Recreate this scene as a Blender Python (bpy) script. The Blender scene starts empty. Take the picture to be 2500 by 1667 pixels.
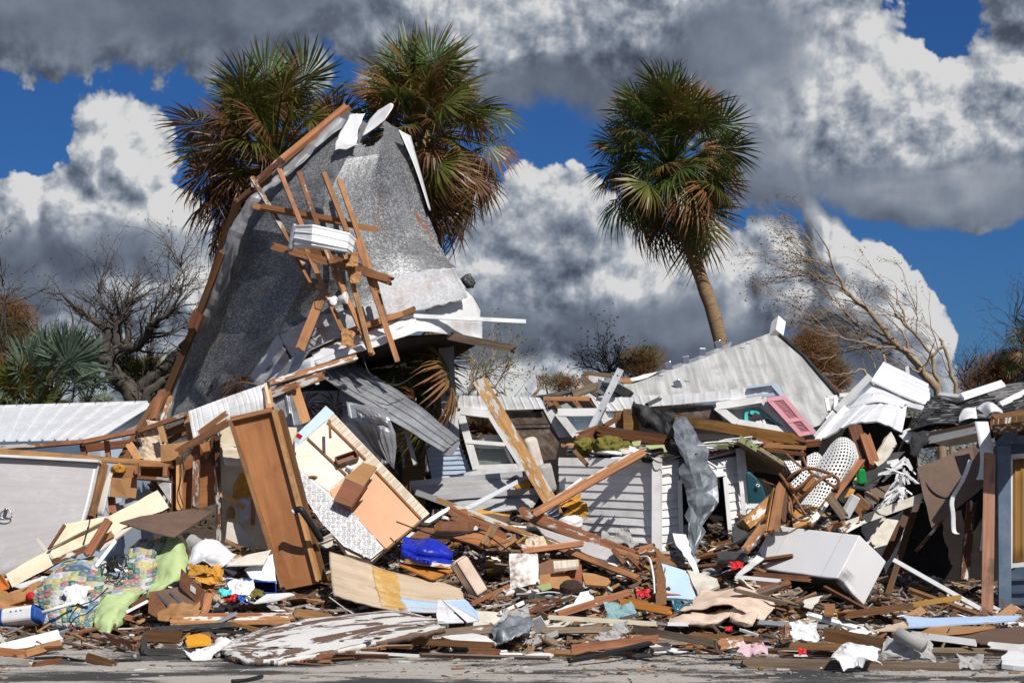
import bpy, bmesh, math, random
from mathutils import Vector, Matrix, noise
R = math.radians
random.seed(11)
SC = bpy.context.scene
COL = SC.collection

# ------------------------------------------------------------------ camera
F, CX, HY, CH = 4868.0, 1250.0, 1146.0, 1.7      # focal length in photo pixels, centre column, horizon row, eye height
cd = bpy.data.cameras.new('camera'); cam = bpy.data.objects.new('camera', cd); COL.objects.link(cam)
cam.location = (0, 0, CH); cam.rotation_euler = (R(90), 0, 0)
cd.sensor_width = 36; cd.lens = 36*F/2500; cd.shift_y = (HY-833.5)/2500
cd.clip_start = .1; cd.clip_end = 5000
SC.camera = cam
SC.view_settings.view_transform = 'Standard'; SC.view_settings.look = 'None'
SC.view_settings.exposure = 0; SC.view_settings.gamma = 1

# ------------------------------------------------------------------ sun (behind the camera, to the right)
SUN_EL, SUN_AZ = 50.0, 31.0
sv = Vector((math.sin(R(SUN_AZ))*math.cos(R(SUN_EL)), -math.cos(R(SUN_AZ))*math.cos(R(SUN_EL)), math.sin(R(SUN_EL))))
sl = bpy.data.lights.new('sun', 'SUN'); sl.energy = 4.9; sl.angle = R(.5); sl.color = (1, .955, .89)
so = bpy.data.objects.new('sun', sl); COL.objects.link(so); so.location = (10, -20, 40)
so.rotation_euler = (-sv).to_track_quat('-Z', 'Y').to_euler()

# ------------------------------------------------------------------ node helper
class NT:
    def __init__(s, tree): s.t = tree; s.n = tree.nodes; s.l = tree.links
    def new(s, typ, ins=None, **kw):
        nd = s.n.new(typ)
        for k, v in kw.items(): setattr(nd, k, v)
        for k, v in (ins or {}).items(): s.put(nd, k, v)
        return nd
    def put(s, nd, k, v):
        sock = nd.inputs[k]
        if hasattr(v, 'is_linked') or hasattr(v, 'links'): s.l.new(v, sock)
        elif isinstance(v, bpy.types.Node): s.l.new(v.outputs[0], sock)
        else: sock.default_value = v
    def m(s, op, a, b=None, c=None, clamp=False):
        nd = s.n.new('ShaderNodeMath'); nd.operation = op; nd.use_clamp = clamp
        for i, v in enumerate((a, b, c)):
            if v is not None: s.put(nd, i, v)
        return nd.outputs[0]
    def vm(s, op, a, b=None):
        nd = s.n.new('ShaderNodeVectorMath'); nd.operation = op
        s.put(nd, 0, a)
        if b is not None: s.put(nd, 1, b)
        return nd.outputs['Value'] if op in ('LENGTH', 'DOT_PRODUCT') else nd.outputs[0]
    def noise(s, vec, scale, det=4, rough=.55, dist=0):
        nd = s.new('ShaderNodeTexNoise', {'Vector': vec, 'Scale': scale, 'Detail': det, 'Roughness': rough, 'Distortion': dist})
        return nd.outputs[0]
    def mix(s, fac, a, b, mode='MIX'):
        nd = s.n.new('ShaderNodeMix'); nd.data_type = 'RGBA'; nd.blend_type = mode
        s.put(nd, 0, fac); s.put(nd, 6, a if not isinstance(a, tuple) else (*a[:3], 1)); s.put(nd, 7, b if not isinstance(b, tuple) else (*b[:3], 1))
        return nd.outputs[2]
    def ramp(s, fac, stops):
        nd = s.n.new('ShaderNodeValToRGB'); s.put(nd, 0, fac); el = nd.color_ramp.elements
        while len(el) < len(stops): el.new(.5)
        for e, (p, c) in zip(el, stops):
            e.position = p; e.color = (*c[:3], 1) if isinstance(c, tuple) else (c, c, c, 1)
        return nd.outputs[0]
    def smooth(s, x, a, b):
        nd = s.new('ShaderNodeMapRange', {'Value': x, 'From Min': a, 'From Max': b}, interpolation_type='SMOOTHSTEP')
        return nd.outputs[0]

# ------------------------------------------------------------------ world: Nishita sky with cumulus clouds by direction
W = bpy.data.worlds.new('World'); SC.world = W; W.use_nodes = True
wt = NT(W.node_tree); W.node_tree.nodes.clear()
# cloud bodies: azimuth, elevation (both as photo px/1000 from the view axis and the horizon), half width, height above, depth below
def cl(px, py, rx, up, dn): return ((px-1250)/1000, (1146-py)/1000, rx/1000, up/1000, dn/1000)
CLOUDS = [cl(200, -20, 820, 200, 235), cl(640, 60, 330, 160, 90), cl(1330, 80, 700, 300, 215), cl(1760, 60, 330, 260, 260), cl(310, 400, 130, 150, 200), cl(250, 560, 190, 150, 170), cl(430, 600, 110, 130, 170),
          cl(40, 570, 110, 110, 170), cl(60, 770, 300, 170, 190), cl(380, 780, 360, 190, 220), 
          cl(2110, 300, 190, 215, 230), cl(2250, 360, 230, 200, 170), cl(2470, 300, 200, 200, 230), cl(1920, 290, 190, 260, 260), cl(2300, 500, 330, 120, 85),
          cl(2520, 60, 170, 200, 130), cl(1990, 580, 55, 110, 150), cl(2040, 690, 90, 150, 200), cl(2120, 770, 110, 140, 160), cl(2220, 850, 90, 140, 130), cl(1690, 690, 230, 130, 230), cl(1880, 670, 100, 135, 170),
          cl(1340, 560, 190, 150, 200), cl(1200, 700, 190, 160, 200), cl(1460, 760, 330, 190, 160), cl(1100, 940, 1500, 110, 300), cl(1900, 930, 420, 90, 200)]
# shaded (thick or self-shadowed) bodies: the undersides that the photograph shows dark
DARK = [cl(200, 90, 760, 260, 120), cl(1270, 290, 330, 120, 60), cl(1790, 170, 230, 160, 150), cl(2280, 520, 420, 110, 90), cl(1900, 420, 130, 110, 150),
        cl(1560, 790, 290, 80, 70), cl(100, 650, 150, 70, 110), cl(380, 640, 200, 80, 80), cl(1720, 830, 230, 60, 90), cl(2080, 890, 90, 70, 60), cl(1180, 800, 140, 60, 90)]
tc = wt.new('ShaderNodeTexCoord')
sep = wt.new('ShaderNodeSeparateXYZ', {0: wt.vm('NORMALIZE', tc.outputs['Generated'])})
x, y, z = sep.outputs
u = wt.m('MULTIPLY', wt.m('ARCTAN2', x, y), 4.868)
v = wt.m('MULTIPLY', wt.m('ARCSINE', z), 4.868)
uv = wt.new('ShaderNodeCombineXYZ', {0: u, 1: v}).outputs[0]
wn = wt.new('ShaderNodeTexNoise', {'Vector': uv, 'Scale': 2.3, 'Detail': 2, 'Roughness': .6}, noise_dimensions='2D')
wvec = wt.vm('SUBTRACT', wn.outputs[1], (.5, .5, .5))
warp = wt.new('ShaderNodeVectorMath', {0: wvec, 1: (.24, .15, 0), 2: uv}, operation='MULTIPLY_ADD').outputs[0]
wfine = wt.new('ShaderNodeVectorMath', {0: wvec, 1: (.07, .07, 0), 2: uv}, operation='MULTIPLY_ADD').outputs[0]
def lens(vec, blobs):
    out = None
    for cu, cv, rx, up, dn in blobs:
        ry = (up+dn)/2; cv2 = cv+(up-dn)/2
        nd = wt.new('ShaderNodeVectorMath', {0: vec, 1: (1/rx, 1/ry, 0), 2: (-cu/rx, -cv2/ry, 0)}, operation='MULTIPLY_ADD').outputs[0]
        ln = wt.vm('LENGTH', nd)
        out = ln if out is None else wt.m('SMOOTH_MIN', out, ln, .12)
    return out
far = wt.m('ADD', wt.smooth(wt.m('ABSOLUTE', u), 1.35, 1.9), wt.smooth(v, 1.15, 1.6), clamp=True)
bgn = wt.new('ShaderNodeTexNoise', {'Vector': uv, 'Scale': .55, 'Detail': 2, 'Roughness': .5}, noise_dimensions='2D').outputs[0]
bg = wt.m('ADD', wt.m('MULTIPLY', wt.m('SUBTRACT', bgn, .5), 2.2), wt.m('SUBTRACT', far, 1.05))   # clouds go on outside the view
S0 = wt.m('MULTIPLY', wt.m('SUBTRACT', 1.1, lens(warp, DARK)), 1.1)
S0 = wt.m('MAXIMUM', wt.m('MINIMUM', S0, .55), wt.m('MULTIPLY', far, .12))
calm = wt.m('SUBTRACT', 1., wt.m('MULTIPLY', S0, .85))
def dens(off):
    a = wt.vm('ADD', warp, off) if off else warp; b = wt.vm('ADD', wfine, off) if off else wfine
    d = wt.m('MAXIMUM', wt.m('SUBTRACT', 1., lens(a, CLOUDS)), bg)
    d = wt.m('MINIMUM', d, .6)
    vo = wt.new('ShaderNodeTexVoronoi', {'Vector': b, 'Scale': 7.5, 'Detail': 2.8, 'Roughness': .6, 'Lacunarity': 2.3}, feature='F1', voronoi_dimensions='2D', normalize=True)
    fb = wt.new('ShaderNodeTexNoise', {'Vector': b, 'Scale': 4.2, 'Detail': 8, 'Roughness': .585}, noise_dimensions='2D').outputs[0]
    puff = wt.m('ADD', wt.m('MULTIPLY', wt.m('SUBTRACT', .42, vo.outputs[0]), .75), wt.m('MULTIPLY', wt.m('SUBTRACT', fb, .5), .80))
    return wt.m('ADD', d, wt.m('MULTIPLY', puff, calm))
D0 = dens(None); D1 = dens((.016, .036, 0))
alpha = wt.smooth(D0, -.01, wt.m('MULTIPLY_ADD', S0, .30, .09))
soft = wt.m('SUBTRACT', 1., wt.m('MULTIPLY', S0, 1.3))
big = wt.new('ShaderNodeTexNoise', {'Vector': warp, 'Scale': 2.2, 'Detail': 3, 'Roughness': .5}, noise_dimensions='2D').outputs[0]
lit = wt.m('ADD', .64, wt.m('MULTIPLY', wt.m('MULTIPLY', wt.m('SUBTRACT', D0, D1), 1.9), soft))
lit = wt.m('ADD', lit, wt.m('MULTIPLY', wt.m('SUBTRACT', big, .5), .66))
lit = wt.m('SUBTRACT', lit, wt.m('MULTIPLY', S0, .46))
lit = wt.m('SUBTRACT', lit, wt.m('MULTIPLY', wt.smooth(v, .75, .15), .13), clamp=True)
ccol = wt.ramp(lit, [(0, (.10, .122, .17)), (.22, (.17, .205, .28)), (.48, (.33, .385, .48)), (.74, (.62, .67, .755)), (1, (1.1, 1.1, 1.1))])
sky = wt.new('ShaderNodeTexSky', sky_type='NISHITA', sun_disc=False, sun_elevation=R(SUN_EL), sun_rotation=R(180-SUN_AZ), air_density=1.0, dust_density=.1, ozone_density=5.0, altitude=0)
bsky = wt.new('ShaderNodeBackground', {'Color': wt.mix(1., sky.outputs[0], (.26, .55, 1.02), 'MULTIPLY'), 'Strength': .05})
bcl = wt.new('ShaderNodeBackground', {'Color': ccol, 'Strength': .62})
mixs = wt.new('ShaderNodeMixShader'); wt.put(mixs, 0, alpha); wt.l.new(bsky.outputs[0], mixs.inputs[1]); wt.l.new(bcl.outputs[0], mixs.inputs[2])
wo = wt.new('ShaderNodeOutputWorld'); wt.l.new(mixs.outputs[0], wo.inputs[0])
W.cycles.sampling_method = 'NONE'
SC.cycles.max_bounces = 5; SC.cycles.diffuse_bounces = 3; SC.cycles.glossy_bounces = 2; SC.cycles.transparent_max_bounces = 6

# ------------------------------------------------------------------ materials (all procedural; UVs are in metres)
MAT = {}
def mat(name, c1, c2, su=3., sv=3., rough=.7, metal=0., bump=.15, var=.12, stain=None, stain_amt=.35, stain_scale=2.5, spec=.3, det=5, hue=0., coords='UV', streak=0.):
    m = bpy.data.materials.new(name); m.use_nodes = True; t = NT(m.node_tree); m.node_tree.nodes.clear()
    tc = t.new('ShaderNodeTexCoord'); oi = t.new('ShaderNodeObjectInfo')
    off = t.m('MULTIPLY', oi.outputs['Random'], 37.)
    vec = t.vm('ADD', tc.outputs[coords], t.new('ShaderNodeCombineXYZ', {0: off, 1: off, 2: off}).outputs[0])
    gr = t.noise(t.vm('MULTIPLY', vec, (su, sv, (su+sv)/2)), 1., det, .6, .4)
    fac = t.smooth(gr, .3, .7)
    col = t.mix(fac, c1, c2)
    if stain:
        sn = t.noise(vec, stain_scale, 6, .65)
        col = t.mix(t.m('MULTIPLY', t.smooth(sn, .48, .68), stain_amt), col, stain)
        if streak:
            sk = t.noise(t.vm('MULTIPLY', vec, (9., .7, 3.)), 1., 3, .6)
            col = t.mix(t.m('MULTIPLY', t.smooth(sk, .5, .75), streak), col, stain)
    if name.startswith('lumber'):   # old paint left on some of the boards
        some = t.m('GREATER_THAN', t.m('FRACT', t.m('MULTIPLY', oi.outputs['Random'], 13.7)), .74)
        col = t.mix(t.m('MULTIPLY', t.smooth(t.noise(t.vm('MULTIPLY', vec, (2., 7., 1)), 1.6, 5, .65), .52, .57), some), col, (.60, .58, .54))
    if var or hue:
        hs = t.new('ShaderNodeHueSaturation', {'Color': col, 'Hue': t.m('MULTIPLY_ADD', t.m('SUBTRACT', oi.outputs['Random'], .5), hue, .5),
             'Value': t.m('MULTIPLY_ADD', t.m('SUBTRACT', t.m('FRACT', t.m('MULTIPLY', oi.outputs['Random'], 7.3)), .5), 2*var, 1.)})
        col = hs.outputs[0]
    b = t.new('ShaderNodeBsdfPrincipled', {'Base Color': col, 'Roughness': rough, 'Metallic': metal, 'Specular IOR Level': spec})
    if bump:
        bn = t.new('ShaderNodeBump', {'Height': gr, 'Strength': bump, 'Distance': .02}); t.l.new(bn.outputs[0], b.inputs['Normal'])
    o = t.new('ShaderNodeOutputMaterial'); t.l.new(b.outputs[0], o.inputs[0])
    MAT[name] = m; return m
W_ = dict(su=1.6, sv=34., rough=.75, bump=.3, var=.34, hue=.025, stain=(.10, .065, .045), stain_amt=.65, stain_scale=2.2)
mat('lumber', (.40, .192, .085), (.24, .105, .044), **W_)
mat('lumber_pale', (.60, .335, .145), (.46, .215, .08), **W_)
mat('lumber_dark', (.17, .07, .028), (.085, .036, .016), **W_)
mat('lumber_grey', (.23, .17, .12), (.11, .075, .05), **W_)
mat('lumber_yellow', (.40, .205, .055), (.27, .12, .028), **{**W_, 'sv': 22.})
mat('post_pink', (.68, .40, .26), (.52, .27, .15), **W_)
mat('plywood', (.40, .175, .066), (.26, .10, .034), su=.9, sv=8, rough=.5, bump=.06, var=.1, stain=(.12, .045, .018), stain_amt=.45, stain_scale=2.2, spec=.4)
mat('plywood_pale', (.62, .50, .37), (.52, .40, .28), su=.7, sv=9, rough=.6, bump=.06, var=.05, stain=(.36, .26, .16), stain_amt=.4, stain_scale=3)
mat('plywood_old', (.145, .105, .08), (.06, .042, .034), su=3, sv=22, rough=.8, bump=.3, var=.1, stain=(.24, .20, .17), stain_amt=.7, stain_scale=6)
mat('hardboard', (.155, .098, .070), (.115, .070, .05), su=5, sv=5, rough=.45, bump=.05, var=.1, stain=(.22, .15, .11), stain_amt=.3, spec=.4)
mat('cardboard', (.40, .215, .095), (.33, .165, .065), su=8, sv=2, rough=.8, bump=.05, var=.08, stain=(.2, .1, .04), stain_amt=.3)
mat('laminate', (.22, .10, .05), (.15, .062, .03), su=14, sv=2, rough=.4, bump=.04, var=.1, stain=(.09, .04, .02), stain_amt=.3)
mat('cherry', (.26, .10, .055), (.21, .075, .04), su=10, sv=2, rough=.35, bump=.03, var=.08)
mat('cream', (.74, .66, .49), (.68, .60, .44), su=3, sv=3, rough=.6, bump=.03, var=.04, stain=(.45, .36, .22), stain_amt=.4, stain_scale=4)
mat('drywall', (.66, .62, .55), (.58, .54, .47), su=6, sv=6, rough=.85, bump=.08, var=.08, stain=(.34, .28, .2), stain_amt=.5, stain_scale=4)
mat('white_paint', (.80, .80, .79), (.72, .72, .72), su=3, sv=3, rough=.45, bump=.03, var=.05, stain=(.46, .42, .36), stain_amt=.4, stain_scale=3)
mat('white_metal', (.80, .81, .82), (.70, .71, .73), su=3, sv=3, rough=.32, bump=.03, var=.04, stain=(.42, .38, .33), stain_amt=.5, stain_scale=3, spec=.5)
mat('white_siding', (.78, .78, .78), (.70, .70, .71), su=1, sv=6, rough=.5, bump=.04, var=.05, stain=(.42, .40, .36), stain_amt=.35, stain_scale=2.2, streak=.25)
mat('grey_wall', (.47, .45, .45), (.42, .40, .40), su=1, sv=22, rough=.35, bump=.03, var=.02, stain=(.54, .53, .53), stain_amt=.5, stain_scale=7, spec=.45)
mat('blue_wall', (.46, .60, .82), (.40, .54, .76), su=2, sv=2, rough=.5, bump=.03, var=.03, stain=(.6, .65, .72), stain_amt=.4)
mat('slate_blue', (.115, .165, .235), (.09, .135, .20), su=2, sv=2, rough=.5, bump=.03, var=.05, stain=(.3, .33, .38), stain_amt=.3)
mat('blue_siding', (.43, .53, .66), (.38, .48, .61), su=1, sv=6, rough=.5, bump=.03, var=.03, stain=(.55, .58, .62), stain_amt=.4)
mat('peach', (.62, .315, .16), (.56, .275, .135), su=2, sv=2, rough=.35, bump=.03, var=.02, stain=(.50, .24, .12), stain_amt=.25, stain_scale=5, spec=.45)
mat('peach_white', (.82, .71, .60), (.78, .64, .52), su=2, sv=2, rough=.45, bump=.03, var=.02, stain=(.74, .48, .33), stain_amt=.5, stain_scale=3)
mat('beadboard', (.68, .61, .50), (.47, .39, .29), su=.9, sv=26, rough=.7, bump=.2, var=.08, stain=(.30, .19, .10), stain_amt=.4, stain_scale=4)
mat('tile_grey', (.58, .58, .60), (.30, .30, .32), su=16, sv=16, rough=.3, bump=.02, var=.0, spec=.5, det=2)
mat('tile_dark', (.05, .05, .06), (.08, .08, .09), rough=.3, bump=0, var=0)
mat('white_wash', (.50, .50, .49), (.29, .29, .285), su=11, sv=.9, rough=.65, bump=.12, var=.02, stain=(.24, .235, .23), stain_amt=.5, stain_scale=3.2)
mat('roof_white', (.78, .79, .80), (.70, .71, .74), su=.6, sv=8, rough=.3, bump=.02, var=.02, stain=(.46, .47, .50), stain_amt=.3, stain_scale=1.2, spec=.5)
mat('mill_metal', (.50, .51, .53), (.36, .37, .39), su=1.2, sv=9, rough=.34, metal=.55, bump=.06, var=.06, stain=(.20, .19, .18), stain_amt=.45, stain_scale=3)
mat('grey_metal', (.44, .44, .44), (.36, .36, .365), su=.8, sv=14, rough=.5, metal=.1, bump=.05, var=.05, stain=(.22, .21, .2), stain_amt=.4, stain_scale=2)
mat('dark_metal', (.07, .07, .072), (.035, .035, .036), su=5, sv=5, rough=.55, metal=.3, bump=.12, var=.1, stain=(.16, .15, .14), stain_amt=.4)
mat('shingle_dark', (.038, .038, .042), (.018, .018, .02), su=40, sv=40, rough=.95, bump=.3, var=.35, det=3)
mat('shingle_grey', (.21, .205, .20), (.12, .118, .115), su=40, sv=40, rough=.95, bump=.3, var=.35, det=3)
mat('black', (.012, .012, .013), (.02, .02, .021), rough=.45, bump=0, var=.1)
mat('interior_dark', (.03, .024, .02), (.014, .011, .01), rough=.9, bump=.1, var=.1)  # near-black that paints the shade inside openings, also used for seams
mat('blue_vinyl', (.012, .03, .46), (.008, .018, .30), su=5, sv=5, rough=.4, bump=.05, var=.02, spec=.4)
mat('bin_blue', (.012, .085, .38), (.01, .07, .32), rough=.35, bump=0, var=.05, spec=.5)
mat('green_sheet', (.44, .55, .27), (.39, .50, .235), su=6, sv=6, rough=.85, bump=.1, var=0)
mat('teal', (.030, .115, .155), (.024, .095, .13), rough=.3, bump=0, var=0, spec=.5)
mat('turquoise', (.10, .62, .60), (.08, .55, .54), rough=.35, bump=0, var=0)
mat('board_grey', (.075, .065, .065), (.045, .038, .04), su=1, sv=25, rough=.5, bump=.05, var=0)
mat('pink', (.76, .37, .42), (.70, .33, .38), su=2, sv=8, rough=.5, bump=.03, var=.02, stain=(.62, .36, .36), stain_amt=.3)
mat('foam_mustard', (.56, .285, .05), (.40, .18, .025), su=12, sv=12, rough=.95, bump=.6, var=.15)
mat('insul_green', (.22, .205, .045), (.12, .105, .02), su=16, sv=16, rough=1, bump=.8, var=.15)
mat('foam_board_green', (.40, .45, .22), (.34, .38, .17), su=3, sv=3, rough=.7, bump=.05, var=.1)
mat('beige_cloth', (.66, .52, .42), (.58, .44, .345), su=4, sv=4, rough=.9, bump=.1, var=.05, stain=(.34, .26, .2), stain_amt=.35)
mat('tan_cloth', (.46, .35, .26), (.38, .28, .2), su=4, sv=4, rough=.9, bump=.1, var=.1, stain=(.2, .14, .1), stain_amt=.3)
mat('white_cloth', (.74, .74, .74), (.66, .66, .67), su=5, sv=5, rough=.9, bump=.1, var=.06, stain=(.45, .43, .4), stain_amt=.3)
mat('grey_cloth', (.40, .39, .38), (.33, .32, .315), su=5, sv=5, rough=.9, bump=.1, var=.1)
mat('orange', (.80, .24, .05), (.74, .20, .04), rough=.5, bump=0, var=0)
mat('yellow_plastic', (.78, .36, .02), (.70, .30, .015), rough=.4, bump=.05, var=.05)
mat('red', (.55, .02, .025), (.48, .015, .02), rough=.35, bump=0, var=.1)
mat('green', (.01, .30, .07), (.01, .25, .05), rough=.4, bump=0, var=.1)
mat('steel', (.55, .55, .56), (.48, .48, .5), rough=.25, metal=.9, bump=0, var=.05)
mat('car_white', (.80, .80, .81), (.79, .79, .80), rough=.15, bump=0, var=0, spec=.6)
mat('rattan', (.235, .105, .042), (.15, .062, .025), su=4, sv=30, rough=.45, bump=.1, var=.1)
mat('bark_grey', (.10, .086, .073), (.05, .042, .035), su=14, sv=5, rough=.95, bump=.6, var=.15)
mat('bark_tan', (.40, .31, .215), (.27, .195, .125), su=7, sv=3, rough=.9, bump=.35, var=.1, stain=(.16, .13, .10), stain_amt=.5, stain_scale=5)
mat('leaf_dry', (.14, .082, .036), (.075, .046, .024), rough=.8, bump=0, var=.4, hue=.03)
mat('leaf_green', (.085, .115, .030), (.045, .07, .018), rough=.6, bump=0, var=.35, hue=.04)
mat('leaf_wood', (.060, .066, .022), (.075, .045, .024), su=2, sv=2, rough=.8, bump=0, var=0)
mat('needle', (.20, .068, .018), (.09, .075, .02), su=.8, sv=.8, rough=.8, bump=0, var=.2, coords='Object')
mat('palmetto', (.125, .17, .115), (.08, .118, .078), rough=.4, bump=0, var=.25, spec=.4)
mat('curtain', (.36, .20, .065), (.29, .155, .045), su=10, sv=1, rough=.9, bump=.1, var=0)
mat('plaster', (.72, .72, .72), (.62, .62, .62), rough=.7, bump=.05, var=.1)
mat('pink_foam', (.66, .46, .50), (.58, .38, .42), su=14, sv=14, rough=.95, bump=.5, var=.1)
mat('rug', (.06, .035, .028), (.03, .018, .015), su=30, sv=30, rough=1, bump=.4, var=.1)
mat('print_red', (.42, .05, .03), (.42, .05, .03), rough=.6, bump=0, var=0)
mat('particle', (.27, .135, .06), (.17, .08, .032), su=70, sv=70, rough=.95, bump=.4, var=.1)
mat('rust', (.30, .10, .028), (.17, .055, .018), su=9, sv=9, rough=.9, bump=.3, var=.1, stain=(.35, .33, .3), stain_amt=.3, stain_scale=6)
mat('yellow_wood', (.52, .22, .05), (.42, .165, .035), su=2, sv=12, rough=.4, bump=.03, var=.08)
mat('mustard', (.56, .34, .10), (.44, .25, .065), su=6, sv=6, rough=.8, bump=.1, var=0, stain=(.60, .48, .34), stain_amt=.8, stain_scale=7)
mat('teal_pale', (.26, .40, .42), (.2, .33, .35), rough=.8, var=.05)
mat('peeled_door', (.74, .73, .71), (.68, .66, .63), rough=.7, bump=.1, var=0, stain=(.17, .075, .035), stain_amt=1., stain_scale=4.5)
mat('edge_metal', (.42, .43, .45), (.20, .205, .215), su=9, sv=1.2, rough=.5, metal=.2, bump=.1, var=0, stain=(.13, .10, .08), stain_amt=.5, stain_scale=3)
mat('soil', (.10, .066, .042), (.042, .027, .019), su=9, sv=9, rough=1, bump=.8, var=0, coords='Object')

def special():
    # peeling white roof coating over brown sheathing
    m = mat('peeling', (.17, .105, .075), (.11, .066, .047), su=3, sv=30, rough=.8, bump=.2, var=.05)
    t = NT(m.node_tree); b = next(n for n in t.n if n.type == 'BSDF_PRINCIPLED'); src = b.inputs['Base Color'].links[0].from_socket
    tc = t.new('ShaderNodeTexCoord'); nz = t.noise(t.vm('MULTIPLY', tc.outputs['UV'], (1.1, 2.2, 1)), 1.5, 7, .66, .8)
    f = t.smooth(nz, .462, .485); t.put(b, 'Base Color', t.mix(f, src, (.60, .59, .57)))
    old = b.inputs['Normal'].links[0].from_node; bp = t.new('ShaderNodeBump', {'Height': f, 'Strength': .8, 'Distance': .02}); t.l.new(old.outputs[0], bp.inputs['Normal']); t.l.new(bp.outputs[0], b.inputs['Normal'])
    # galvanised roof sheet: large spangle, rust by noise
    m = mat('galvanised', (.17, .175, .185), (.10, .104, .112), su=5, sv=.5, rough=.5, metal=.35, bump=.05, var=.02)
    t = NT(m.node_tree); b = next(n for n in t.n if n.type == 'BSDF_PRINCIPLED'); src = b.inputs['Base Color'].links[0].from_socket
    tc = t.new('ShaderNodeTexCoord'); UVs = tc.outputs['UV']
    sp = t.new('ShaderNodeTexVoronoi', {'Vector': t.vm('ADD', UVs, t.vm('MULTIPLY', t.new('ShaderNodeTexNoise', {'Vector': UVs, 'Scale': 60., 'Detail': 2}).outputs[1], (.02, .02, .02))), 'Scale': 62.}, feature='F1')
    spv = t.new('ShaderNodeSeparateColor', {0: sp.outputs['Color']}).outputs[0]
    big = t.noise(UVs, 1.3, 4, .6)
    f = t.smooth(t.m('ADD', spv, t.m('MULTIPLY', t.m('SUBTRACT', big, .5), 1.1)),   .35, 1.0)
    col = t.mix(f, src, (.36, .365, .37)); col = t.mix(t.m('MULTIPLY', t.smooth(big, .50, .64), .6), col, (.065, .068, .075))
    ru = t.noise(t.vm('MULTIPLY', UVs, (3., .8, 1)), 1.1, 5, .7); col = t.mix(t.m('MULTIPLY', t.smooth(ru, .60, .70), .8), col, (.27, .095, .028))
    t.put(b, 'Base Color', col)
    # crumpled galvanised strip
    m = mat('galv_crumpled', (.34, .365, .40), (.13, .145, .165), su=5, sv=5, rough=.5, metal=.4, bump=.05, var=.05, stain=(.10, .11, .12), stain_amt=.7, stain_scale=4)
    # flashing: white coated metal with rust at the torn edge
    m = mat('flashing', (.54, .55, .57), (.36, .37, .39), su=30, sv=30, rough=.55, bump=.03, var=.03, stain=(.30, .115, .04), stain_amt=.55, stain_scale=2.2)
    # patchwork quilt print
    m = bpy.data.materials.new('quilt'); m.use_nodes = True; t = NT(m.node_tree); b = t.n['Principled BSDF']
    tc = t.new('ShaderNodeTexCoord'); sc = t.vm('MULTIPLY', tc.outputs['UV'], (9.5, 9.5, 0)); fl = t.vm('FLOOR', sc); fr = t.vm('FRACTION', sc)
    wn = t.new('ShaderNodeTexWhiteNoise', {0: fl}, noise_dimensions='2D')
    pal = t.new('ShaderNodeValToRGB', {0: wn.outputs[0]}); pal.color_ramp.interpolation = 'CONSTANT'; el = pal.color_ramp.elements
    cols = [(.48, .47, .40), (.07, .15, .18), (.50, .43, .16), (.24, .34, .43), (.50, .51, .48), (.13, .22, .13), (.36, .16, .16), (.47, .40, .20), (.14, .23, .33), (.38, .43, .18), (.54, .53, .49), (.06, .11, .16), (.09, .19, .19), (.44, .40, .26)]
    while len(el) < len(cols): el.new(.5)
    for i, c in enumerate(cols): el[i].position = i/len(cols); el[i].color = (*c, 1)
    c2 = t.new('ShaderNodeVectorMath', {0: fr, 1: (.5, .5, 0)}, operation='DISTANCE').outputs['Value']
    motif = t.m('MULTIPLY', t.smooth(t.m('ADD', c2, t.m('MULTIPLY', t.noise(sc, 4., 3), .5)), .52, .44), .55)
    col = t.mix(motif, pal.outputs[0], t.mix(.5, t.new('ShaderNodeTexWhiteNoise', {0: t.vm('ADD', fl, (7.3, 2.1, 0))}, noise_dimensions='2D').outputs[1], (.3, .3, .26)))
    col = t.mix(t.m('MULTIPLY', t.smooth(t.noise(sc, 3., 4), .5, .7), .25), col, (.55, .54, .46))
    t.put(b, 'Base Color', col); b.inputs['Roughness'].default_value = .9
    bp = t.new('ShaderNodeBump', {'Height': t.m('ADD', t.noise(sc, 2.4, 4), t.m('MULTIPLY', t.smooth(c2, .5, .2), .8)), 'Strength': .5, 'Distance': .03}); t.l.new(bp.outputs[0], b.inputs['Normal'])
    MAT['quilt'] = m
    # palm frond: green at the heart, dry brown at the tips; u across a segment, v along it; dryness by frond
    def frond(name, g1, g2, br, lo, hi):
        m = bpy.data.materials.new(name); m.use_nodes = True; t = NT(m.node_tree); b = t.n['Principled BSDF']
        tc = t.new('ShaderNodeTexCoord'); oi = t.new('ShaderNodeObjectInfo'); s = t.new('ShaderNodeSeparateXYZ', {0: tc.outputs['UV']})
        nz = t.noise(tc.outputs['UV'], 4., 2)
        g = t.mix(t.noise(t.vm('MULTIPLY', tc.outputs['UV'], (3., .4, 1)), 2., 2), g1, g2)
        f = t.smooth(t.m('ADD', s.outputs[1], t.m('ADD', t.m('MULTIPLY', t.m('SUBTRACT', nz, .5), .9), t.m('MULTIPLY', t.m('SUBTRACT', oi.outputs['Random'], .5), .9))), lo, hi)
        col = t.mix(f, g, br)
        hs = t.new('ShaderNodeHueSaturation', {'Color': col, 'Value': t.m('MULTIPLY_ADD', oi.outputs['Random'], .7, .7)})
        t.put(b, 'Base Color', hs.outputs[0]); b.inputs['Roughness'].default_value = .42; b.inputs['Specular IOR Level'].default_value = .45
        tr = t.new('ShaderNodeBsdfTranslucent', {'Color': hs.outputs[0]}); mx = t.new('ShaderNodeMixShader', {0: .22})
        t.l.new(b.outputs[0], mx.inputs[1]); t.l.new(tr.outputs[0], mx.inputs[2]); t.l.new(mx.outputs[0], t.n['Material Output'].inputs[0]); MAT[name] = m
    frond('frond_green', (.055, .105, .022), (.10, .135, .028), (.17, .082, .033), .70, 1.15)
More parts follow.
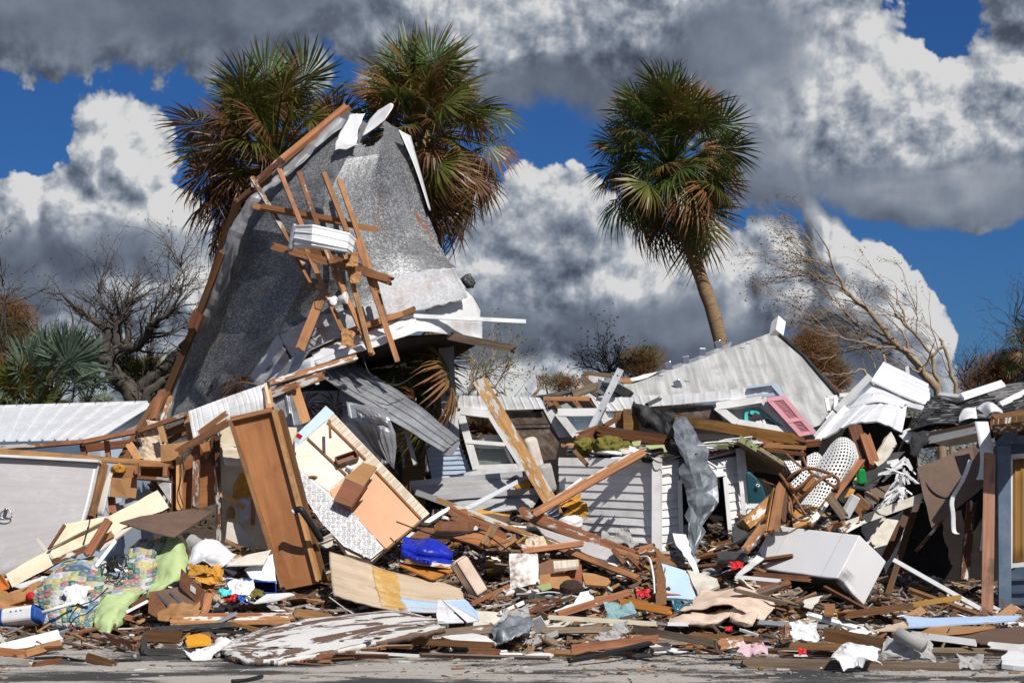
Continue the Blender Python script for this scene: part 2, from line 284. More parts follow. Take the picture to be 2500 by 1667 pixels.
    frond('frond_mixed', (.085, .115, .02), (.17, .17, .032), (.19, .088, .033), .30, .9)
    frond('frond_dry', (.21, .105, .042), (.14, .064, .027), (.10, .045, .02), .3, .9)
    # sabal trunk
    m = mat('palm_trunk', (.36, .24, .135), (.22, .14, .078), su=3, sv=42, rough=.95, bump=.9, var=.05)
    # window glass
    m = bpy.data.materials.new('glass'); m.use_nodes = True; b = m.node_tree.nodes['Principled BSDF']
    b.inputs['Base Color'].default_value = (.80, .86, .85, 1); b.inputs['Roughness'].default_value = .03; b.inputs['Transmission Weight'].default_value = .85; b.inputs['IOR'].default_value = 1.3
    MAT['glass'] = m
    # road: asphalt showing through drifted sand
    m = mat('road', (.030, .030, .032), (.058, .057, .056), su=60, sv=60, rough=.9, bump=.25, var=0, coords='Object')
    t = NT(m.node_tree); b = next(n for n in t.n if n.type == 'BSDF_PRINCIPLED'); src = b.inputs['Base Color'].links[0].from_socket
    tc = t.new('ShaderNodeTexCoord'); ob = tc.outputs['Object']
    n1 = t.noise(t.vm('MULTIPLY', ob, (.55, 1.25, 1)), 1., 8, .66); n2 = t.noise(ob, 85., 4, .75)
    f = t.smooth(t.m('ADD', n1, t.m('MULTIPLY', t.m('SUBTRACT', n2, .5), .30)), .46, .54)
    sand = t.mix(n2, (.27, .245, .215), (.47, .44, .40)); t.put(b, 'Base Color', t.mix(f, src, sand))
    # litter: colour given piece by piece
    m = bpy.data.materials.new('scrap'); m.use_nodes = True; t = NT(m.node_tree); b = t.n['Principled BSDF']
    a = t.new('ShaderNodeAttribute', attribute_name='piece'); tc = t.new('ShaderNodeTexCoord')
    t.put(b, 'Base Color', t.mix(t.m('MULTIPLY', t.noise(tc.outputs['Object'], 25., 4, .7), .8), a.outputs[0], (.09, .065, .048))); b.inputs['Roughness'].default_value = .8; MAT['scrap'] = m
special()

# ------------------------------------------------------------------ placing helpers
def P(px, py, Y): return Vector(((px-CX)/F*Y, Y, CH+(HY-py)/F*Y))        # a photo point at distance Y
def G(px, py, z=0.): return P(px, py, (CH-z)*F/(py-HY))                      # a photo point at height z near the ground
VIEW = {'k1': (380, 60, .3954), 'k2': (380, 560, .3954), 'k3': (0, 640, .2998), 'k4': (0, 960, .3401), 'k5': (0, 1250, .3827), 'k6': (500, 950, .2998),
        'b1': (700, 1250, .3827), 'b2': (1000, 880, .2998), 'b3': (1400, 760, .2998), 'b4': (1700, 850, .3444), 'b5': (1500, 1180, .4252), 'b6': (1350, 100, .3444), 'b7': (1800, 520, .2998), 'o': (0, 0, 1.)}
def V(k, x, y, Y):
    ox, oy, s = VIEW[k]; return P(ox+x*s, oy+y*s, Y)
def VG(k, x, y, z):
    ox, oy, s = VIEW[k]; return G(ox+x*s, oy+y*s, z)

def wmat(o): return wmat(o.parent) @ o.matrix_basis if o.parent else o.matrix_basis.copy()
def link(name, me, m, M, parent=None):
    o = bpy.data.objects.new(name, me); COL.objects.link(o)
    if m and not me.materials: me.materials.append(MAT[m])
    if parent is not None:
        o.parent = parent; o.matrix_basis = wmat(parent).inverted() @ M
    else: o.matrix_basis = M
    return o
def tag(o, label, cat, group=None, kind=None):
    if label: o['label'] = label
    if cat: o['category'] = cat
    if group: o['group'] = group
    if kind: o['kind'] = kind
    return o
def thing(name, label, cat, loc, group=None):
    o = bpy.data.objects.new(name, None); COL.objects.link(o); o.location = loc; o.matrix_basis = Matrix.Translation(loc); o.empty_display_size = .2
    return tag(o, label, cat, group)
def mesh(name, vs, fs, uvs=None, smooth=False):
    me = bpy.data.meshes.new(name); me.from_pydata([tuple(v) for v in vs], [], fs)
    if uvs is not None:
        l = me.uv_layers.new(name='UVMap'); buf = []
        for p in me.polygons:
            for vi in p.vertices: buf += [uvs[vi][0], uvs[vi][1]]
        l.data.foreach_set('uv', buf)
    if smooth: me.polygons.foreach_set('use_smooth', [True]*len(me.polygons))
    return me
def frame(x, n, o):
    x = x.normalized(); z = (n-x*n.dot(x))
    if z.length < 1e-4: z = x.orthogonal()
    z.normalize(); y = z.cross(x)
    return Matrix(((x.x, y.x, z.x, o.x), (x.y, y.y, z.y, o.y), (x.z, y.z, z.z, o.z), (0, 0, 0, 1)))

def plank_mesh(L, w, t, br=(.5, .5), rng=random, bow=0.):
    """a sawn board along +x, wide in y, thick in z; ends square (br 0) or splintered (br up to 1)"""
    na = 5; vs = []; uvs = []; fs = []
    ys = [(-.5+i/(na-1))*w for i in range(na)]
    def ring(x, end):
        for side in (1, -1):
            for i in (range(na) if side > 0 else range(na-1, -1, -1)):
                dx = 0
                if end: dx = -end[0]*(end[1]*w*.9*rng.random()**2*(1.6 if i in (1, 3) else 1)+.004*rng.random())
                xx = x+dx; zb = bow*math.sin(math.pi*min(max(xx/L, 0), 1))
                vs.append((xx, ys[i], side*t/2+zb)); uvs.append((xx, ys[i]+(.31 if side < 0 else 0)))
    ring(0, (-1, br[0])); ring(L*.33, None); ring(L*.67, None); ring(L, (1, br[1]))
    n = 2*na
    for r in range(3):
        for i in range(n): a, b = r*n+i, r*n+(i+1) % n; fs.append((a, a+n, b+n, b))
    for i in range(na-1):
        fs.append((i, i+1, n-2-i, n-1-i)); o = 3*n; fs.append((o+i+1, o+i, o+n-1-i, o+n-2-i))
    return mesh('board', vs, fs, uvs)
def board(name, label, cat, a, b, w, t, m, roll=0., parent=None, group=None, br=(.4, .4), face=None, bow=0.):
    d = b-a; n = face if face is not None else Vector((0, -1, .12))
    M = frame(d, n, a) @ Matrix.Rotation(R(roll), 4, 'X')
    o = link(name, plank_mesh(d.length, w, t, br, bow=bow), m, M, parent)
    return tag(o, label, cat, group) if parent is None else o
def newell(pts):
    n = Vector((0, 0, 0))
    for i, p in enumerate(pts):
        q = pts[(i+1) % len(pts)]; n += Vector(((p.y-q.y)*(p.z+q.z), (p.z-q.z)*(p.x+q.x), (p.x-q.x)*(p.y+q.y)))
    return n.normalized()
def poly(name, label, cat, pts, t, m, jag=0., parent=None, group=None, bevel=0., back=None):
    """a stiff panel: outline in space, thickness t away from the viewer; jag breaks its edges"""
    n = newell(pts); c = sum(pts, Vector())/len(pts)
    if n.dot(Vector((0, 0, CH))-c) < 0: pts = pts[::-1]; n = -n
    M = frame(pts[1]-pts[0] if (pts[1]-pts[0]).length > (pts[2]-pts[1]).length else pts[2]-pts[1], n, pts[0]); Mi = M.inverted()
    loc = [Mi @ p for p in pts]
    if jag:
        out = []; rs = random.Random(int(c.x*1000)+int(c.z*777))
        for i, p in enumerate(loc):
            q = loc[(i+1) % len(loc)]; L = (q-p).length; k = max(1, min(14, int(L/.09)))
            e = (q-p); nn = Vector((-e.y, e.x, 0)); nn.normalize()
            for j in range(k): out.append(p+e*(j/k)+nn*(rs.uniform(-jag, jag) if j else rs.uniform(-jag, jag)*.3))
        loc = out
    N = len(loc); vs = [v for v in loc]+[v-Vector((0, 0, t)) for v in loc]
    fs = [tuple(range(N)), tuple(range(2*N-1, N-1, -1))]+[(i, i+N, (i+1) % N+N, (i+1) % N) for i in range(N)]
    uvs = [(v.x, v.y) for v in loc]+[(v.x+.013, v.y+.017) for v in loc]
    o = link(name, mesh(name, vs, fs, uvs), m, M, parent)
    if back: o.data.materials.append(MAT[back]); 
    if back:
        for p in o.data.polygons[1:]: p.material_index = 1
    return tag(o, label, cat, group) if parent is None else o
def cat_rom(p, t):
    n = len(p)-1; i = min(int(t*n), n-1); f = t*n-i
    a, b, c, d = p[max(i-1, 0)], p[i], p[i+1], p[min(i+2, n)]
    return .5*((2*b)+(c-a)*f+(2*a-5*b+4*c-d)*f*f+(3*b-a-3*c+d)*f**3)
def sheet(name, label, cat, rows, nu, nv, t, m, corr=None, crumple=0., cscale=4., parent=None, group=None, smooth=True, hard=False, jag=0., tear=None, crease=0.):
    """a bent sheet through a grid of points (rows from top to bottom), ribs as (pitch, height, axis)"""
    V3 = []
    lin = (lambda p, t: p[min(int(t*(len(p)-1)), len(p)-2)].lerp(p[min(int(t*(len(p)-1)), len(p)-2)+1], t*(len(p)-1)-min(int(t*(len(p)-1)), len(p)-2))) if hard else cat_rom
    for j in range(nv+1):
        col = [lin([r[i] for r in rows], j/nv) for i in range(len(rows[0]))]
        V3.append([lin(col, i/nu) for i in range(nu+1)])
    o0 = min((p for r in V3 for p in r), key=lambda p: p.z).copy()
    mid = V3[nv//2]; wid = sum((mid[i+1]-mid[i]).length for i in range(nu)); hei = sum((V3[j+1][nu//2]-V3[j][nu//2]).length for j in range(nv))
    vs = []; uvs = []; fs = []
    for j in range(nv+1):
        for i in range(nu+1):
            p = V3[j][i]; du = V3[j][min(i+1, nu)]-V3[j][max(i-1, 0)]; dv = V3[min(j+1, nv)][i]-V3[max(j-1, 0)][i]
            n = du.cross(dv); n.normalize()
            if n.y > 0: n = -n
            uu, vv = wid*i/nu, hei*j/nv
            q = p.copy()
            if corr:
                ph = (uu if corr[2] == 'u' else vv)/corr[0] % 1.
                q += n*(corr[1]*(1 if ph < .22 else 0))
            if crumple:
                q += n*(noise.fractal(p*cscale, 1., 2., 3)*crumple)+du.normalized()*(noise.noise(p*cscale*1.3+Vector((9, 3, 1)))*crumple*.5)
            if crease:
                q += n*(crease*(1-2.2*abs(noise.noise(p*cscale+Vector((5, 2, 8))))-.9*abs(noise.noise(p*cscale*2.3))))
            if jag and (j in (0, nv) or i in (0, nu)):
                q += (dv.normalized() if j in (0, nv) else du.normalized())*(jag*(noise.noise(p*9)+.5*noise.noise(p*23)))
            vs.append(q-o0); uvs.append((uu, vv))
    for j in range(nv):
        for i in range(nu):
            if tear and tear(i/nu, j/nv): continue
            a = j*(nu+1)+i; fs.append((a, a+nu+1, a+nu+2, a+1))
    o = link(name, mesh(name, vs, fs, uvs, smooth), m, Matrix.Translation(o0), parent)
    md = o.modifiers.new('thickness', 'SOLIDIFY'); md.thickness = t; md.offset = 0
    return tag(o, label, cat, group) if parent is None else o
def box_mesh(sx, sy, sz, bev=0., seg=2, skew=0.):
    bm = bmesh.new(); bmesh.ops.create_cube(bm, size=1)
    for v in bm.verts: v.co = Vector((v.co.x*sx, v.co.y*sy, v.co.z*sz))
    if bev: bmesh.ops.bevel(bm, geom=bm.edges[:], offset=bev, segments=seg, profile=.5, affect='EDGES')
    l = bm.loops.layers.uv.new('UVMap')
    for f in bm.faces:
        ax = max(range(3), key=lambda i: abs(f.normal[i])); u_, v_ = [(1, 2), (0, 2), (0, 1)][ax]
        for lp in f.loops: lp[l].uv = (lp.vert.co[u_], lp.vert.co[v_])
    me = bpy.data.meshes.new('box'); bm.to_mesh(me); bm.free(); return me
def box(name, label, cat, c, size, m, rot=(0, 0, 0), bev=.004, parent=None, group=None, M=None, seg=2):
    if M is None:
        from mathutils import Euler
        M = Matrix.Translation(c) @ Euler([R(a) for a in rot]).to_matrix().to_4x4()
    o = link(name, box_mesh(*size, bev, seg), m, M, parent)
    return tag(o, label, cat, group) if parent is None else o
def tube_geo(pts, rads, sides=6, vs=None, fs=None, uvs=None, cap=True):
    vs = [] if vs is None else vs; fs = [] if fs is None else fs; uvs = [] if uvs is None else uvs
    n0 = len(vs); L = 0; ref = None
    for i, p in enumerate(pts):
        d = (pts[min(i+1, len(pts)-1)]-pts[max(i-1, 0)]); d = d.normalized() if d.length > 1e-6 else Vector((0, 0, 1))
        if ref is None: ref = d.orthogonal().normalized()
        ref = (ref-d*ref.dot(d)); ref = ref.normalized() if ref.length > 1e-4 else d.orthogonal().normalized()
        b = d.cross(ref); r = rads[i] if not isinstance(rads, (int, float)) else rads
        if i: L += (p-pts[i-1]).length
        for k in range(sides):
            a = 2*math.pi*k/sides; vs.append(p+(ref*math.cos(a)+b*math.sin(a))*r); uvs.append((k/sides, L))
    for i in range(len(pts)-1):
        for k in range(sides): a, b2 = n0+i*sides+k, n0+i*sides+(k+1) % sides; fs.append((a, b2, b2+sides, a+sides))
    if cap: fs.append(tuple(n0+k for k in range(sides-1, -1, -1))); fs.append(tuple(n0+(len(pts)-1)*sides+k for k in range(sides)))
    return vs, fs, uvs
def tube(name, label, cat, pts, r, m, sides=8, parent=None, group=None, sm=True, res=0):
    if res:
        pts = [cat_rom(pts, i/res) for i in range(res+1)]
        if not isinstance(r, (int, float)): r = [r[0]+(r[-1]-r[0])*i/res for i in range(res+1)]
    o0 = min(pts, key=lambda p: p.z).copy(); vs, fs, uvs = tube_geo([p-o0 for p in pts], r, sides)
    o = link(name, mesh(name, vs, fs, uvs, sm), m, Matrix.Translation(o0), parent)
    return tag(o, label, cat, group) if parent is None else o
def lump(name, label, cat, c, size, m, amp=.25, scale=3., rot=0., sub=4, parent=None, group=None, seed=0):
    bm = bmesh.new(); bmesh.ops.create_icosphere(bm, subdivisions=sub, radius=1)
    for v in bm.verts:
        pq = v.co*scale*.7+Vector((seed, seed*.7, 3)); k = 1+amp*(.45-1.3*abs(noise.noise(pq))-.6*abs(noise.noise(pq*2.3))-.25*abs(noise.noise(pq*5.1))+.5*noise.noise(pq*.6))
        v.co = Vector((v.co.x*size[0]*k, v.co.y*size[1]*k, max(v.co.z, -.45)*size[2]*k))
    l = bm.loops.layers.uv.new('UVMap')
    for f in bm.faces:
        f.smooth = True
        for lp in f.loops: lp[l].uv = (lp.vert.co.x, lp.vert.co.z+lp.vert.co.y)
    me = bpy.data.meshes.new(name); bm.to_mesh(me); bm.free()
    o = link(name, me, m, Matrix.Translation(c) @ Matrix.Rotation(R(rot), 4, 'Y'), parent)
    return tag(o, label, cat, group) if parent is None else o
def text(name, s, M, size, m, parent, depth=.001):
    cu = bpy.data.curves.new('lettering', 'FONT'); cu.body = s; cu.size = size; cu.extrude = depth
    tmp = bpy.data.objects.new('lettering', cu); COL.objects.link(tmp); dg = bpy.context.evaluated_depsgraph_get()
    me = bpy.data.meshes.new_from_object(tmp.evaluated_get(dg)); bpy.data.objects.remove(tmp)
    me.materials.clear()
    return link(name, me, m, M, parent)

def rag(name, label, cat, c, w, m, seed=0, parent=None, group=None, tall=.5):
    """a small crumpled sheet: cloth, foil, paper or plastic"""
    rs = random.Random(seed*31+int(abs(c.x)*100)); rows = []
    for j in range(4):
        rows.append([c+Vector((w*(i/3-.5)*2*rs.uniform(.7, 1.2), w*(j-1.5)*-.45*rs.uniform(.5, 1.2)*-1*-1, w*tall*(1.5-j)*.66+w*rs.uniform(-.22, .25))) for i in range(4)])
    return sheet(name, label, cat, rows, 22, 18, .004, m, crumple=w*.14, cscale=1.1/w, crease=w*.20, jag=w*.18, smooth=False, parent=parent, group=group)

# ------------------------------------------------------------------ ground, road, heap
def smst(a, b, x): t = min(max((x-a)/(b-a), 0), 1); return t*t*(3-2*t)
HA = [(-400, .25), (150, .25), (450, .42), (700, .55), (950, .80), (1300, 1.0), (1500, .70), (1700, .70), (1850, 1.05), (2000, .95), (2110, .42), (2300, .16), (2900, .10)]
def hamp(px):
    for (a, ha), (b, hb) in zip(HA, HA[1:]):
        if px <= b: return ha+(hb-ha)*min(max((px-a)/(b-a), 0), 1)
    return .1
def H(x, Y):
    px = CX+x/Y*F
    a = hamp(px)*(.30*smst(19.0, 20.8, Y)+.70*smst(20.9, 23.8, Y))*(1-smst(27, 31, Y))
    a += .95*math.exp(-((x+2.4)/1.1)**2-((Y-26.6)/1.3)**2)
    return max(0, a*(1+.35*noise.fractal(Vector((x*1.1, Y*1.1, 2)), 1, 2, 3)))
def flat(name, x0, x1, y0, y1, z, m):
    o = link(name, mesh(name, [(x0, y0, z), (x1, y0, z), (x1, y1, z), (x0, y1, z)], [(0, 1, 2, 3)], [(x0, y0), (x1, y0), (x1, y1), (x0, y1)]), m, Matrix.Identity(4)); o['kind'] = 'structure'; return o
flat('ground', -900, 900, -300, 2600, 0, 'soil')
flat('road', -60, 60, 6, 21.2, .004, 'road')
nx, ny = 150, 70; vs = []; uvs = []; fs = []
for j in range(ny+1):
    for i in range(nx+1):
        Y = 18.2+13*j/ny; X = (-.28+.56*i/nx)*Y
        vs.append((X, Y, H(X, Y)-.03+.05*noise.noise(Vector((X*5, Y*5, 0)))*smst(18.6, 20, Y))); uvs.append((X, Y))
for j in range(ny):
    for i in range(nx): a = j*(nx+1)+i; fs.append((a, a+1, a+nx+2, a+nx+1))
tag(link('rubble_heap', mesh('rubble_heap', vs, fs, uvs, True), 'soil', Matrix.Identity(4)), 'brown heap of crushed rubble under the wreckage', 'rubble', kind='stuff')

# ------------------------------------------------------------------ palms
def frond_mesh(seed, pet, rad, nseg, droop, arc, spread=155):
    rs = random.Random(seed); vs = []; fs = []; uvs = []
    pp = [Vector((pet*s, 0, arc*pet*math.sin(s*1.6)-droop*.15*s*s)) for s in (0, .35, .7, 1)]
    tube_geo(pp, [.028, .02, .015, .011], 4, vs, fs, uvs); uvs[:] = [(0, .0)]*len(uvs)
    hub = pp[-1]; dd = (pp[-1]-pp[-2]).normalized()
    for k in range(nseg):
        th = R(-spread+2*spread*k/(nseg-1)+rs.uniform(-2, 2)); Lk = rad*(.72+.28*math.cos(th*.6))*rs.uniform(.88, 1.1)
        d = Vector((math.cos(th), math.sin(th), 0)); d = (d+Vector((dd.z*0, 0, dd.z*math.cos(th)))).normalized()
        sd = Vector((-math.sin(th), math.cos(th), 0)); w = Lk*math.pi*spread/180/nseg*.46
        dr = droop*rs.uniform(.6, 1.4); tw = rs.uniform(-.35, .35); fold = rs.choice((-1, 1))*w*.6; bend = rs.uniform(-.12, .12)
        def pt(s, side, ww):
            return hub+d*(Lk*s*(1-.22*dr*s*s))+sd*(side*ww+bend*Lk*s*s)+Vector((0, 0, -dr*Lk*.75*s**2.2+side*tw*ww+fold*side*.6*(1 if s < .8 else .5)))
        b = len(vs)
        vs += [hub+d*.02, pt(.5, -1, w), pt(.5, 1, w), pt(.8, -1, w*.5), pt(.8, 1, w*.5), pt(1, 0, 0)]
        uvs += [(k*.37, .02), (k*.37-.1, .5), (k*.37+.1, .5), (k*.37-.1, .8), (k*.37+.1, .8), (k*.37, 1)]
        fs += [(b, b+1, b+2), (b+1, b+3, b+4, b+2), (b+3, b+5, b+4)]
    return mesh('frond', vs, fs, uvs)
def frond_set(seed, pet, rad, n=58): return [frond_mesh(seed+i, pet*random.uniform(.8, 1.15), rad*random.uniform(.9, 1.1), n, dr, ar) for i, (dr, ar) in enumerate(((.12, .12), (.3, .15), (.55, .1), (.85, .05), (1.15, 0)))]
def with_mat(me, m):
    c = me.copy(); c.materials.clear(); c.materials.append(MAT[m]); return c
def put_frond(root, me, c, d, rs, scale=1.):
    up = Vector((0, 0, 1)); 
    if abs(d.z) > .93: up = Vector((rs.uniform(-1, 1), rs.uniform(-1, 1), .3))
    M = frame(d, up, c) @ Matrix.Rotation(rs.uniform(-1.15, 1.15), 4, 'X') @ Matrix.Scale(scale, 4)
    return link('frond', me, None, M, root)
def palm(label, trunk, r0, r1, pet, rad, n, seed, dry, group=None, pol=(8, 160), squash=1., boots=0, skew=None, cat='palm tree', scl=(.85, 1.15)):
    if trunk[0].z > 0: trunk = [Vector((trunk[0].x+(trunk[0].x-trunk[1].x)*.2, trunk[0].y, -.1))]+trunk
    rs = random.Random(seed); root = thing('palm_tree', label, cat, trunk[0], group)
    pts = [cat_rom(trunk, i/24) for i in range(25)]; rr = [r0+(r1-r0)*i/24+.012*(i % 2) for i in range(25)]
    vs, fs, uvs = tube_geo([p-trunk[0] for p in pts], rr, 14); link('trunk', mesh('trunk', vs, fs, uvs, True), 'palm_trunk', Matrix.Translation(trunk[0]), root)
    top = trunk[-1]; ms = frond_set(seed*10, pet, rad); var = [[with_mat(m, k) for m in ms] for k in ('frond_green', 'frond_mixed', 'frond_dry')]
    for i in range(boots):
        a = i*2.4; h = -.1-.75*rs.random(); d = Vector((math.cos(a), math.sin(a), .9)).normalized(); q = top+Vector((0, 0, h))+Vector((math.cos(a), math.sin(a), 0))*r1*.8
        link('leaf_base', plank_mesh(.32, .09, .03, (0, .9), rs), 'lumber_grey', frame(d, Vector((math.cos(a), math.sin(a), -.5)), q), root)
    for i in range(n):
        f = (i+.5)/n; po = R(pol[0]+(pol[1]-pol[0])*f**.8+rs.uniform(-9, 9)); az = i*2.39996+rs.uniform(-.3, .3)
        d = Vector((math.sin(po)*math.cos(az), math.sin(po)*math.sin(az), math.cos(po)*squash)).normalized()
        if skew: d = (d+skew*(.4+.6*rs.random())).normalized()
        lv = min(4, max(0, int(.5+f*3.9+rs.uniform(-.6, .6)))); q = dry*(.35+1.1*f)+rs.uniform(-.3, .3)
        k = 0 if q < .42 else 1 if q < .85 else 2
        put_frond(root, var[k][lv], top+d*.06+Vector((0, 0, .12-.5*f*rad)), d, rs, rs.uniform(*scl))
    return root
palm('tall green cabbage palm with leaning bare trunk behind the whitewashed roof', [P(1800, 1100, 38), P(1758, 830, 38), P(1712, 680, 38), P(1668, 560, 38), P(1640, 465, 38), P(1632, 405, 38)], .135, .115, 1.06, .74, 135, 3, .36, pol=(4, 138), scl=(.55, 1.1))
palm('green and rust cabbage palm standing tall behind the tip of the torn metal roof', [P(1110, 1180, 28), P(1070, 800, 28), P(1045, 500, 28), P(1025, 320, 28)], .16, .14, .86, .62, 120, 5, .66, pol=(3, 150), boots=26, scl=(.6, 1.12))
palm('mostly dead rust brown cabbage palm drooping behind the wooden edge of the torn roof', [P(640, 1180, 28.8), P(630, 800, 28.8), P(640, 560, 28.8), P(670, 405, 28.8)], .16, .14, 1.0, .68, 140, 8, 1.05, pol=(5, 162), skew=Vector((-.10, -.05, -.06)), scl=(.62, 1.2))
r_ = palm('crushed palm pinned under the white eave with one big yellow green frond', [P(985, 1130, 26.6), P(985, 1010, 26.6), P(985, 900, 26.6)], .30, .27, .42, .55, 20, 13, 1.0, pol=(50, 150), boots=22, skew=Vector((.3, -.25, -.1)))
rs = random.Random(4)
for (x, y, Y, dx, dz, me_s) in ((1690, 720, 25.6, .55, -.55, 1.0), (1560, 940, 25.5, .4, -.8, .75), (1130, 990, 25.2, -.1, -1, .45), (1640, 1000, 25.9, .3, -1, .8), (1000, 1010, 25.3, -.6, -.5, .4), (620, 960, 25.0, -.9, .2, .5)):
    put_frond(r_, with_mat(frond_mesh(int(x), .5, .8, 46, .8, .1), 'frond_mixed' if x > 1600 else 'frond_dry'), V('k2', x, y, Y), Vector((dx, -.35, dz)).normalized(), rs, me_s)

# low fan palms at the left edge and right edge
def palmetto(label, base, n, pet, rad, seed, m, spread=(5, 75), cat='fan palm'):
    rs = random.Random(seed); root = thing('fan_palm', label, cat, base)
    vs, fs, uvs = tube_geo([Vector((.05, 0, -base.z-.1)), Vector((.02, 0, .1)), Vector((0, 0, .4))], [.16, .15, .1], 10); link('trunk', mesh('trunk', vs, fs, uvs, True), 'palm_trunk', Matrix.Translation(base), root)
    ms = [with_mat(frond_mesh(seed*7+i, pet, rad, 34, dr, .08, 120), m) for i, dr in enumerate((.03, .1, .25, .45))]
    for i in range(n):
        po = R(rs.uniform(*spread)); az = i*2.4+rs.uniform(-.3, .3); d = Vector((math.sin(po)*math.cos(az), math.sin(po)*math.sin(az), math.cos(po)))
        put_frond(root, ms[min(3, int(po/R(24)))], base+Vector((0, 0, .3)), d, rs, rs.uniform(.75, 1.15))
    return root
palmetto('grey green fan palm with stiff upright leaves behind the white metal roof', P(115, 1065, 33), 40, .95, .62, 21, 'palmetto')
palmetto('olive fan palm with narrow leaves beside the grey green fan palm', P(15, 1080, 32.5), 34, .75, .50, 22, 'frond_mixed')
palmetto('small green fan palm beneath the bare twisted tree', P(350, 1040, 35.5), 22, .7, .45, 23, 'frond_green')
palm('green palm standing above the grey shingle roof', [P(2565, 1130, 44), P(2560, 980, 44), P(2555, 860, 44)], .14, .12, .6, .45, 40, 31, .3, pol=(5, 130))

# ------------------------------------------------------------------ bare storm-stripped trees
def bare_tree(name, label, limbs, seed, m, twig_n=3, twig_L=.9, depth=3, bias=Vector((0, 0, .3)), leaf=None, leaf_n=0, cat='tree', leaf_sz=.05, spread=.8, thin=.6):
    rs = random.Random(seed); b0 = limbs[0][0][0]; base = Vector((b0.x+.15, b0.y, -.1)); root = thing(name, label, cat, base); done = []
    fixed = []
    for pts, r0, r1, tw in limbs:
        near = min(((pts[0]-q).length for q in done), default=9); r0 *= thin; r1 *= thin
        if near > .3: pts = [base.copy(), base.lerp(pts[0], .6)+Vector((0, 0, .15))]+pts; r0 *= 1.15
        n = max(6, len(pts)*3); done += [cat_rom(pts, i/n) for i in range(n+1)]; fixed.append((pts, r0, r1, tw))
    limbs = fixed
    tv, tf, tu = [], [], []; bv, bf, bu = [], [], []; tips = []
    def grow(p, d, L, r, dp):
        pts = [p-base]; q = p.copy(); n = 4
        for i in range(n):
            d = (d+Vector((rs.uniform(-1, 1), rs.uniform(-1, 1), rs.uniform(-1, 1)))*.32+bias*.18).normalized(); q = q+d*(L/n); pts.append(q-base)
        tube_geo(pts, [r*(1-.75*i/n) for i in range(n+1)], 4 if r < .02 else 5, bv, bf, bu, cap=False)
        if dp > 0:
            for k in range(rs.choice((2, 3, 3))):
                i = rs.randint(1, n); grow(pts[i]+base, (d+Vector((rs.uniform(-1, 1), rs.uniform(-1, 1), rs.uniform(-1, 1)))*spread+bias*.4).normalized(), L*rs.uniform(.5, .75), r*.5, dp-1)
        else: tips.append(q)
    for pts, r0, r1, tw in limbs:
        n = max(6, len(pts)*3); pp = [cat_rom(pts, i/n) for i in range(n+1)]
        pp = [p+Vector((rs.uniform(-1, 1), rs.uniform(-1, 1), rs.uniform(-1, 1)))*.022 for p in pp]; pp[0] = pts[0]
        tube_geo([p-base for p in pp], [r0+(r1-r0)*i/n for i in range(n+1)], 8, tv, tf, tu)
        for k in range(tw*twig_n):
            i = rs.randint(max(1, n//5), n); d = (pp[i]-pp[i-1]).normalized()
            dd = (d+Vector((rs.uniform(-1, 1), rs.uniform(-1, 1), rs.uniform(-1, 1)))*spread+bias*.5).normalized()
            grow(pp[i], dd, twig_L*rs.uniform(.5, 1.2), max(.012, min(.03, (r0+(r1-r0)*i/n)*.4)), depth-1)
    link('trunk', mesh('trunk', tv, tf, tu, True), m, Matrix.Translation(base), root)
    link('twigs', mesh('twigs', bv, bf, bu, True), m, Matrix.Translation(base), root)
    if leaf:
        vs, fs, uvs = [], [], []
        for i in range(leaf_n):
            t_ = rs.choice(tips)-base+Vector((rs.gauss(0, .045), rs.gauss(0, .045), rs.gauss(0, .045))); a = Vector((rs.gauss(0, 1), rs.gauss(0, 1), rs.gauss(0, 1))).normalized()*leaf_sz; b2 = a.orthogonal().normalized()*leaf_sz*.4
            k = len(vs); vs += [t_-a, t_+b2, t_+a, t_-b2]; fs.append((k, k+1, k+2, k+3)); uvs += [(0, 0), (1, 0), (1, 1), (0, 1)]
        o = link('crown', mesh('crown', vs, fs, uvs), leaf, Matrix.Translation(base), root)
    return root
def L3(Y, *pts, k='o', dy=0.): return [V(k, x, y, Y+dy*i) for i, (x, y) in enumerate(pts)]
bare_tree('bare_tree', 'dark twisted leafless tree with broken limbs behind the white metal roof', [
    (L3(35, (1120, 1180), (1040, 1030), (950, 930), (890, 810), (800, 760), (690, 690), (580, 620), k='k3'), .20, .06, 4),
    (L3(35, (890, 820), (940, 740), (960, 660), (960, 560), (945, 430), k='k3'), .12, .07, 4),
    (L3(35, (1000, 700), (1100, 690), (1180, 600), (1240, 510), (1340, 440), (1450, 370), k='k3', dy=-.15), .11, .025, 7),
    (L3(35, (840, 740), (890, 600), (840, 520), (740, 460), (640, 390), (560, 320), (500, 255), k='k3', dy=.1), .09, .025, 3),
    (L3(35, (1030, 680), (1040, 560), (1010, 400), (1060, 300), (1090, 220), k='k3', dy=.1), .07, .015, 6),
    (L3(35, (820, 730), (880, 610), (870, 520), k='k3'), .08, .05, 1),
    (L3(35, (1100, 1060), (1200, 970), (1320, 870), (1420, 760), (1530, 690), k='k3'), .11, .09, 2),
    (L3(34.6, (1180, 1120), (1290, 1000), (1380, 940), k='k3'), .09, .07, 1),
    (L3(35.2, (1240, 510), (1250, 420), (1330, 300), (1420, 210), k='k3', dy=.1), .04, .01, 6),
    (L3(35.2, (1340, 440), (1450, 300), (1500, 160), (1480, 40), k='k3', dy=.1), .03, .008, 6),
    (L3(35.2, (960, 560), (900, 420), (820, 330), (800, 220), k='k3', dy=.1), .03, .008, 6),
    (L3(36, (1190, 960), (1130, 850), (1050, 800), (980, 640), k='k3'), .05, .012, 5)], 5, 'bark_grey', 3, .75, 3, Vector((0, 0, .12)), 'leaf_dry', 700, leaf_sz=.03, thin=1.)
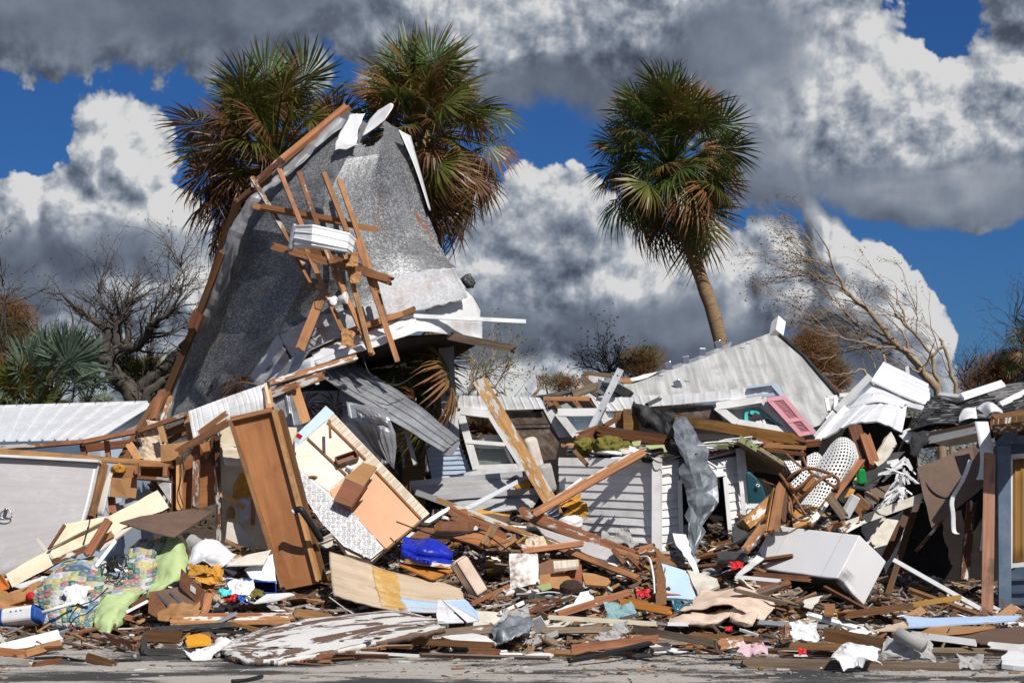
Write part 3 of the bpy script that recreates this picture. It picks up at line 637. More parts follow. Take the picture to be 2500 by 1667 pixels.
bare_tree('bare_tree', 'thin grey leafless saplings behind the olive fan palm', [
    (L3(36, (290, 840), (300, 640), (250, 540), (130, 480), k='k3'), .05, .02, 5), (L3(36, (20, 700), (15, 420), (30, 260), (40, 150), k='k3'), .05, .01, 4),
    (L3(36, (620, 960), (560, 850), (480, 720), (370, 620), k='k3'), .04, .012, 5), (L3(36, (760, 1020), (800, 880), (860, 760), (1000, 640), k='k3'), .05, .012, 6),
    (L3(36.5, (30, 420), (110, 330), (210, 300), (240, 320), k='k3'), .03, .008, 3)], 6, 'bark_grey', 3, .7, 3, Vector((-.05, 0, .05)), 'leaf_dry', 350, leaf_sz=.03)
bare_tree('leaning_tree', 'pale leaning tree stripped by wind with dry leaves on its upwind twigs', [
    (L3(38, (1640, 1480), (1510, 1300), (1410, 1170), (1330, 1090), (1220, 990), (1160, 900), (1060, 790), (940, 690), (860, 590), (800, 470), (720, 270), (640, 140), k='b7'), .20, .02, 7),
    (L3(38, (1330, 1110), (1210, 1060), (1130, 1010), (1010, 950), (900, 830), (800, 720), (700, 640), k='b7', dy=.08), .09, .015, 7),
    (L3(38, (1130, 1080), (1020, 1050), (880, 1020), (760, 970), (640, 870), (520, 790), k='b7', dy=-.1), .07, .01, 7),
    (L3(38, (940, 690), (820, 600), (700, 540), (560, 510), (420, 515), k='b7', dy=.1), .05, .006, 5),
    (L3(38, (800, 470), (700, 400), (600, 380), (480, 330), k='b7', dy=.1), .03, .006, 4), (L3(38, (860, 590), (780, 500), (680, 380), (560, 180), k='b7', dy=-.08), .03, .005, 6),
    (L3(38.4, (1660, 1450), (1600, 1290), (1590, 1170), (1500, 1040), (1400, 940), (1330, 870), (1290, 815), k='b7'), .10, .05, 3),
    (L3(38.4, (1400, 940), (1360, 870), (1350, 790), (1290, 730), k='b7'), .05, .03, 2), (L3(38.4, (1460, 990), (1465, 860), (1440, 790), (1370, 740), k='b7'), .03, .008, 2),
    (L3(37.8, (1780, 1470), (1740, 1300), (1710, 1170), (1680, 1080), (1650, 1020), k='b7'), .10, .06, 1), (L3(37.8, (1510, 1330), (1530, 1230), (1590, 1160), (1670, 1080), k='b7'), .07, .06, 1),
    (L3(38, (1210, 1230), (1195, 1140), (1130, 1090), (960, 1110), (820, 1150), k='b7'), .08, .02, 4), (L3(38, (1060, 1310), (960, 1295), (860, 1310), (700, 1330), k='b7'), .06, .02, 3),
    (L3(38, (1120, 1270), (1080, 1120), (1010, 1000), (870, 860), k='b7', dy=.1), .035, .008, 5)], 9, 'bark_tan', 2, .85, 3, Vector((-.6, 0, .12)), 'leaf_dry', 2200, leaf_sz=.03, spread=.45, thin=.44)
bare_tree('bare_tree', 'grey leafless scrub between the crushed palm and the white house', [
    (L3(37, (640, 480), (560, 250), (640, 100), (740, 50), k='b2'), .06, .01, 6), (L3(37, (800, 330), (700, 240), (760, 120), (790, 60), k='b2'), .03, .008, 6), (L3(37, (1000, 320), (1060, 230), (1070, 170), k='b2'), .05, .03, 2), (L3(37, (470, 300), (520, 180), (560, 20), k='b2'), .04, .008, 6)], 12, 'bark_tan', 3, .7, 3, Vector((.05, 0, .15)), 'leaf_green', 500, leaf_sz=.04)
bare_tree('bare_tree', 'low dark gnarled tree behind the loose boards on the white house', [
    (L3(40, (1640, 260), (1580, 110), (1500, 60), (1430, 40), k='b2'), .07, .015, 6), (L3(40, (1600, 130), (1640, 60), (1600, -10), k='b2'), .05, .01, 6), (L3(40, (1560, 100), (1700, 70), (1740, 20), k='b2'), .04, .01, 6)], 14, 'bark_grey', 4, .5, 3, Vector((0, 0, .1)), 'leaf_dry', 300, leaf_sz=.04)
bare_tree('bare_tree', 'dark leafless twigs above the grey shingle roof at the edge', [
    (L3(42, (2330, 1200), (2310, 1040), (2270, 900), (2290, 780), k='b7'), .05, .008, 7), (L3(42, (1900, 1500), (1850, 1330), (1900, 1240), k='b7'), .05, .01, 7), (L3(42, (1990, 1480), (1960, 1340), (2010, 1270), k='b7'), .04, .01, 6)], 15, 'bark_grey', 3, .7, 3, Vector((0, 0, .15)), 'leaf_dry', 250, leaf_sz=.03)

def needle_tree(label, base, clumps, seed, n=700, nl=.16):
    rs = random.Random(seed); top = base; base = Vector((top.x, top.y, -.1)); root = thing('pine_tree', label, 'tree', base)
    vs, fs, uvs = [], [], []; tv, tf, tu = [], [], []; st = top-base
    tube_geo([Vector((0, 0, 0)), st*.5, st], [.11, .09, .06], 8, tv, tf, tu)
    for c, r in clumps:
        c = c-base; tube_geo([st, (c+st)*.5+Vector((0, 0, -.1)), c], [.05, .035, .012], 6, tv, tf, tu)
        for i in range(int(n*r*r*6)):
            d = Vector((rs.gauss(0, 1), rs.gauss(0, 1), rs.gauss(.25, 1))).normalized(); p = c+d*r*rs.random()**.6*(1+.3*noise.noise(d*3+c)); e = (d+Vector((rs.gauss(0, .4), rs.gauss(0, .4), rs.gauss(0, .4)))).normalized()*nl; s = e.orthogonal().normalized()*.006
            k = len(vs); vs += [p-s, p+s, p+e]; fs.append((k, k+1, k+2)); uvs += [(0, 0), (1, 0), (.5, 1)]
    link('trunk', mesh('trunk', tv, tf, tu, True), 'bark_grey', Matrix.Translation(base), root)
    link('crown', mesh('crown', vs, fs, uvs), 'needle', Matrix.Translation(base), root)
needle_tree('rust coloured storm-burnt pine beside the thin grey saplings', P(-20, 1060, 38), [(V('k3', 40, 480, 38), .5), (V('k3', 120, 560, 38), .5), (V('k3', 20, 600, 38), .5), (V('k3', 140, 660, 38), .35), (V('k3', -60, 700, 38), .6)], 1, 1300)
needle_tree('small olive pine with a rounded double top behind the whitewashed roof', P(1570, 1050, 44), [(V('b3', 500, 430, 44), .36), (V('b3', 610, 415, 44), .38), (V('b3', 550, 480, 44), .34)], 2, 2200, .12)
needle_tree('rust brown pine crowding behind the high corner of the whitewashed roof', P(2020, 1080, 43), [(V('b7', 560, 1110, 43), .48), (V('b7', 660, 1160, 43), .5), (V('b7', 610, 1230, 43), .45), (V('b7', 710, 1230, 43), .36), (V('b7', 830, 1320, 43), .28), (V('b7', 830, 1410, 43), .26)], 3, 2600, .12)
needle_tree('olive brown pine above the grey shingle roof beside the green palm', P(2440, 1060, 45), [(V('b7', 2100, 1320, 45), .5), (V('b7', 2200, 1310, 45), .55), (V('b7', 2300, 1290, 45), .55), (V('b7', 2150, 1400, 45), .5), (V('b7', 2000, 1390, 45), .5), (V('b7', 1930, 1440, 45), .4)], 4, 1000, .2)
needle_tree('two small rust and olive pine tops behind the leaning pale plank', P(1360, 1040, 46), [(V('b2', 1100, 170, 46), .16), (V('b2', 1220, 195, 46), .25), (V('b2', 1300, 205, 46), .25)], 5, 3000, .10)

# far wood closing the horizon
rs = random.Random(77); vs, fs, uvs = [], [], []
for i in range(42000):
    px = rs.uniform(-700, 3200); Y = rs.uniform(50, 66); top = 985+40*noise.noise(Vector((px*.006, 1, 0)))+22*noise.noise(Vector((px*.03, 4, 0)))
    zt = P(px, top, Y).z; z = zt*(1-rs.random()**1.5); p = P(px, top, Y); p.z = z
    if noise.noise(Vector((px*.02, z*1.2, Y*.4))) < -.12 and rs.random() < .8: continue
    a = Vector((rs.gauss(0, 1), rs.gauss(0, 1), rs.gauss(0, 1))).normalized()*rs.uniform(.07, .18); b = a.orthogonal().normalized()*rs.uniform(.02, .05)
    k = len(vs); vs += [p-a, p+b, p+a, p-b]; fs.append((k, k+1, k+2, k+3)); uvs += [(px*.02, z)]*4
tag(link('far_wood', mesh('far_wood', vs, fs, uvs), 'leaf_wood', Matrix.Identity(4)), 'dark green mass of far scrub along the horizon', 'wood', kind='stuff')

# ================================================================== left: house with white metal roof
def Q(k, *pts): return [V(k, *p) for p in pts]
def vent(M, parent=None): pass
t = thing('house', 'low house under a ribbed white metal roof at the edge of the wreckage', 'house', P(60, 1300, 27))
rl = Q('k4', (-160, 108, 29.5), (1065, 72, 29.5)); el_ = Q('k4', (-160, 352, 26), (590, 338, 26))
roof = sheet('roof', None, None, [rl, el_], 260, 6, .02, 'roof_white', corr=(.235, .028, 'u'), parent=t, smooth=False, hard=True)
poly('soffit', None, None, Q('k4', (600, 352, 26.1), (1092, 92, 29.4), (1040, 200, 29.3), (640, 400, 26.2)), .05, 'grey_metal', parent=t)
poly('gable_trim', None, None, Q('k4', (590, 330, 25.95), (1062, 66, 29.45), (1092, 88, 29.4), (625, 372, 25.9)), .04, 'roof_white', parent=t)
poly('eave_trim', None, None, Q('k4', (-160, 350, 25.98), (592, 336, 25.98), (600, 372, 25.98), (-160, 388, 25.98)), .05, 'slate_blue', parent=t)
box('wall', None, None, P(60, 1210, 27.3)-Vector((.35, -.6, .2)), (3.6, 2.4, 2.0), 'blue_siding', parent=t)
poly('side_wall', None, None, Q('k4', (640, 400, 26.15), (1035, 205, 29.2), (1060, 700, 29.2), (660, 780, 26.15)), .05, 'grey_wall', parent=t)
for i in range(14):
    for j in range(3):
        a = rl[0].lerp(rl[1], (i+.4)/14); b = el_[0].lerp(el_[1], (i+.4)/14); p = a.lerp(b, (j+.5)/4.2)
        link('screw', box_mesh(.014, .014, .01, .003, 1), 'grey_metal', Matrix.Translation(p+Vector((0, 0, .012))), roof)
for i in range(13):
    a = rl[0].lerp(rl[1], i/13); b = rl[0].lerp(rl[1], (i+.93)/13); board('ridge_cap', None, None, a, b, .12, .05, 'roof_white', parent=t, br=(0, 0), face=Vector((0, -.3, 1)))

# ================================================================== the torn-up galvanised roof
T1 = thing('torn_roof', 'huge curled galvanised metal roof sheet standing on edge against the palms', 'roof', P(560, 1060, 26.2))
rows = [Q('k1', (1180, 540, 26.6), (1230, 560, 26.2), (1330, 640, 26.0), (1420, 600, 26.3), (1490, 640, 26.5)),
        Q('k1', (820, 850, 26.4), (900, 850, 26.0), (1180, 830, 25.5), (1380, 800, 25.7), (1570, 850, 26.2)),
        Q('k1', (600, 1060, 26.2), (720, 1060, 25.9), (1050, 1080, 25.1), (1330, 1060, 25.5), (1680, 1180, 26.0)),
        Q('k1', (470, 1240, 26.3), (590, 1260, 26.1), (980, 1330, 24.95), (1340, 1340, 25.3), (1790, 1440, 25.8)),
        Q('k2', (400, 180, 26.5), (520, 260, 26.5), (930, 300, 25.1), (1360, 330, 25.2), (1850, 240, 25.5)),
        Q('k2', (250, 600, 26.9), (400, 640, 26.9), (740, 650, 25.7), (980, 560, 25.0), (1420, 520, 25.1)),
        Q('k2', (130, 860, 27.1), (260, 880, 27.1), (560, 900, 26.4), (700, 850, 25.6), (850, 790, 25.2)),
        Q('k2', (70, 1180, 27.2), (170, 1180, 27.1), (420, 1130, 26.8), (560, 1010, 26.2), (640, 940, 25.8)),
        Q('k2', (60, 1330, 27.2), (150, 1330, 27.1), (330, 1290, 26.9), (430, 1230, 26.6), (500, 1180, 26.4))]
hole = lambda u, v: ((u-.63)/.11)**2+((v-.035)/.045)**2 < 1
sheet('sheet', None, None, rows, 64, 80, .006, 'galvanised', crumple=.008, cscale=1.6, parent=T1, jag=.03, tear=hole, hard=True, smooth=False)
er = [[V('k1', x-14, y, Y-.03) for x, y, Y in ((1130, 570, 26.2), (800, 880, 26.0), (590, 1080, 25.9), (470, 1290, 26.0))]+[V('k2', x, y, Y) for x, y, Y in ((330, 420, 26.3), (190, 700, 26.6), (90, 960, 26.8), (40, 1250, 26.9))],
      [V('k1', x, y, Y-.05) for x, y, Y in ((1215, 590, 26.05), (900, 920, 25.7), (690, 1080, 25.7), (560, 1330, 25.9))]+[V('k2', x, y, Y) for x, y, Y in ((440, 480, 26.25), (260, 740, 26.6), (150, 990, 26.8), (110, 1250, 26.9))]]
er2 = [[a, a.lerp(b, .3+.08*(i % 2))+Vector((0, -.05, 0)), a.lerp(b, .55+.2*(i % 3 == 0))] for i, (a, b) in enumerate(zip(*er))]
sheet('curled_edge', None, None, er2, 8, 60, .006, 'edge_metal', crumple=.02, cscale=3., crease=.03, parent=T1, jag=.04, smooth=False)
sheet('bottom_flashing', None, None, [Q('k2', (1360, 330, 25.12), (1600, 270, 25.35), (1840, 238, 25.42)), Q('k2', (1400, 440, 25.08), (1650, 370, 25.28), (1890, 330, 25.4)), Q('k2', (1420, 535, 25.02), (1680, 490, 25.2), (1930, 425, 25.35))], 24, 14, .006, 'flashing', corr=(.26, .012, 'u'), crumple=.02, parent=T1, jag=.03)
sheet('lower_flashing', None, None, [Q('k2', (770, 650, 25.45), (960, 550, 24.93), (1420, 440, 24.98)), Q('k2', (800, 720, 25.35), (980, 640, 24.88), (1420, 500, 24.95)), Q('k2', (850, 800, 25.15), (1000, 720, 24.85), (1420, 560, 24.92))], 24, 10, .006, 'flashing', crumple=.02, parent=T1, jag=.03)
sheet('inner_flashing', None, None, [Q('k2', (760, 650, 25.55), (840, 830, 25.1)), Q('k2', (640, 830, 25.9), (740, 900, 25.4)), Q('k2', (560, 930, 26.1), (640, 970, 25.7))], 14, 20, .006, 'flashing', corr=(.12, .01, 'u'), crumple=.03, parent=T1, jag=.03)
sheet('torn_flap', None, None, [Q('k1', (1200, 560, 26.0), (1290, 560, 25.85)), Q('k1', (1130, 680, 25.7), (1240, 700, 25.6)), Q('k1', (1100, 780, 25.5), (1250, 740, 25.45))], 8, 10, .006, 'white_metal', crumple=.03, cscale=4, parent=T1, jag=.04)
sheet('ridge_cap', None, None, [Q('k1', (1370, 530, 26.0), (1450, 485, 25.9)), Q('k1', (1320, 590, 25.9), (1468, 505, 25.8)), Q('k1', (1275, 690, 25.7), (1420, 590, 25.7))], 8, 8, .006, 'white_metal', parent=T1, crumple=.015)
sheet('right_flashing', None, None, [Q('k1', (1500, 650, 26.1), (1575, 690, 26.3)), Q('k1', (1600, 880, 26.05), (1650, 960, 26.2)), Q('k1', (1690, 1150, 25.9), (1700, 1150, 26.0))], 4, 16, .006, 'white_metal', parent=T1)
poly('torn_hole', None, None, Q('k2', (350, 955, 26.55), (352, 985, 26.5), (320, 1035, 26.5), (305, 1020, 26.5)), .01, 'black', parent=T1)
# wooden edge beams nailed along the sheet
for i, (a, b, w) in enumerate((((1190, 500, 26.2), (740, 870, 25.8), .10), ((790, 830, 25.8), (590, 1010, 25.8), .11), ((720, 920, 25.75), (480, 1120, 25.9), .09), ((510, 1080, 25.8), (340, 1600, 26.4), .10))):
    board('edge_beam', None, None, V('k1', *a), V('k1', *b), w, .06, 'lumber_dark' if i else 'lumber', roll=35, parent=T1)
board('edge_beam', None, None, V('k2', 420, 130, 26.0), V('k2', 205, 690, 26.5), .09, .06, 'lumber_dark', 15, parent=T1)
board('edge_beam', None, None, V('k2', 270, 510, 26.3), V('k2', 225, 620, 26.3), .16, .06, 'lumber_dark', 15, parent=T1)
board('edge_beam', None, None, V('k2', 215, 660, 26.5), V('k2', 30, 1100, 26.7), .10, .05, 'lumber_dark', 15, parent=T1)
# purlins and battens hanging on it
BT_ = .66; BT = [('k1', (590, 940, 25.3), (920, 1490, 24.75), .085), ('k1', (760, 890, 25.0), (905, 1250, 24.7), .085), ('k1', (880, 905, 24.95), (1120, 1568, 24.6), .085), ('k1', (1035, 910, 24.9), (1185, 1290, 24.65), .09), ('k1', (1130, 950, 24.95), (1370, 1640, 24.6), .09),
      ('k2', (930, 120, 24.75), (1160, 640, 24.6), .085), ('k2', (1040, 100, 24.7), (1340, 780, 24.45), .10), ('k2', (1170, 150, 24.68), (1330, 770, 24.40), .09), ('k2', (1240, 60, 24.75), (1495, 820, 24.40), .10), ('k2', (870, 180, 24.85), (985, 380, 24.75), .07),
      ('k2', (1090, 260, 24.75), (1300, 660, 24.6), .07), ('k2', (1360, 340, 24.75), (1420, 560, 24.65), .07)]
for i, (k, a, b, w) in enumerate(BT): board('batten', None, None, V(k, *a), V(k, *b), w*BT_, .045, 'lumber', roll=-18+5*(i % 3), parent=T1)
for (k, a, b, w) in (('k1', (600, 1120, 25.05), (1375, 1270, 24.85), .07), ('k1', (650, 1120, 25.0), (1180, 1215, 24.8), .06), ('k1', (715, 1365, 24.85), (1440, 1568, 24.5), .09), ('k2', (890, 110, 24.8), (1465, 325, 24.5), .11)):
    board('cross_batten', None, None, V(k, *a), V(k, *b), w, .05, 'lumber', roll=12, parent=T1)
board('batten', None, None, V('k2', 1030, 400, 24.7), V('k2', 890, 745, 24.6), .12, .04, 'lumber_pale', parent=T1)
for a, b in (((840, 820, 25.1), (1610, 490, 24.7)), ((1150, 650, 24.75), (1600, 500, 24.75))): board('batten', None, None, V('k2', *a), V('k2', *b), .07, .06, 'lumber', parent=T1, bow=.06)
tag(sheet('vent_cover', None, None, [Q('k1', (870, 1242, 24.45), (970, 1240, 24.25), (1190, 1290, 24.4), (1230, 1330, 24.5)), Q('k1', (858, 1310, 24.4), (965, 1330, 24.15), (1180, 1380, 24.3), (1215, 1400, 24.42)), Q('k1', (862, 1385, 24.4), (965, 1375, 24.2), (1175, 1410, 24.3), (1190, 1420, 24.4))], 24, 24, .012, 'white_metal', corr=(.075, .014, 'v'), hard=True, smooth=False), 'crumpled white louvred metal cover caught on the battens of the torn roof', 'vent cover')
box('end_cap', 'grey metal end cap beside the white louvred cover on the battens', 'end cap', V('k1', 845, 1315, 24.5), (.07, .16, .34), 'mill_metal', (0, 10, 8), .03, seg=3)
lt = thing('floodlight', 'white twin floodlight dangling by its wire from the battens', 'floodlight', V('k2', 1110, 430, 24.5))
for x, y, r, an in ((1085, 455, .05, 0), (1130, 430, .08, 1), (1060, 430, .035, 2)):
    vs, fs, uvs = tube_geo([Vector((0, 0, 0)), Vector((.02, -.05, 0)), Vector((.03, -.1, .01)), Vector((.035, -.11, .01))], [r*.5, r*.7, r, r*.85], 12); link('lamp_head', mesh('lamp_head', vs, fs, uvs, True), 'white_metal', Matrix.Translation(V('k2', x, y, 24.55)) @ Matrix.Rotation(an*.9, 4, 'Z'), lt)
tube('bracket', None, None, Q('k2', (1060, 430, 24.6), (1110, 440, 24.62), (1150, 420, 24.6)), .025, 'white_metal', parent=lt)
tube('cable', None, None, Q('k2', (985, 440, 24.65), (1010, 410, 24.55), (1060, 430, 24.55), (1080, 390, 24.6)), .006, 'black', 5, parent=lt)
tube('cable', 'thin black wire looping below the battens over the white flashing', 'cable', Q('k2', (1010, 610, 24.8), (960, 640, 24.85), (960, 670, 24.85), (995, 695, 24.8)), .006, 'black', 5, res=14)
for i, (x, y, w, h) in enumerate(((1215, 190, .05, .12), (1235, 300, .05, .10), (1190, 670, .09, .15), (1165, 395, .06, .05), (1265, 600, .03, .06))):
    rag('shredded_paper', ['tan paper shred beside the louvred cover on the battens', 'tan paper shred halfway down the hanging battens', 'largest tan paper shred at the bottom of the battens', 'curl of tan paper above the twin floodlight', 'tiny tan paper scrap near the lowest batten ends'][i], 'paper', V('k2', x, y, 24.5), h*.6, 'cardboard', i, group='paper shreds on the battens', tall=1.2)

# ------------------------------------------------------------------ eave below the torn roof
t = thing('broken_eave', 'crumpled white eave with soffit hanging under the torn roof sheet', 'eave', V('k2', 1500, 900, 25))
sheet('fascia', None, None, [Q('k2', (960, 760, 24.9), (1180, 680, 24.8), (1400, 600, 24.75), (1590, 535, 24.8)), Q('k2', (970, 810, 24.75), (1200, 730, 24.65), (1420, 650, 24.6), (1610, 565, 24.65))], 40, 8, .01, 'white_metal', corr=(.04, .006, 'v'), crumple=.025, cscale=5, parent=t)
sheet('fascia', None, None, [Q('k2', (975, 815, 24.75), (1240, 730, 24.65), (1500, 620, 24.6), (1610, 560, 24.7), (1800, 560, 24.9), (2010, 570, 25.2)), Q('k2', (990, 840, 24.7), (1250, 760, 24.6), (1540, 660, 24.55), (1640, 630, 24.65), (1800, 650, 24.9), (2022, 680, 25.2))], 40, 8, .015, 'white_metal', crumple=.03, cscale=4, parent=t)
poly('gable_end', None, None, Q('k2', (1640, 520, 25.3), (1920, 380, 25.5), (1960, 420, 25.5), (2005, 500, 25.5), (2003, 560, 25.5), (1700, 535, 25.3)), .05, 'white_paint', parent=t)
board('drip_edge', None, None, V('k2', 1590, 535, 24.7), V('k2', 2285, 570, 25.0), .05, .05, 'white_metal', parent=t, br=(0, 0))
board('rafter_tail', None, None, V('k2', 1800, 655, 25.0), V('k2', 2220, 740, 24.6), .10, .09, 'lumber_grey', 10, parent=t)
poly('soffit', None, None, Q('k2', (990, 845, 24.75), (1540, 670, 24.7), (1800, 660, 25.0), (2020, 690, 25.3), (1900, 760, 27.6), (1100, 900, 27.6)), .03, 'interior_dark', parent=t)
poly('grey_flap', None, None, Q('k2', (870, 770, 25.0), (960, 740, 24.8), (880, 860, 24.9), (720, 960, 25.1), (740, 910, 25.2)), .01, 'mill_metal', parent=t, jag=.01)
board('bracket', None, None, V('k2', 960, 790, 24.75), V('k2', 1000, 960, 24.7), .05, .03, 'white_metal', parent=t)
lump('torn_tarp', 'ragged black roofing scrap curling above the white gable corner', 'roofing scrap', V('k2', 1925, 335, 25.55), (.09, .05, .11), 'dark_metal', .6, 4, seed=5)
box('dark_backing', 'near-black box standing for the shade inside the collapsed house behind the crushed palm', 'wall', P(955, 1075, 28.2), (1.5, .15, 2.5), 'interior_dark')  # shade of the collapsed room put into the colour of a box
poly('metal_post', 'weathered grey metal porch post behind the crushed palm fronds', 'post', Q('k2', (1745, 655, 25.9), (1840, 665, 25.9), (1850, 980, 25.7), (1880, 1310, 25.5), (1780, 1290, 25.5), (1755, 980, 25.7)), .08, 'grey_metal')
t = sheet('gutter_panel', None, None, [Q('k2', (1060, 880, 25.0), (1110, 790, 25.3), (1230, 815, 25.5)), Q('k2', (1060, 940, 24.7), (1190, 900, 24.9), (1330, 890, 25.1)), Q('k2', (1430, 1170, 24.3), (1530, 1090, 24.5), (1590, 1070, 24.7)), Q('k2', (1770, 1380, 23.9), (1840, 1320, 24.1), (1875, 1300, 24.3))], 80, 40, .01, 'mill_metal', corr=(.11, .018, 'u'), crumple=.012, cscale=3, smooth=False)
tag(t, 'long ribbed silver metal roof panel sliding down from under the eave', 'metal panel')
poly('panel_lip', 'folded silver lip hanging from the low end of the ribbed metal panel', 'metal scrap', Q('k2', (1760, 1385, 23.95), (1875, 1305, 24.2), (1880, 1325, 24.2), (1835, 1390, 24.1), (1800, 1395, 24.0)), .02, 'mill_metal')
board('downspout', 'grey metal strip hanging below the ribbed silver panel', 'metal strip', V('k2', 1545, 1240, 24.4), V('k2', 1605, 1455, 24.2), .05, .03, 'grey_metal', br=(0, .3))
sheet('corrugated_sheet', 'crumpled corrugated silver sheet bulging beside the tilted pink wall', 'metal sheet', [Q('k6', (1160, 110, 23.9), (1330, 140, 23.8), (1500, 230, 23.9)), Q('k6', (1180, 240, 23.8), (1400, 310, 23.6), (1550, 370, 23.9)), Q('k6', (1330, 420, 23.8), (1450, 460, 23.7), (1560, 480, 23.9)), Q('k6', (1430, 560, 23.8), (1500, 600, 23.8), (1540, 650, 23.9))], 60, 24, .008, 'mill_metal', corr=(.13, .022, 'u'), crumple=.014, cscale=3.5, smooth=False, hard=True)
sheet('metal_scrap', 'bent shiny metal flap above the crumpled corrugated sheet', 'metal scrap', [Q('k6', (1170, 110, 23.7), (1420, 150, 23.6), (1490, 160, 23.5)), Q('k6', (1260, 190, 23.6), (1430, 230, 23.4), (1500, 240, 23.4)), Q('k6', (1400, 290, 23.5), (1490, 310, 23.4), (1525, 360, 23.4))], 16, 12, .008, 'mill_metal', crumple=.03, cscale=4, crease=.03, smooth=False)
sheet('corrugated_sheet', 'narrow corrugated silver sheet standing between two upright studs', 'metal sheet', [Q('k6', (550, 65, 23.7), (730, 15, 23.7)), Q('k6', (560, 180, 23.65), (760, 150, 23.65)), Q('k6', (590, 320, 23.6), (785, 300, 23.6))], 30, 10, .008, 'mill_metal', corr=(.16, .03, 'u'), crumple=.015)

# ------------------------------------------------------------------ white car buried in the wreck
t = thing('car', 'white car buried behind the silver sheets with a red tail light showing', 'car', P(900, 1250, 25.6))
prof = [(0, .35), (0, .85), (.12, 1.0), (.35, 1.15), (.75, 1.5), (1.15, 1.62), (2.3, 1.58), (2.9, 1.1), (3.9, .95), (4.05, .6), (4.05, .35)]
vs, fs, uvs = [], [], []; wid = [(-.86, .0), (-.80, .02), (-.3, .06), (.3, .06), (.80, .02), (.86, .0)]
for (s, dz) in wid:
    for (x, z) in prof: vs.append((s*(1-.16*max(0, z-1)/.6), x, z+dz*(1 if z > .9 else 0))); uvs.append((s, x))
n = len(prof)
for i in range(len(wid)-1):
    for j in range(n): a, b = i*n+j, i*n+(j+1) % n; fs.append((a, b, b+n, a+n))
fs += [tuple(range(n-1, -1, -1)), tuple(range((len(wid)-1)*n, len(wid)*n))]
CM = Matrix.Translation(Vector((-2.55, 25.3, 1.42))) @ Matrix.Rotation(R(-14), 4, 'Z') @ Matrix.Rotation(R(-3), 4, 'X')
cb = link('body', mesh('body', vs, fs, uvs, True), 'car_white', CM, t); bv = cb.modifiers.new('bevel', 'BEVEL'); bv.width = .04; bv.segments = 3; bv.limit_method = 'ANGLE'
link('rear_window', box_mesh(1.25, .02, .42, .02), 'black', CM @ Matrix.Translation((0, .5, 1.33)) @ Matrix.Rotation(R(-42), 4, 'X'), t)
for s in (-1, 1):
    link('tail_light', box_mesh(.22, .07, .13, .02), 'red', CM @ Matrix.Translation((s*.68, .06, .97)), t)
    for yy in (.75, 3.2):
        vs, fs, uvs = tube_geo([Vector((s*.70, yy, .32)), Vector((s*.88, yy, .32))], .32, 20); w_ = link('wheel', mesh('wheel', vs, fs, uvs), 'black', CM, t)
link('bumper', box_mesh(1.7, .12, .26, .05, 3), 'car_white', CM @ Matrix.Translation((0, -.02, .52)), t)

# ================================================================== collapsed rooms at the left
def B(label, k, a, b, w, m='lumber', t=.045, roll=0., br=(.35, .35), name='board', cat='board', group=None, bow=0., face=None):
    return board(name, label, cat, V(k, *a), V(k, *b), w, t, m, roll, None, group, br, face, bow)
def S(label, name, cat, k, pts, t, m, jag=0., group=None, back=None): return poly(name, label, cat, Q(k, *pts), t, m, jag, None, group, back=back)

t = thing('interior_wall', 'glossy grey interior wall section leaning outward with a towel ring', 'wall', P(60, 1420, 22.8))
sheet('wall_panel', None, None, [Q('k4', (-70, 455, 22.9), (330, 472, 22.85), (718, 495, 22.8)), Q('k4', (-70, 800, 22.65), (310, 800, 22.58), (650, 800, 22.57)), Q('k4', (-70, 1350, 22.3), (260, 1240, 22.3), (560, 1060, 22.35))], 12, 12, .06, 'grey_wall', parent=t)
board('top_trim', None, None, V('k4', -70, 446, 22.85), V('k4', 720, 490, 22.75), .03, .14, 'white_paint', parent=t, br=(0, 0))
for a, b, w in (((742, 500, 22.9), (655, 895, 22.6), .085), ((720, 505, 23.05), (638, 900, 22.72), .05)): board('stud', None, None, V('k4', *a), V('k4', *b), w, .1, 'lumber', 25, parent=t)
board('plate', None, None, V('k4', -70, 412, 23.05), V('k4', 1250, 515, 22.95), .06, .11, 'lumber', parent=t)
tr = thing('towel_ring', 'chrome towel ring mounted on the grey interior wall', 'towel ring', V('k4', 45, 830, 22.6))
vs, fs, uvs = tube_geo(Q('k4', (45, 830, 22.68), (45, 832, 22.45)), [.026, .02], 14); o0 = V('k4', 45, 830, 22.6)
link('mount', mesh('mount', [v-o0 for v in vs], fs, uvs, True), 'steel', Matrix.Translation(o0), tr)
c = V('k4', 45, 872, 22.47); ring = [c+Vector((.066*math.cos(a), 0, .05*math.sin(a))) for a in [i*math.tau/28 for i in range(29)]]
tube('ring', None, None, ring, .008, 'steel', 6, parent=tr)
S('orange plastic sheet corner beside the base of the cream panel', 'plastic_sheet', 'plastic', 'k4', [(-60, 1290, 22.0), (10, 1300, 21.9), (62, 1375, 21.85), (60, 1400, 21.85), (-60, 1440, 21.9)], .02, 'orange')

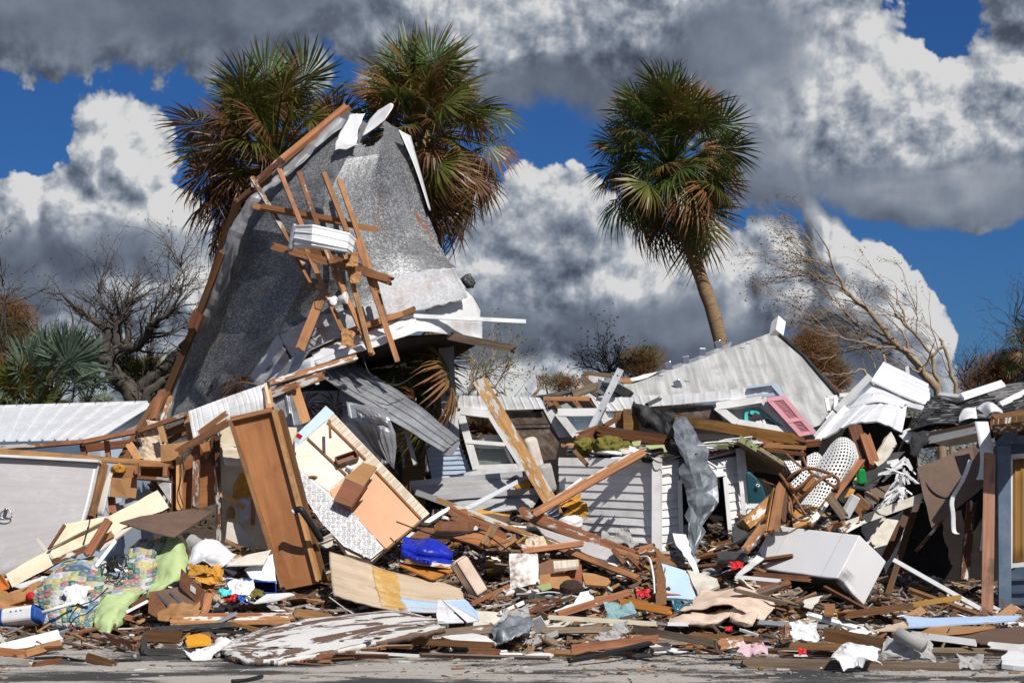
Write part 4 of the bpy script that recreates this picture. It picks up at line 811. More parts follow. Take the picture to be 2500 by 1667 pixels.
t = thing('wall_frame', 'bent brown stud frame of a stripped wall rising to the white panel', 'wall frame', P(300, 1200, 23.8))
for a, b, w in (((-70, 392, 23.6), (330, 372, 23.6), .045), ((320, 372, 23.6), (620, 345, 23.6), .045), ((600, 350, 23.6), (1000, 270, 23.6), .05), ((985, 278, 23.58), (1345, 150, 23.5), .05)): board('plate', None, None, V('k4', *a), V('k4', *b), w, .1, 'lumber', parent=t)
for a, b, w in (((590, 395, 23.9), (1180, 335, 23.9), .09), ((765, 335, 23.7), (778, 465, 23.7), .06), ((590, 370, 23.65), (610, 460, 23.65), .06), ((1335, 150, 23.55), (1372, 340, 23.5), .07), ((1185, 285, 23.7), (1340, 235, 23.65), .10), ((1200, 350, 23.8), (1345, 270, 23.8), .06), ((990, 345, 23.7), (900, 480, 23.6), .09)): board('stud', None, None, V('k4', *a), V('k4', *b), w, .06, 'lumber' if w != .09 else 'lumber_dark', parent=t)
S('slate blue wall panel behind the bent stud frame', 'wall_panel', 'panel', 'k4', [(150, 410, 23.85), (565, 368, 23.85), (600, 455, 23.85), (300, 440, 23.85)], .03, 'slate_blue')
B('pale split stud standing askew in the torn paper', 'k4', (1150, 235, 23.4), (1185, 360, 23.35), .07, 'lumber_pale')
B('thick short stud block tilted beside the torn paper', 'k4', (925, 360, 23.3), (1010, 490, 23.2), .085, 'lumber_pale', .06)
rag('torn_paper', 'shredded cream insulation paper bulging among the studs', 'insulation', V('k4', 1090, 410, 23.5), .15, 'plywood_pale', 2, tall=1.1)
rag('torn_paper', 'ragged strip of cream paper rising beneath the torn metal roof', 'insulation', V('k4', 1110, 275, 23.6), .10, 'plywood_pale', 7, tall=1.4)
for i, (a, b, w, m, lb) in enumerate((((1200, 0, 25.5), (1000, 310, 24.2), .10, 'lumber_dark', 'dark rafter leaning under the low corner of the torn roof'), ((1225, 30, 25.4), (1160, 215, 24.5), .05, 'lumber', 'thin splintered lath under the low corner of the torn roof'), ((1130, 30, 25.6), (870, 470, 23.7), .07, 'lumber_dark', 'long narrow rafter sliding behind the torn paper'), ((1165, -20, 25.2), (1095, 200, 24.6), .09, 'lumber', 'short wide rafter end wedged below the torn roof edge'))): B(lb, 'k4', a, b, w, m, .05, 20)

t = thing('soffit_panel', 'white grooved ceiling panel propped upright behind the stud wall', 'panel', V('k4', 1500, 330, 23.3))
sheet('panel', None, None, [Q('k3', (1535, 1215, 23.4), (1850, 1100, 23.4), (2160, 990, 23.35)), Q('k3', (1555, 1330, 23.35), (1880, 1190, 23.3), (2190, 1100, 23.3)), Q('k3', (1580, 1450, 23.3), (1900, 1340, 23.3), (2215, 1215, 23.25))], 64, 6, .02, 'white_metal', corr=(.058, -.004, 'u'), parent=t, smooth=False)
board('edge_strip', None, None, V('k3', 2160, 985, 23.3), V('k3', 2210, 1215, 23.2), .035, .04, 'cream', parent=t, br=(0, 0))

t = thing('stud_wall', 'broken plywood stud wall standing upright between the rooms', 'wall', V('k4', 1400, 1060, 22.9))
poly('plywood_sheet', None, None, Q('k4', (1320, 500, 23.0), (1395, 380, 23.0), (1545, 330, 23.0), (1545, 790, 22.95), (1440, 820, 22.95), (1320, 835, 22.95)), .012, 'plywood', .02, parent=t)
poly('plywood_flap', None, None, Q('k4', (1155, 370, 22.95), (1390, 335, 22.9), (1275, 470, 22.85), (1155, 490, 22.9)), .012, 'cardboard', .015, parent=t)
poly('plywood_flap', None, None, Q('k4', (1430, 360, 22.9), (1520, 330, 22.9), (1525, 410, 22.9), (1480, 475, 22.85), (1440, 440, 22.9)), .012, 'plywood', .02, parent=t)
for a, b, w, m in (((1290, 450, 22.85), (1290, 840, 22.8), .07, 'lumber_pale'), ((1252, 480, 22.95), (1248, 850, 22.9), .05, 'lumber_dark'), ((1415, 440, 22.85), (1400, 825, 22.8), .075, 'lumber'), ((1530, 210, 22.9), (1545, 520, 22.9), .06, 'lumber_dark'), ((1562, 305, 22.85), (1575, 1070, 22.7), .055, 'lumber_dark'), ((1548, 290, 22.95), (1560, 560, 22.9), .05, 'lumber')): board('stud', None, None, V('k4', *a), V('k4', *b), w, .08, m, parent=t)
for a, b, w in (((1270, 425, 22.75), (1648, 200, 22.6), .085), ((1425, 290, 22.85), (1628, 140, 22.75), .06)): board('brace', None, None, V('k4', *a), V('k4', *b), w, .06, 'lumber', 8, parent=t)
tube('wire', None, None, Q('k4', (1298, 480, 22.78), (1300, 600, 22.75), (1285, 700, 22.72), (1315, 800, 22.72)), .006, 'black', 5, parent=t, res=12)
tube('wire', 'black wire dangling through the bent stud frame', 'cable', Q('k4', (988, 270, 23.5), (983, 340, 23.48), (990, 400, 23.45)), .008, 'black', 5)
# box beam / shelf under the plate
t = thing('open_shelf', 'brown open shelf frame hanging under the long wall plate', 'shelf', V('k4', 1100, 640, 22.9))
for a, b, w, d in (((985, 605, 22.75), (1235, 625, 22.7), .035, .2), ((990, 520, 22.85), (1240, 525, 22.8), .03, .2), ((1195, 530, 22.75), (1190, 615, 22.7), .05, .15), ((995, 515, 22.75), (985, 605, 22.7), .03, .2)): board('rail', None, None, V('k4', *a), V('k4', *b), w, d, 'lumber', parent=t)
poly('back_panel', None, None, Q('k4', (990, 525, 23.0), (1235, 530, 23.0), (1230, 615, 22.95), (985, 605, 22.95)), .01, 'plywood', parent=t)
S('square tan cardboard sheet hanging below the wall plate', 'cardboard_sheet', 'cardboard', 'k4', [(795, 600, 22.75), (860, 612, 22.72), (982, 604, 22.75), (975, 752, 22.7), (785, 738, 22.7)], .01, 'cardboard', .008)
S('brown wood drawer side hanging above the square cardboard sheet', 'panel_scrap', 'panel', 'k4', [(850, 515, 22.85), (1005, 512, 22.85), (985, 612, 22.82), (790, 600, 22.82)], .02, 'plywood', .006)
lump('foam_scrap', 'yellow foam scrap tucked above the square cardboard sheet', 'foam', V('k4', 850, 550, 22.8), (.08, .05, .07), 'foam_mustard', .5, 4)
sheet('siding_scrap', 'grey ribbed metal siding lying behind the cream panels', 'metal siding', [Q('k4', (760, 830, 23.8), (1230, 620, 23.8)), Q('k4', (790, 900, 23.6), (1240, 830, 23.6))], 20, 24, .01, 'grey_metal', corr=(.09, .012, 'v'), crumple=.02)
B('brown stud leaning behind the cream panel top', 'k4', (1085, 635, 23.2), (1220, 840, 22.9), .10, 'lumber_dark')
B('upright orange stud below the cardboard sheet', 'k4', (800, 735, 22.9), (810, 870, 22.7), .08, 'lumber')
sheet('wall_paper', 'curling grey wall covering beside the grey interior wall', 'wall covering', [Q('k4', (820, 510, 22.9), (835, 510, 22.85)), Q('k4', (760, 620, 22.75), (800, 610, 22.75)), Q('k4', (690, 870, 22.6), (740, 880, 22.55))], 4, 10, .01, 'drywall')
# cream wall behind the cabinet door
t = thing('cream_wall', 'cream panelled wall remnant with torn wallpaper behind the long cabinet door', 'wall', V('k4', 1750, 1120, 22.9))
poly('wall_panel', None, None, Q('k4', (1575, 265, 22.95), (1680, 235, 22.95), (1760, 230, 22.95), (1960, 1130, 22.85), (1590, 1070, 22.85)), .03, 'cream', .005, parent=t)
poly('wall_panel', None, None, Q('k4', (1990, 240, 23.1), (2130, 245, 23.1), (2115, 560, 23.0), (2050, 560, 23.0)), .03, 'cream', .005, parent=t)
sheet('torn_wallpaper', None, None, [Q('k4', (1580, 370, 22.85), (1720, 365, 22.9)), Q('k4', (1600, 450, 22.8), (1735, 440, 22.85)), Q('k4', (1610, 520, 22.75), (1740, 535, 22.8))], 12, 10, .006, 'beadboard', crumple=.03, parent=t, jag=.02)
sheet('torn_wallpaper', None, None, [Q('k4', (1720, 760, 22.8), (1790, 770, 22.8)), Q('k4', (1720, 860, 22.75), (1800, 860, 22.75)), Q('k4', (1730, 930, 22.7), (1770, 890, 22.7))], 8, 10, .006, 'white_cloth', crumple=.03, parent=t, jag=.02)
poly('torn_foam', None, None, Q('k4', (1720, 570, 22.8), (1800, 590, 22.8), (1800, 740, 22.78), (1670, 770, 22.75), (1680, 660, 22.78)), .01, 'foam_mustard', .02, parent=t)
board('rail', None, None, V('k4', 1580, 360, 22.88), V('k4', 1700, 375, 22.88), .03, .03, 'cream', parent=t)
S('white cabinet side panel fallen at an angle under the cream wall', 'panel_scrap', 'panel', 'k4', [(1632, 920, 22.5), (1710, 935, 22.5), (1830, 1100, 22.4), (1825, 1130, 22.4), (1620, 1040, 22.45)], .03, 'drywall', .006)
S('wooden edge of the fallen white cabinet side', 'panel_edge', 'panel', 'k4', [(1618, 1040, 22.44), (1775, 1130, 22.36), (1765, 1145, 22.36), (1610, 1065, 22.43)], .05, 'lumber')
B('short pale batten lying across the cream wall', 'k4', (1585, 720, 22.7), (1760, 820, 22.65), .06, 'lumber_pale')
B('upright pale batten beside the long cabinet door', 'k4', (1820, 700, 22.6), (1815, 945, 22.5), .045, 'lumber_pale')
lump('foam_scrap', 'tan foam wedge stuck on the cream wall', 'foam', V('k4', 1655, 870, 22.65), (.05, .04, .09), 'cardboard', .3, 3)

# long plywood cabinet door
t = thing('plywood_cabinet', 'long brown plywood cabinet back leaning upright with raised wooden rims', 'cabinet', V('k4', 2170, 1400, 21.7))
c4 = Q('k4', (1660, 200, 22.5), (1975, 128, 22.45), (2300, 1362, 21.7), (2040, 1408, 21.75))
poly('plywood_sheet', None, None, c4, .012, 'plywood', .004, parent=t)
nrm = newell(c4); nrm = nrm if nrm.y < 0 else -nrm
for a, b, w in ((0, 1, .05), (1, 2, .06), (3, 0, .04)): board('rim', None, None, c4[a]+nrm*.035, c4[b]+nrm*.035, w, .07, 'lumber', parent=t, face=nrm)
board('rim', None, None, c4[1]+nrm*.03+Vector((.06, .03, 0)), c4[2]+nrm*.03+Vector((.05, .03, 0)), .07, .06, 'lumber_dark', parent=t, face=Vector((1, -.4, 0)))
tube('waste_pipe', 'black plastic waste pipe elbow lying over the long cabinet edge', 'pipe', Q('k4', (2110, 850, 21.65), (2150, 830, 21.6), (2180, 860, 21.6), (2240, 950, 21.65), (2305, 1055, 21.75)), .035, 'black', 12, res=20)
tube('pipe_cap', 'white round cap on the end of the black waste pipe', 'pipe cap', Q('k4', (2095, 852, 21.62), (2125, 846, 21.64)), .028, 'white_paint', 12)

# tilted wall with blue, peach and mosaic surfaces
t = thing('tilted_wall', 'tilted kitchen wall section with peach backing, blue strip and grey mosaic tiles', 'wall', V('k6', 1400, 1400, 22.3))
def tw(x, y, lift=0.):   # a point on the tilted wall: one plane facing up and toward the road
    f = (y-130)/1270.; return V('k6', x, y, 23.35-1.15*f+.00018*(x-1100)-lift)
poly('backing', None, None, [tw(*p) for p in ((985, 135), (1050, 195), (1830, 1010), (1470, 1300), (1360, 1400), (1160, 1340), (735, 640), (730, 420), (735, 385))], .10, 'beadboard', parent=t)
poly('blue_strip', None, None, [tw(x, y, .014) for x, y in ((990, 138), (1055, 195), (735, 470), (733, 380))], .012, 'blue_wall', .003, parent=t)
poly('white_board', None, None, [tw(x, y, .014) for x, y in ((985, 265), (1300, 570), (1160, 690), (845, 400))], .012, 'peach_white', .004, parent=t)
poly('white_board', None, None, [tw(x, y, .016) for x, y in ((830, 405), (1150, 700), (1005, 830), (735, 620), (735, 470))], .014, 'peach_white', .004, parent=t)
poly('peach_board', None, None, [tw(x, y, .018) for x, y in ((1395, 670), (1755, 1060), (1470, 1300), (1185, 1000))], .014, 'peach', .005, parent=t)
poly('peach_board', None, None, [tw(x, y, .018) for x, y in ((1020, 830), (1110, 760), (1180, 830), (1050, 900))], .014, 'peach', .005, parent=t)
for a, b in (((835, 395), (1155, 698)), ((1000, 265), (1310, 570)), ((1390, 660), (1765, 1055)), ((1185, 1005), (1475, 1305)), ((1480, 1300), (1760, 1070))): board('trim_strip', None, None, tw(*a, .035), tw(*b, .035), .022, .02, 'lumber', parent=t)
# beadboard slats along the right edge
for i in range(26):
    f0, f1 = i/26, (i+.93)/26; a0 = Vector((1050, 200)).lerp(Vector((1800, 985)), f0); a1 = Vector((1050, 200)).lerp(Vector((1800, 985)), f1)
    dx = Vector((-75, 65)) if f0 < .45 else Vector((-80, 75))
    poly('beadboard_slat', None, None, [tw(x, y, .012) for x, y in ((a0.x, a0.y), (a1.x, a1.y), (a1.x+dx.x, a1.y+dx.y), (a0.x+dx.x, a0.y+dx.y))], .008, 'beadboard', .002, parent=t)
# mosaic: basket-weave tiles as real pieces, joined
o0 = tw(740, 640); ex = (tw(1160, 1010)-o0).normalized(); en = (tw(1000, 800)-tw(740, 640)).cross(tw(740, 900)-tw(740, 640)).normalized(); en = en if en.y < 0 else -en; ey = en.cross(ex)
ey = ey if ey.z < 0 else -ey
outline = [tw(*p) for p in ((740, 650), (960, 840), (1190, 1010), (1455, 1310), (1350, 1395), (1130, 1290), (950, 1100), (800, 880))]
o2 = [((p-o0).dot(ex), (p-o0).dot(ey)) for p in outline]
def inside(x, y, pl):
    r = False; j = len(pl)-1
    for i in range(len(pl)):
        if (pl[i][1] > y) != (pl[j][1] > y) and x < (pl[j][0]-pl[i][0])*(y-pl[i][1])/(pl[j][1]-pl[i][1])+pl[i][0]: r = not r
        j = i
    return r
vs, fs, uvs = [], [], []; vd, fd, ud = [], [], []
def tile(x, y, w, h, V_, F_, U_, z=.02):
    k = len(V_); g_ = .0007
    for zz, ins in ((z+.025, .001), (.033, 0)):
        for sx, sy in ((0, 0), (1, 0), (1, 1), (0, 1)): V_.append(o0+ex*(x+g_+ins+sx*(w-2*g_-2*ins))+ey*(y+g_+ins+sy*(h-2*g_-2*ins))+en*zz); U_.append((x*1.7+.01*sx, y*1.7+.01*sy))
    F_ += [(k, k+1, k+2, k+3)]+[(k+i, k+4+i, k+4+(i+1) % 4, k+(i+1) % 4) for i in range(4)]
p_ = .040; x0, x1 = min(a for a, _ in o2), max(a for a, _ in o2); y0, y1 = min(b for _, b in o2), max(b for _, b in o2)
for i in range(int((x1-x0)/p_)+1):
    for j in range(int((y1-y0)/p_)+1):
        x, y = x0+i*p_, y0+j*p_
        if not inside(x+p_/2, y+p_/2, o2): continue
        d_ = .011
        if (i+j) % 2: tile(x, y, p_-d_, p_, vs, fs, uvs)
        else: tile(x, y, p_, p_-d_, vs, fs, uvs)
        tile(x+p_-d_ if (i+j) % 2 else x+(p_-d_)*(i % 2), y+p_-d_, d_, d_, vd, fd, ud)
for V_, F_, U_, m_ in ((vs, fs, uvs, 'tile_grey'), (vd, fd, ud, 'tile_dark')):
    o = link('mosaic_tiles' if m_ == 'tile_grey' else 'mosaic_dots', mesh('mosaic_tiles', [v-o0 for v in V_], F_, U_), m_, Matrix.Translation(o0), t); o['kind'] = 'stuff'
poly('grout', None, None, [o0+ex*a_+ey*b_+en*.043 for a_, b_ in o2], .004, 'white_paint', parent=t)
poly('metal_edge', None, None, [tw(x, y, .03) for x, y in ((735, 620), (1010, 850), (985, 870), (735, 660))], .01, 'white_metal', .01, parent=t)
sw = link('outlet_plate', box_mesh(.075, .012, .11, .004), 'steel', frame(ex, en, tw(962, 1015, .035)) @ Matrix.Rotation(R(90), 4, 'X'), t)
for s in (-.022, .022): link('socket', box_mesh(.035, .006, .03, .003), 'white_paint', frame(ex, en, tw(962, 1015, .048)) @ Matrix.Rotation(R(90), 4, 'X') @ Matrix.Translation((0, 0, s)), sw)
# loose things lying on the tilted wall
db = thing('drawer', 'small brown wooden drawer box lying on the tilted wall', 'drawer', tw(1160, 600, .05))
DM = frame(tw(1230, 520)-tw(1055, 580), en, tw(1155, 580, .03))
for nm, sz, of in (('bottom', (.25, .10, .012), (0, 0, .01)), ('side', (.25, .012, .07), (0, .05, .04)), ('side', (.25, .012, .07), (0, -.05, .04)), ('end', (.012, .10, .07), (.125, 0, .04)), ('end', (.012, .10, .07), (-.125, 0, .04))): link(nm, box_mesh(*sz, .002, 1), 'laminate', DM @ Matrix.Translation(of), db)
jb = box('outlet_box', 'white electrical outlet box lying beside the small drawer', 'outlet', tw(1175, 650, .04), (.075, .05, .06), 'white_paint', (20, 25, -20), .006)
for s in (-.02, .02): link('socket', box_mesh(.022, .006, .03, .003, 1), 'grey_metal', jb.matrix_basis @ Matrix.Translation((s, -.026, 0)), jb)
S('tan plywood shelf board resting on the tilted wall', 'shelf_board', 'shelf', 'k6', [(1290, 595, 22.78), (1402, 632, 22.72), (1295, 788, 22.6), (1138, 722, 22.66)], .02, 'cardboard')
S('reddish brown cabinet door tucked below the tan shelf board', 'fallen_cupboard', 'cupboard', 'k6', [(1140, 730, 22.6), (1300, 790, 22.55), (1195, 955, 22.4), (1045, 905, 22.45)], .02, 'cherry')
S('dark underside of the reddish brown cabinet door', 'fallen_cupboard', 'cupboard', 'k6', [(1045, 908, 22.44), (1195, 957, 22.39), (1310, 790, 22.52), (1330, 800, 22.56), (1195, 1005, 22.5)], .01, 'laminate')
B('thin brown stick standing on the white board of the tilted wall', 'k6', (1015, 250, 22.95), (1022, 395, 22.8), .03, 'lumber', .025)
lump('crumbs', 'clump of brown dried caulk on the lower edge of the white board', 'debris', tw(880, 715, .03), (.05, .03, .02), 'cardboard', .6, 5)
cb = box('carton', 'small white and red carton on the corner of the blue strip', 'carton', V('k6', 757, 395, 22.75), (.07, .05, .11), 'white_paint', (10, 30, 15), .003)
link('carton_label', box_mesh(.066, .002, .05, .0004, 1), 'red', cb.matrix_basis @ Matrix.Translation((0, -.026, .027)), cb)
B('upright pale stud rising beside the white grooved panel', 'k6', (735, -10, 23.4), (830, 280, 23.2), .11, 'lumber_pale')
B('short upright stud at the right end of the white grooved panel', 'k6', (510, 0, 23.3), (535, 170, 23.2), .085, 'lumber_pale')
B('orange cross rail between the two upright studs', 'k6', (535, 50, 23.3), (760, -40, 23.3), .075, 'lumber')
B('long orange rafter sloping up under the crumpled eave', 'k2', (690, 955, 23.9), (1240, 790, 24.4), .065, 'lumber', .1)
B('dark jagged rafter stub crossing above the narrow corrugated sheet', 'k2', (705, 1020, 23.6), (1045, 900, 23.8), .10, 'lumber')
S('jagged splinter of rafter end under the eave', 'splinter', 'splinter', 'k2', [(885, 940, 23.75), (1045, 890, 23.75), (1030, 915, 23.75), (890, 965, 23.75)], .04, 'lumber', .01)

# ------------------------------------------------------------------ cream panels, hardboard, bedding
S('long cream wall panel lying diagonally across the grey interior wall', 'wall_panel', 'panel', 'k4', [(40, 1295, 21.6), (1130, 693, 22.3), (1175, 760, 22.25), (1212, 818, 22.2), (780, 1020, 21.9), (90, 1395, 21.55)], .03, 'cream', .01, back='lumber')
t = thing('drawer_box', 'upturned cream drawer box with brown edges on the diagonal cream panel', 'drawer', V('k4', 500, 1000, 21.8))
poly('bottom', None, None, Q('k4', (470, 935, 21.95), (775, 880, 22.0), (755, 910, 21.95), (350, 1110, 21.75)), .02, 'cream', .004, parent=t)
poly('side', None, None, Q('k4', (455, 935, 21.9), (472, 945, 21.9), (365, 1105, 21.72), (340, 1112, 21.72)), .03, 'lumber_dark', parent=t)
for lb, a, b, w, m, ro in (('thick brown stud tilted over the cream panel', (785, 905, 21.6), (620, 1170, 21.4), .095, 'lumber', 15), ('grey edged board pair resting on the quilt top', (370, 1215, 21.4), (700, 1075, 21.5), .06, 'lumber_dark', 0), ('white trim strip above the quilt', (415, 1180, 21.45), (650, 1080, 21.5), .02, 'white_paint', 0), ('white narrow board poking into the quilt', (830, 1060, 21.2), (685, 1250, 20.95), .035, 'white_paint', 0), ('thin pale lath crossing the grey interior wall', (268, 1045, 22.0), (395, 1200, 21.7), .028, 'drywall', 0), ('dark broken board behind the thick brown stud', (610, 1120, 21.6), (815, 1000, 21.7), .06, 'lumber', 20)): B(lb, 'k4', a, b, w, m, .04, ro)
S('grey and white board leaning behind the brown hardboard', 'panel_scrap', 'panel', 'k4', [(620, 1100, 21.7), (850, 985, 21.8), (960, 950, 21.8), (720, 1130, 21.6)], .02, 'drywall', .006)
tube('cable', 'black cable hanging over the cream panel', 'cable', Q('k4', (645, 905, 21.85), (630, 980, 21.75), (595, 1085, 21.6)), .008, 'black', 5, res=10)
S('large pointed sheet of brown hardboard roofing the bedding', 'hardboard_sheet', 'hardboard', 'k4', [(858, 925, 21.5), (1010, 880, 21.75), (1375, 830, 22.0), (1535, 845, 22.0), (1250, 1032, 21.3), (1100, 1000, 21.3)], .012, 'hardboard', .006)
def cloth(name, label, cat, k, rows, nu, nv, m, cr=.05, sc=3.2, t=.012, group=None): return sheet(name, label, cat, [Q(k, *r) for r in rows], nu, nv, t, m, crumple=cr, cscale=sc, group=group, crease=cr*.35)
cloth('mattress_quilt', 'rounded patchwork quilt bundle in blue, yellow and green squares', 'quilt', 'k5', [
    [(330, 400, 21.3), (420, 310, 21.5), (590, 295, 21.6), (700, 325, 21.5), (780, 380, 21.4)],
    [(255, 470, 20.9), (380, 400, 20.8), (560, 380, 20.75), (720, 400, 20.9), (850, 440, 21.1)],
    [(215, 540, 20.6), (360, 500, 20.4), (540, 490, 20.35), (740, 470, 20.5), (900, 480, 20.8)],
    [(215, 600, 20.4), (350, 590, 20.2), (520, 570, 20.15), (720, 540, 20.3), (930, 520, 20.7)],
    [(270, 700, 20.1), (380, 700, 20.0), (500, 690, 19.95), (610, 640, 20.1), (700, 570, 20.4)],
    [(280, 715, 20.1), (400, 740, 20.0), (540, 740, 19.95), (620, 730, 20.05), (640, 640, 20.35)]], 56, 56, 'quilt', .055, 2.6)
cloth('quilt_fold', 'fold of the patchwork quilt climbing under the brown hardboard', 'quilt', 'k5', [
    [(830, 230, 21.6), (900, 175, 21.7), (1000, 155, 21.75), (1065, 150, 21.7)],
    [(800, 290, 21.4), (880, 270, 21.3), (970, 260, 21.3), (1010, 270, 21.4)],
    [(770, 360, 21.2), (860, 360, 21.0), (950, 360, 21.0), (1000, 340, 21.2)],
    [(760, 430, 21.0), (850, 440, 20.85), (930, 440, 20.85), (990, 420, 21.05)],
    [(760, 500, 20.8), (840, 520, 20.7), (910, 520, 20.7), (985, 480, 20.9)]], 40, 44, 'quilt', .06, 3.)
cloth('bed_sheet', 'pale green bed sheet draped beside the patchwork quilt', 'bed sheet', 'k5', [
    [(1050, 170, 21.75), (1110, 150, 21.7), (1170, 190, 21.65), (1212, 250, 21.7)],
    [(985, 300, 21.4), (1060, 300, 21.2), (1140, 300, 21.15), (1215, 320, 21.4)],
    [(975, 430, 21.1), (1050, 430, 20.9), (1120, 420, 20.9), (1195, 400, 21.2)],
    [(930, 500, 20.9), (1000, 500, 20.7), (1060, 470, 20.75), (1110, 450, 21.0)],
    [(925, 550, 20.8), (960, 545, 20.7), (1000, 520, 20.75), (1040, 500, 20.9)]], 40, 44, 'green_sheet', .05, 3.)
cloth('bed_sheet', 'pale green bed sheet trailing under the quilt to the road', 'bed sheet', 'k5', [
    [(630, 550, 20.35), (740, 540, 20.3), (850, 510, 20.4), (930, 500, 20.6)],
    [(620, 630, 20.15), (720, 620, 19.95), (800, 590, 20.1), (870, 570, 20.4)],
    [(610, 710, 19.95), (690, 710, 19.75), (770, 660, 19.95), (820, 640, 20.2)],
    [(610, 745, 19.85), (680, 780, 19.6), (730, 750, 19.75), (770, 720, 19.95)]], 36, 36, 'green_sheet', .06, 3.4)
pt = thing('paper_towel_pack', 'white and blue plastic pack of paper rolls at the foot of the quilt', 'paper pack', V('k5', 140, 720, 19.8))
PM = Matrix.Translation(V('k5', 140, 668, 20.0)) @ Matrix.Rotation(R(-8), 4, 'Y') @ Matrix.Rotation(R(-14), 4, 'Z') @ Matrix.Rotation(R(-22), 4, 'X')
link('wrapper', box_mesh(.40, .24, .17, .05, 4), 'white_cloth', PM, pt)
for s in (-1, 1): link('blue_band', box_mesh(.05, .236, .166, .045, 3), 'bin_blue', PM @ Matrix.Translation((s*.182, -.002, 0)), pt)
for s in (-.06, .0, .05): link('blue_print', box_mesh(.02, .004, .012, .001, 1), 'bin_blue', PM @ Matrix.Translation((s, -.122, .03)), pt)
tube('pole', 'white metal pole lying across the foot of the quilt', 'pole', Q('k5', (268, 640, 19.85), (470, 578, 19.95)), .02, 'white_metal', 10)
rs = random.Random(3)
for i, (cx, cy, rr) in enumerate(((700, 375, .10), (770, 310, .08), (735, 400, .09))):
    c = V('k5', cx, cy, 20.65-.1*i); pts = [c+Vector((rr*math.cos(a*1.0)*rs.uniform(.6, 1.25), rs.uniform(-.05, .02), rr*math.sin(a)*rs.uniform(.5, 1.2))) for a in [j*.62 for j in range(26)]]
    tube('cable_tangle', ['tangle of black cable lying on the quilt', 'upper loop of black cable on the quilt', 'lower knot of black cable on the quilt'][i], 'cable', pts, .005, 'black', 5, res=110)
lump('black_bag', 'crumpled black bag under the cable tangle on the quilt', 'bag', V('k5', 715, 350, 20.8), (.06, .05, .11), 'black', .5, 3)
rag('white_rag', 'small white rag among the black cables on the quilt', 'rag', V('k5', 775, 370, 20.6), .06, 'white_cloth', 3)
rag('white_rag', 'flat white lace cloth lying on the left side of the quilt', 'rag', V('k5', 500, 530, 20.15), .13, 'white_cloth', 5, tall=.6)
tube('cable', 'thin black cable trailing down the quilt to the ground', 'cable', Q('k5', (690, 480, 20.2), (600, 560, 20.0), (500, 600, 19.85), (445, 680, 19.75), (470, 730, 19.7)), .007, 'black', 5, res=20)
rag('foam_scrap', 'brown and yellow paper rubble beside the paper roll pack', 'paper', V('k5', 110, 590, 20.5), .36, 'cardboard', 6, tall=.35)
S('bent tan cardboard lid on the yellow foam rubble', 'cardboard_sheet', 'cardboard', 'k5', [(60, 510, 20.9), (225, 455, 21.2), (240, 490, 21.0), (150, 560, 20.5), (20, 600, 20.5)], .012, 'cardboard', .02)
lump('red_cloth', 'dark red cloth scrap beside the quilt edge', 'cloth', V('k5', 195, 540, 20.55), (.05, .04, .05), 'red', .3, 3)
S('white crumpled sheet metal strip above the quilt edge', 'metal_scrap', 'metal scrap', 'k5', [(80, 470, 21.3), (290, 405, 21.4), (250, 455, 21.2), (130, 485, 21.2)], .01, 'white_metal', .015)

# ================================================================== white house pushed over in the middle
HYY = 26.0
poly('house_shade_sheet', 'near-black sheet standing for the shaded interior behind the leaning windows', 'interior', [P(1100, 1000, 27.2), P(1900, 985, 27.2), P(1930, 1080, 27.2), P(1950, 1380, 27.2), P(1080, 1380, 27.2)], .1, 'interior_dark')  # near-black sheet painted as the shade inside the house
t = thing('white_house', 'white beach house wall pushed over sideways with leaning windows', 'house', P(1480, 1180, 26))
def hw(k, *pts, dy=0., m='white_siding', th=.06, nm='wall_panel', jag=0.): return poly(nm, None, None, [V(k, x, y, HYY+dy) for x, y in pts], th, m, jag, parent=t)
def ribbed(k, rows, n=40, pitch=.10): return sheet('ribbed_band', None, None, [[V(k, x, y, HYY-.05) for x, y in r] for r in rows], n, 5, .02, 'white_metal', corr=(pitch, .006, 'u'), crumple=.008, parent=t, smooth=False)
ribbed('b2', [[(390, 285), (720, 292), (1060, 300)], [(392, 340), (740, 350), (1085, 345)], [(395, 388), (760, 402), (1110, 392)]], 60)
ribbed('b2', [[(1475, 298), (1600, 300), (1880, 298)], [(1505, 350), (1640, 350), (1880, 345)], [(1545, 408), (1690, 410), (1880, 395)]], 40)
ribbed('b3', [[(480, 690), (1000, 665), (1540, 608), (1622, 603)], [(500, 740), (1000, 715), (1560, 650), (1665, 635)], [(520, 782), (1000, 745), (1560, 690), (1690, 662)]], 90)
hw('b2', (1545, 408), (1600, 408), (1735, 440), (1700, 555), (1640, 560), (1560, 460), m='white_siding')
hw('b2', (1085, 388), (1180, 398), (1350, 610), (1215, 630))                       # leaning trim between plywood and window
hw('b2', (670, 425), (700, 430), (1000, 830), (960, 885))
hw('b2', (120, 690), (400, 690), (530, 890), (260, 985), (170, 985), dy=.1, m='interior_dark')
for i in range(7):
    y = 715+i*39; board('siding_board', None, None, V('b2', 130+i*8, y+4, HYY-.0), V('b2', 425+i*16, y-8, HYY-.0), .066, .015, 'blue_siding', parent=t, br=(0, 0), face=Vector((0, -1, .25)))
hw('b2', (690, 432), (1090, 412), (1225, 640), (1190, 800), (1010, 830), (880, 700), dy=.02, m='plywood_old', nm='plywood_sheet', jag=.008)
board('plywood_seam', None, None, V('b2', 800, 525, HYY-.02), V('b2', 1150, 515, HYY-.02), .012, .01, 'interior_dark', parent=t, br=(0, 0))
hw('b2', (260, 950), (560, 890), (900, 870), (920, 920), (560, 965), (270, 975), dy=-.25, m='white_metal', th=.03)
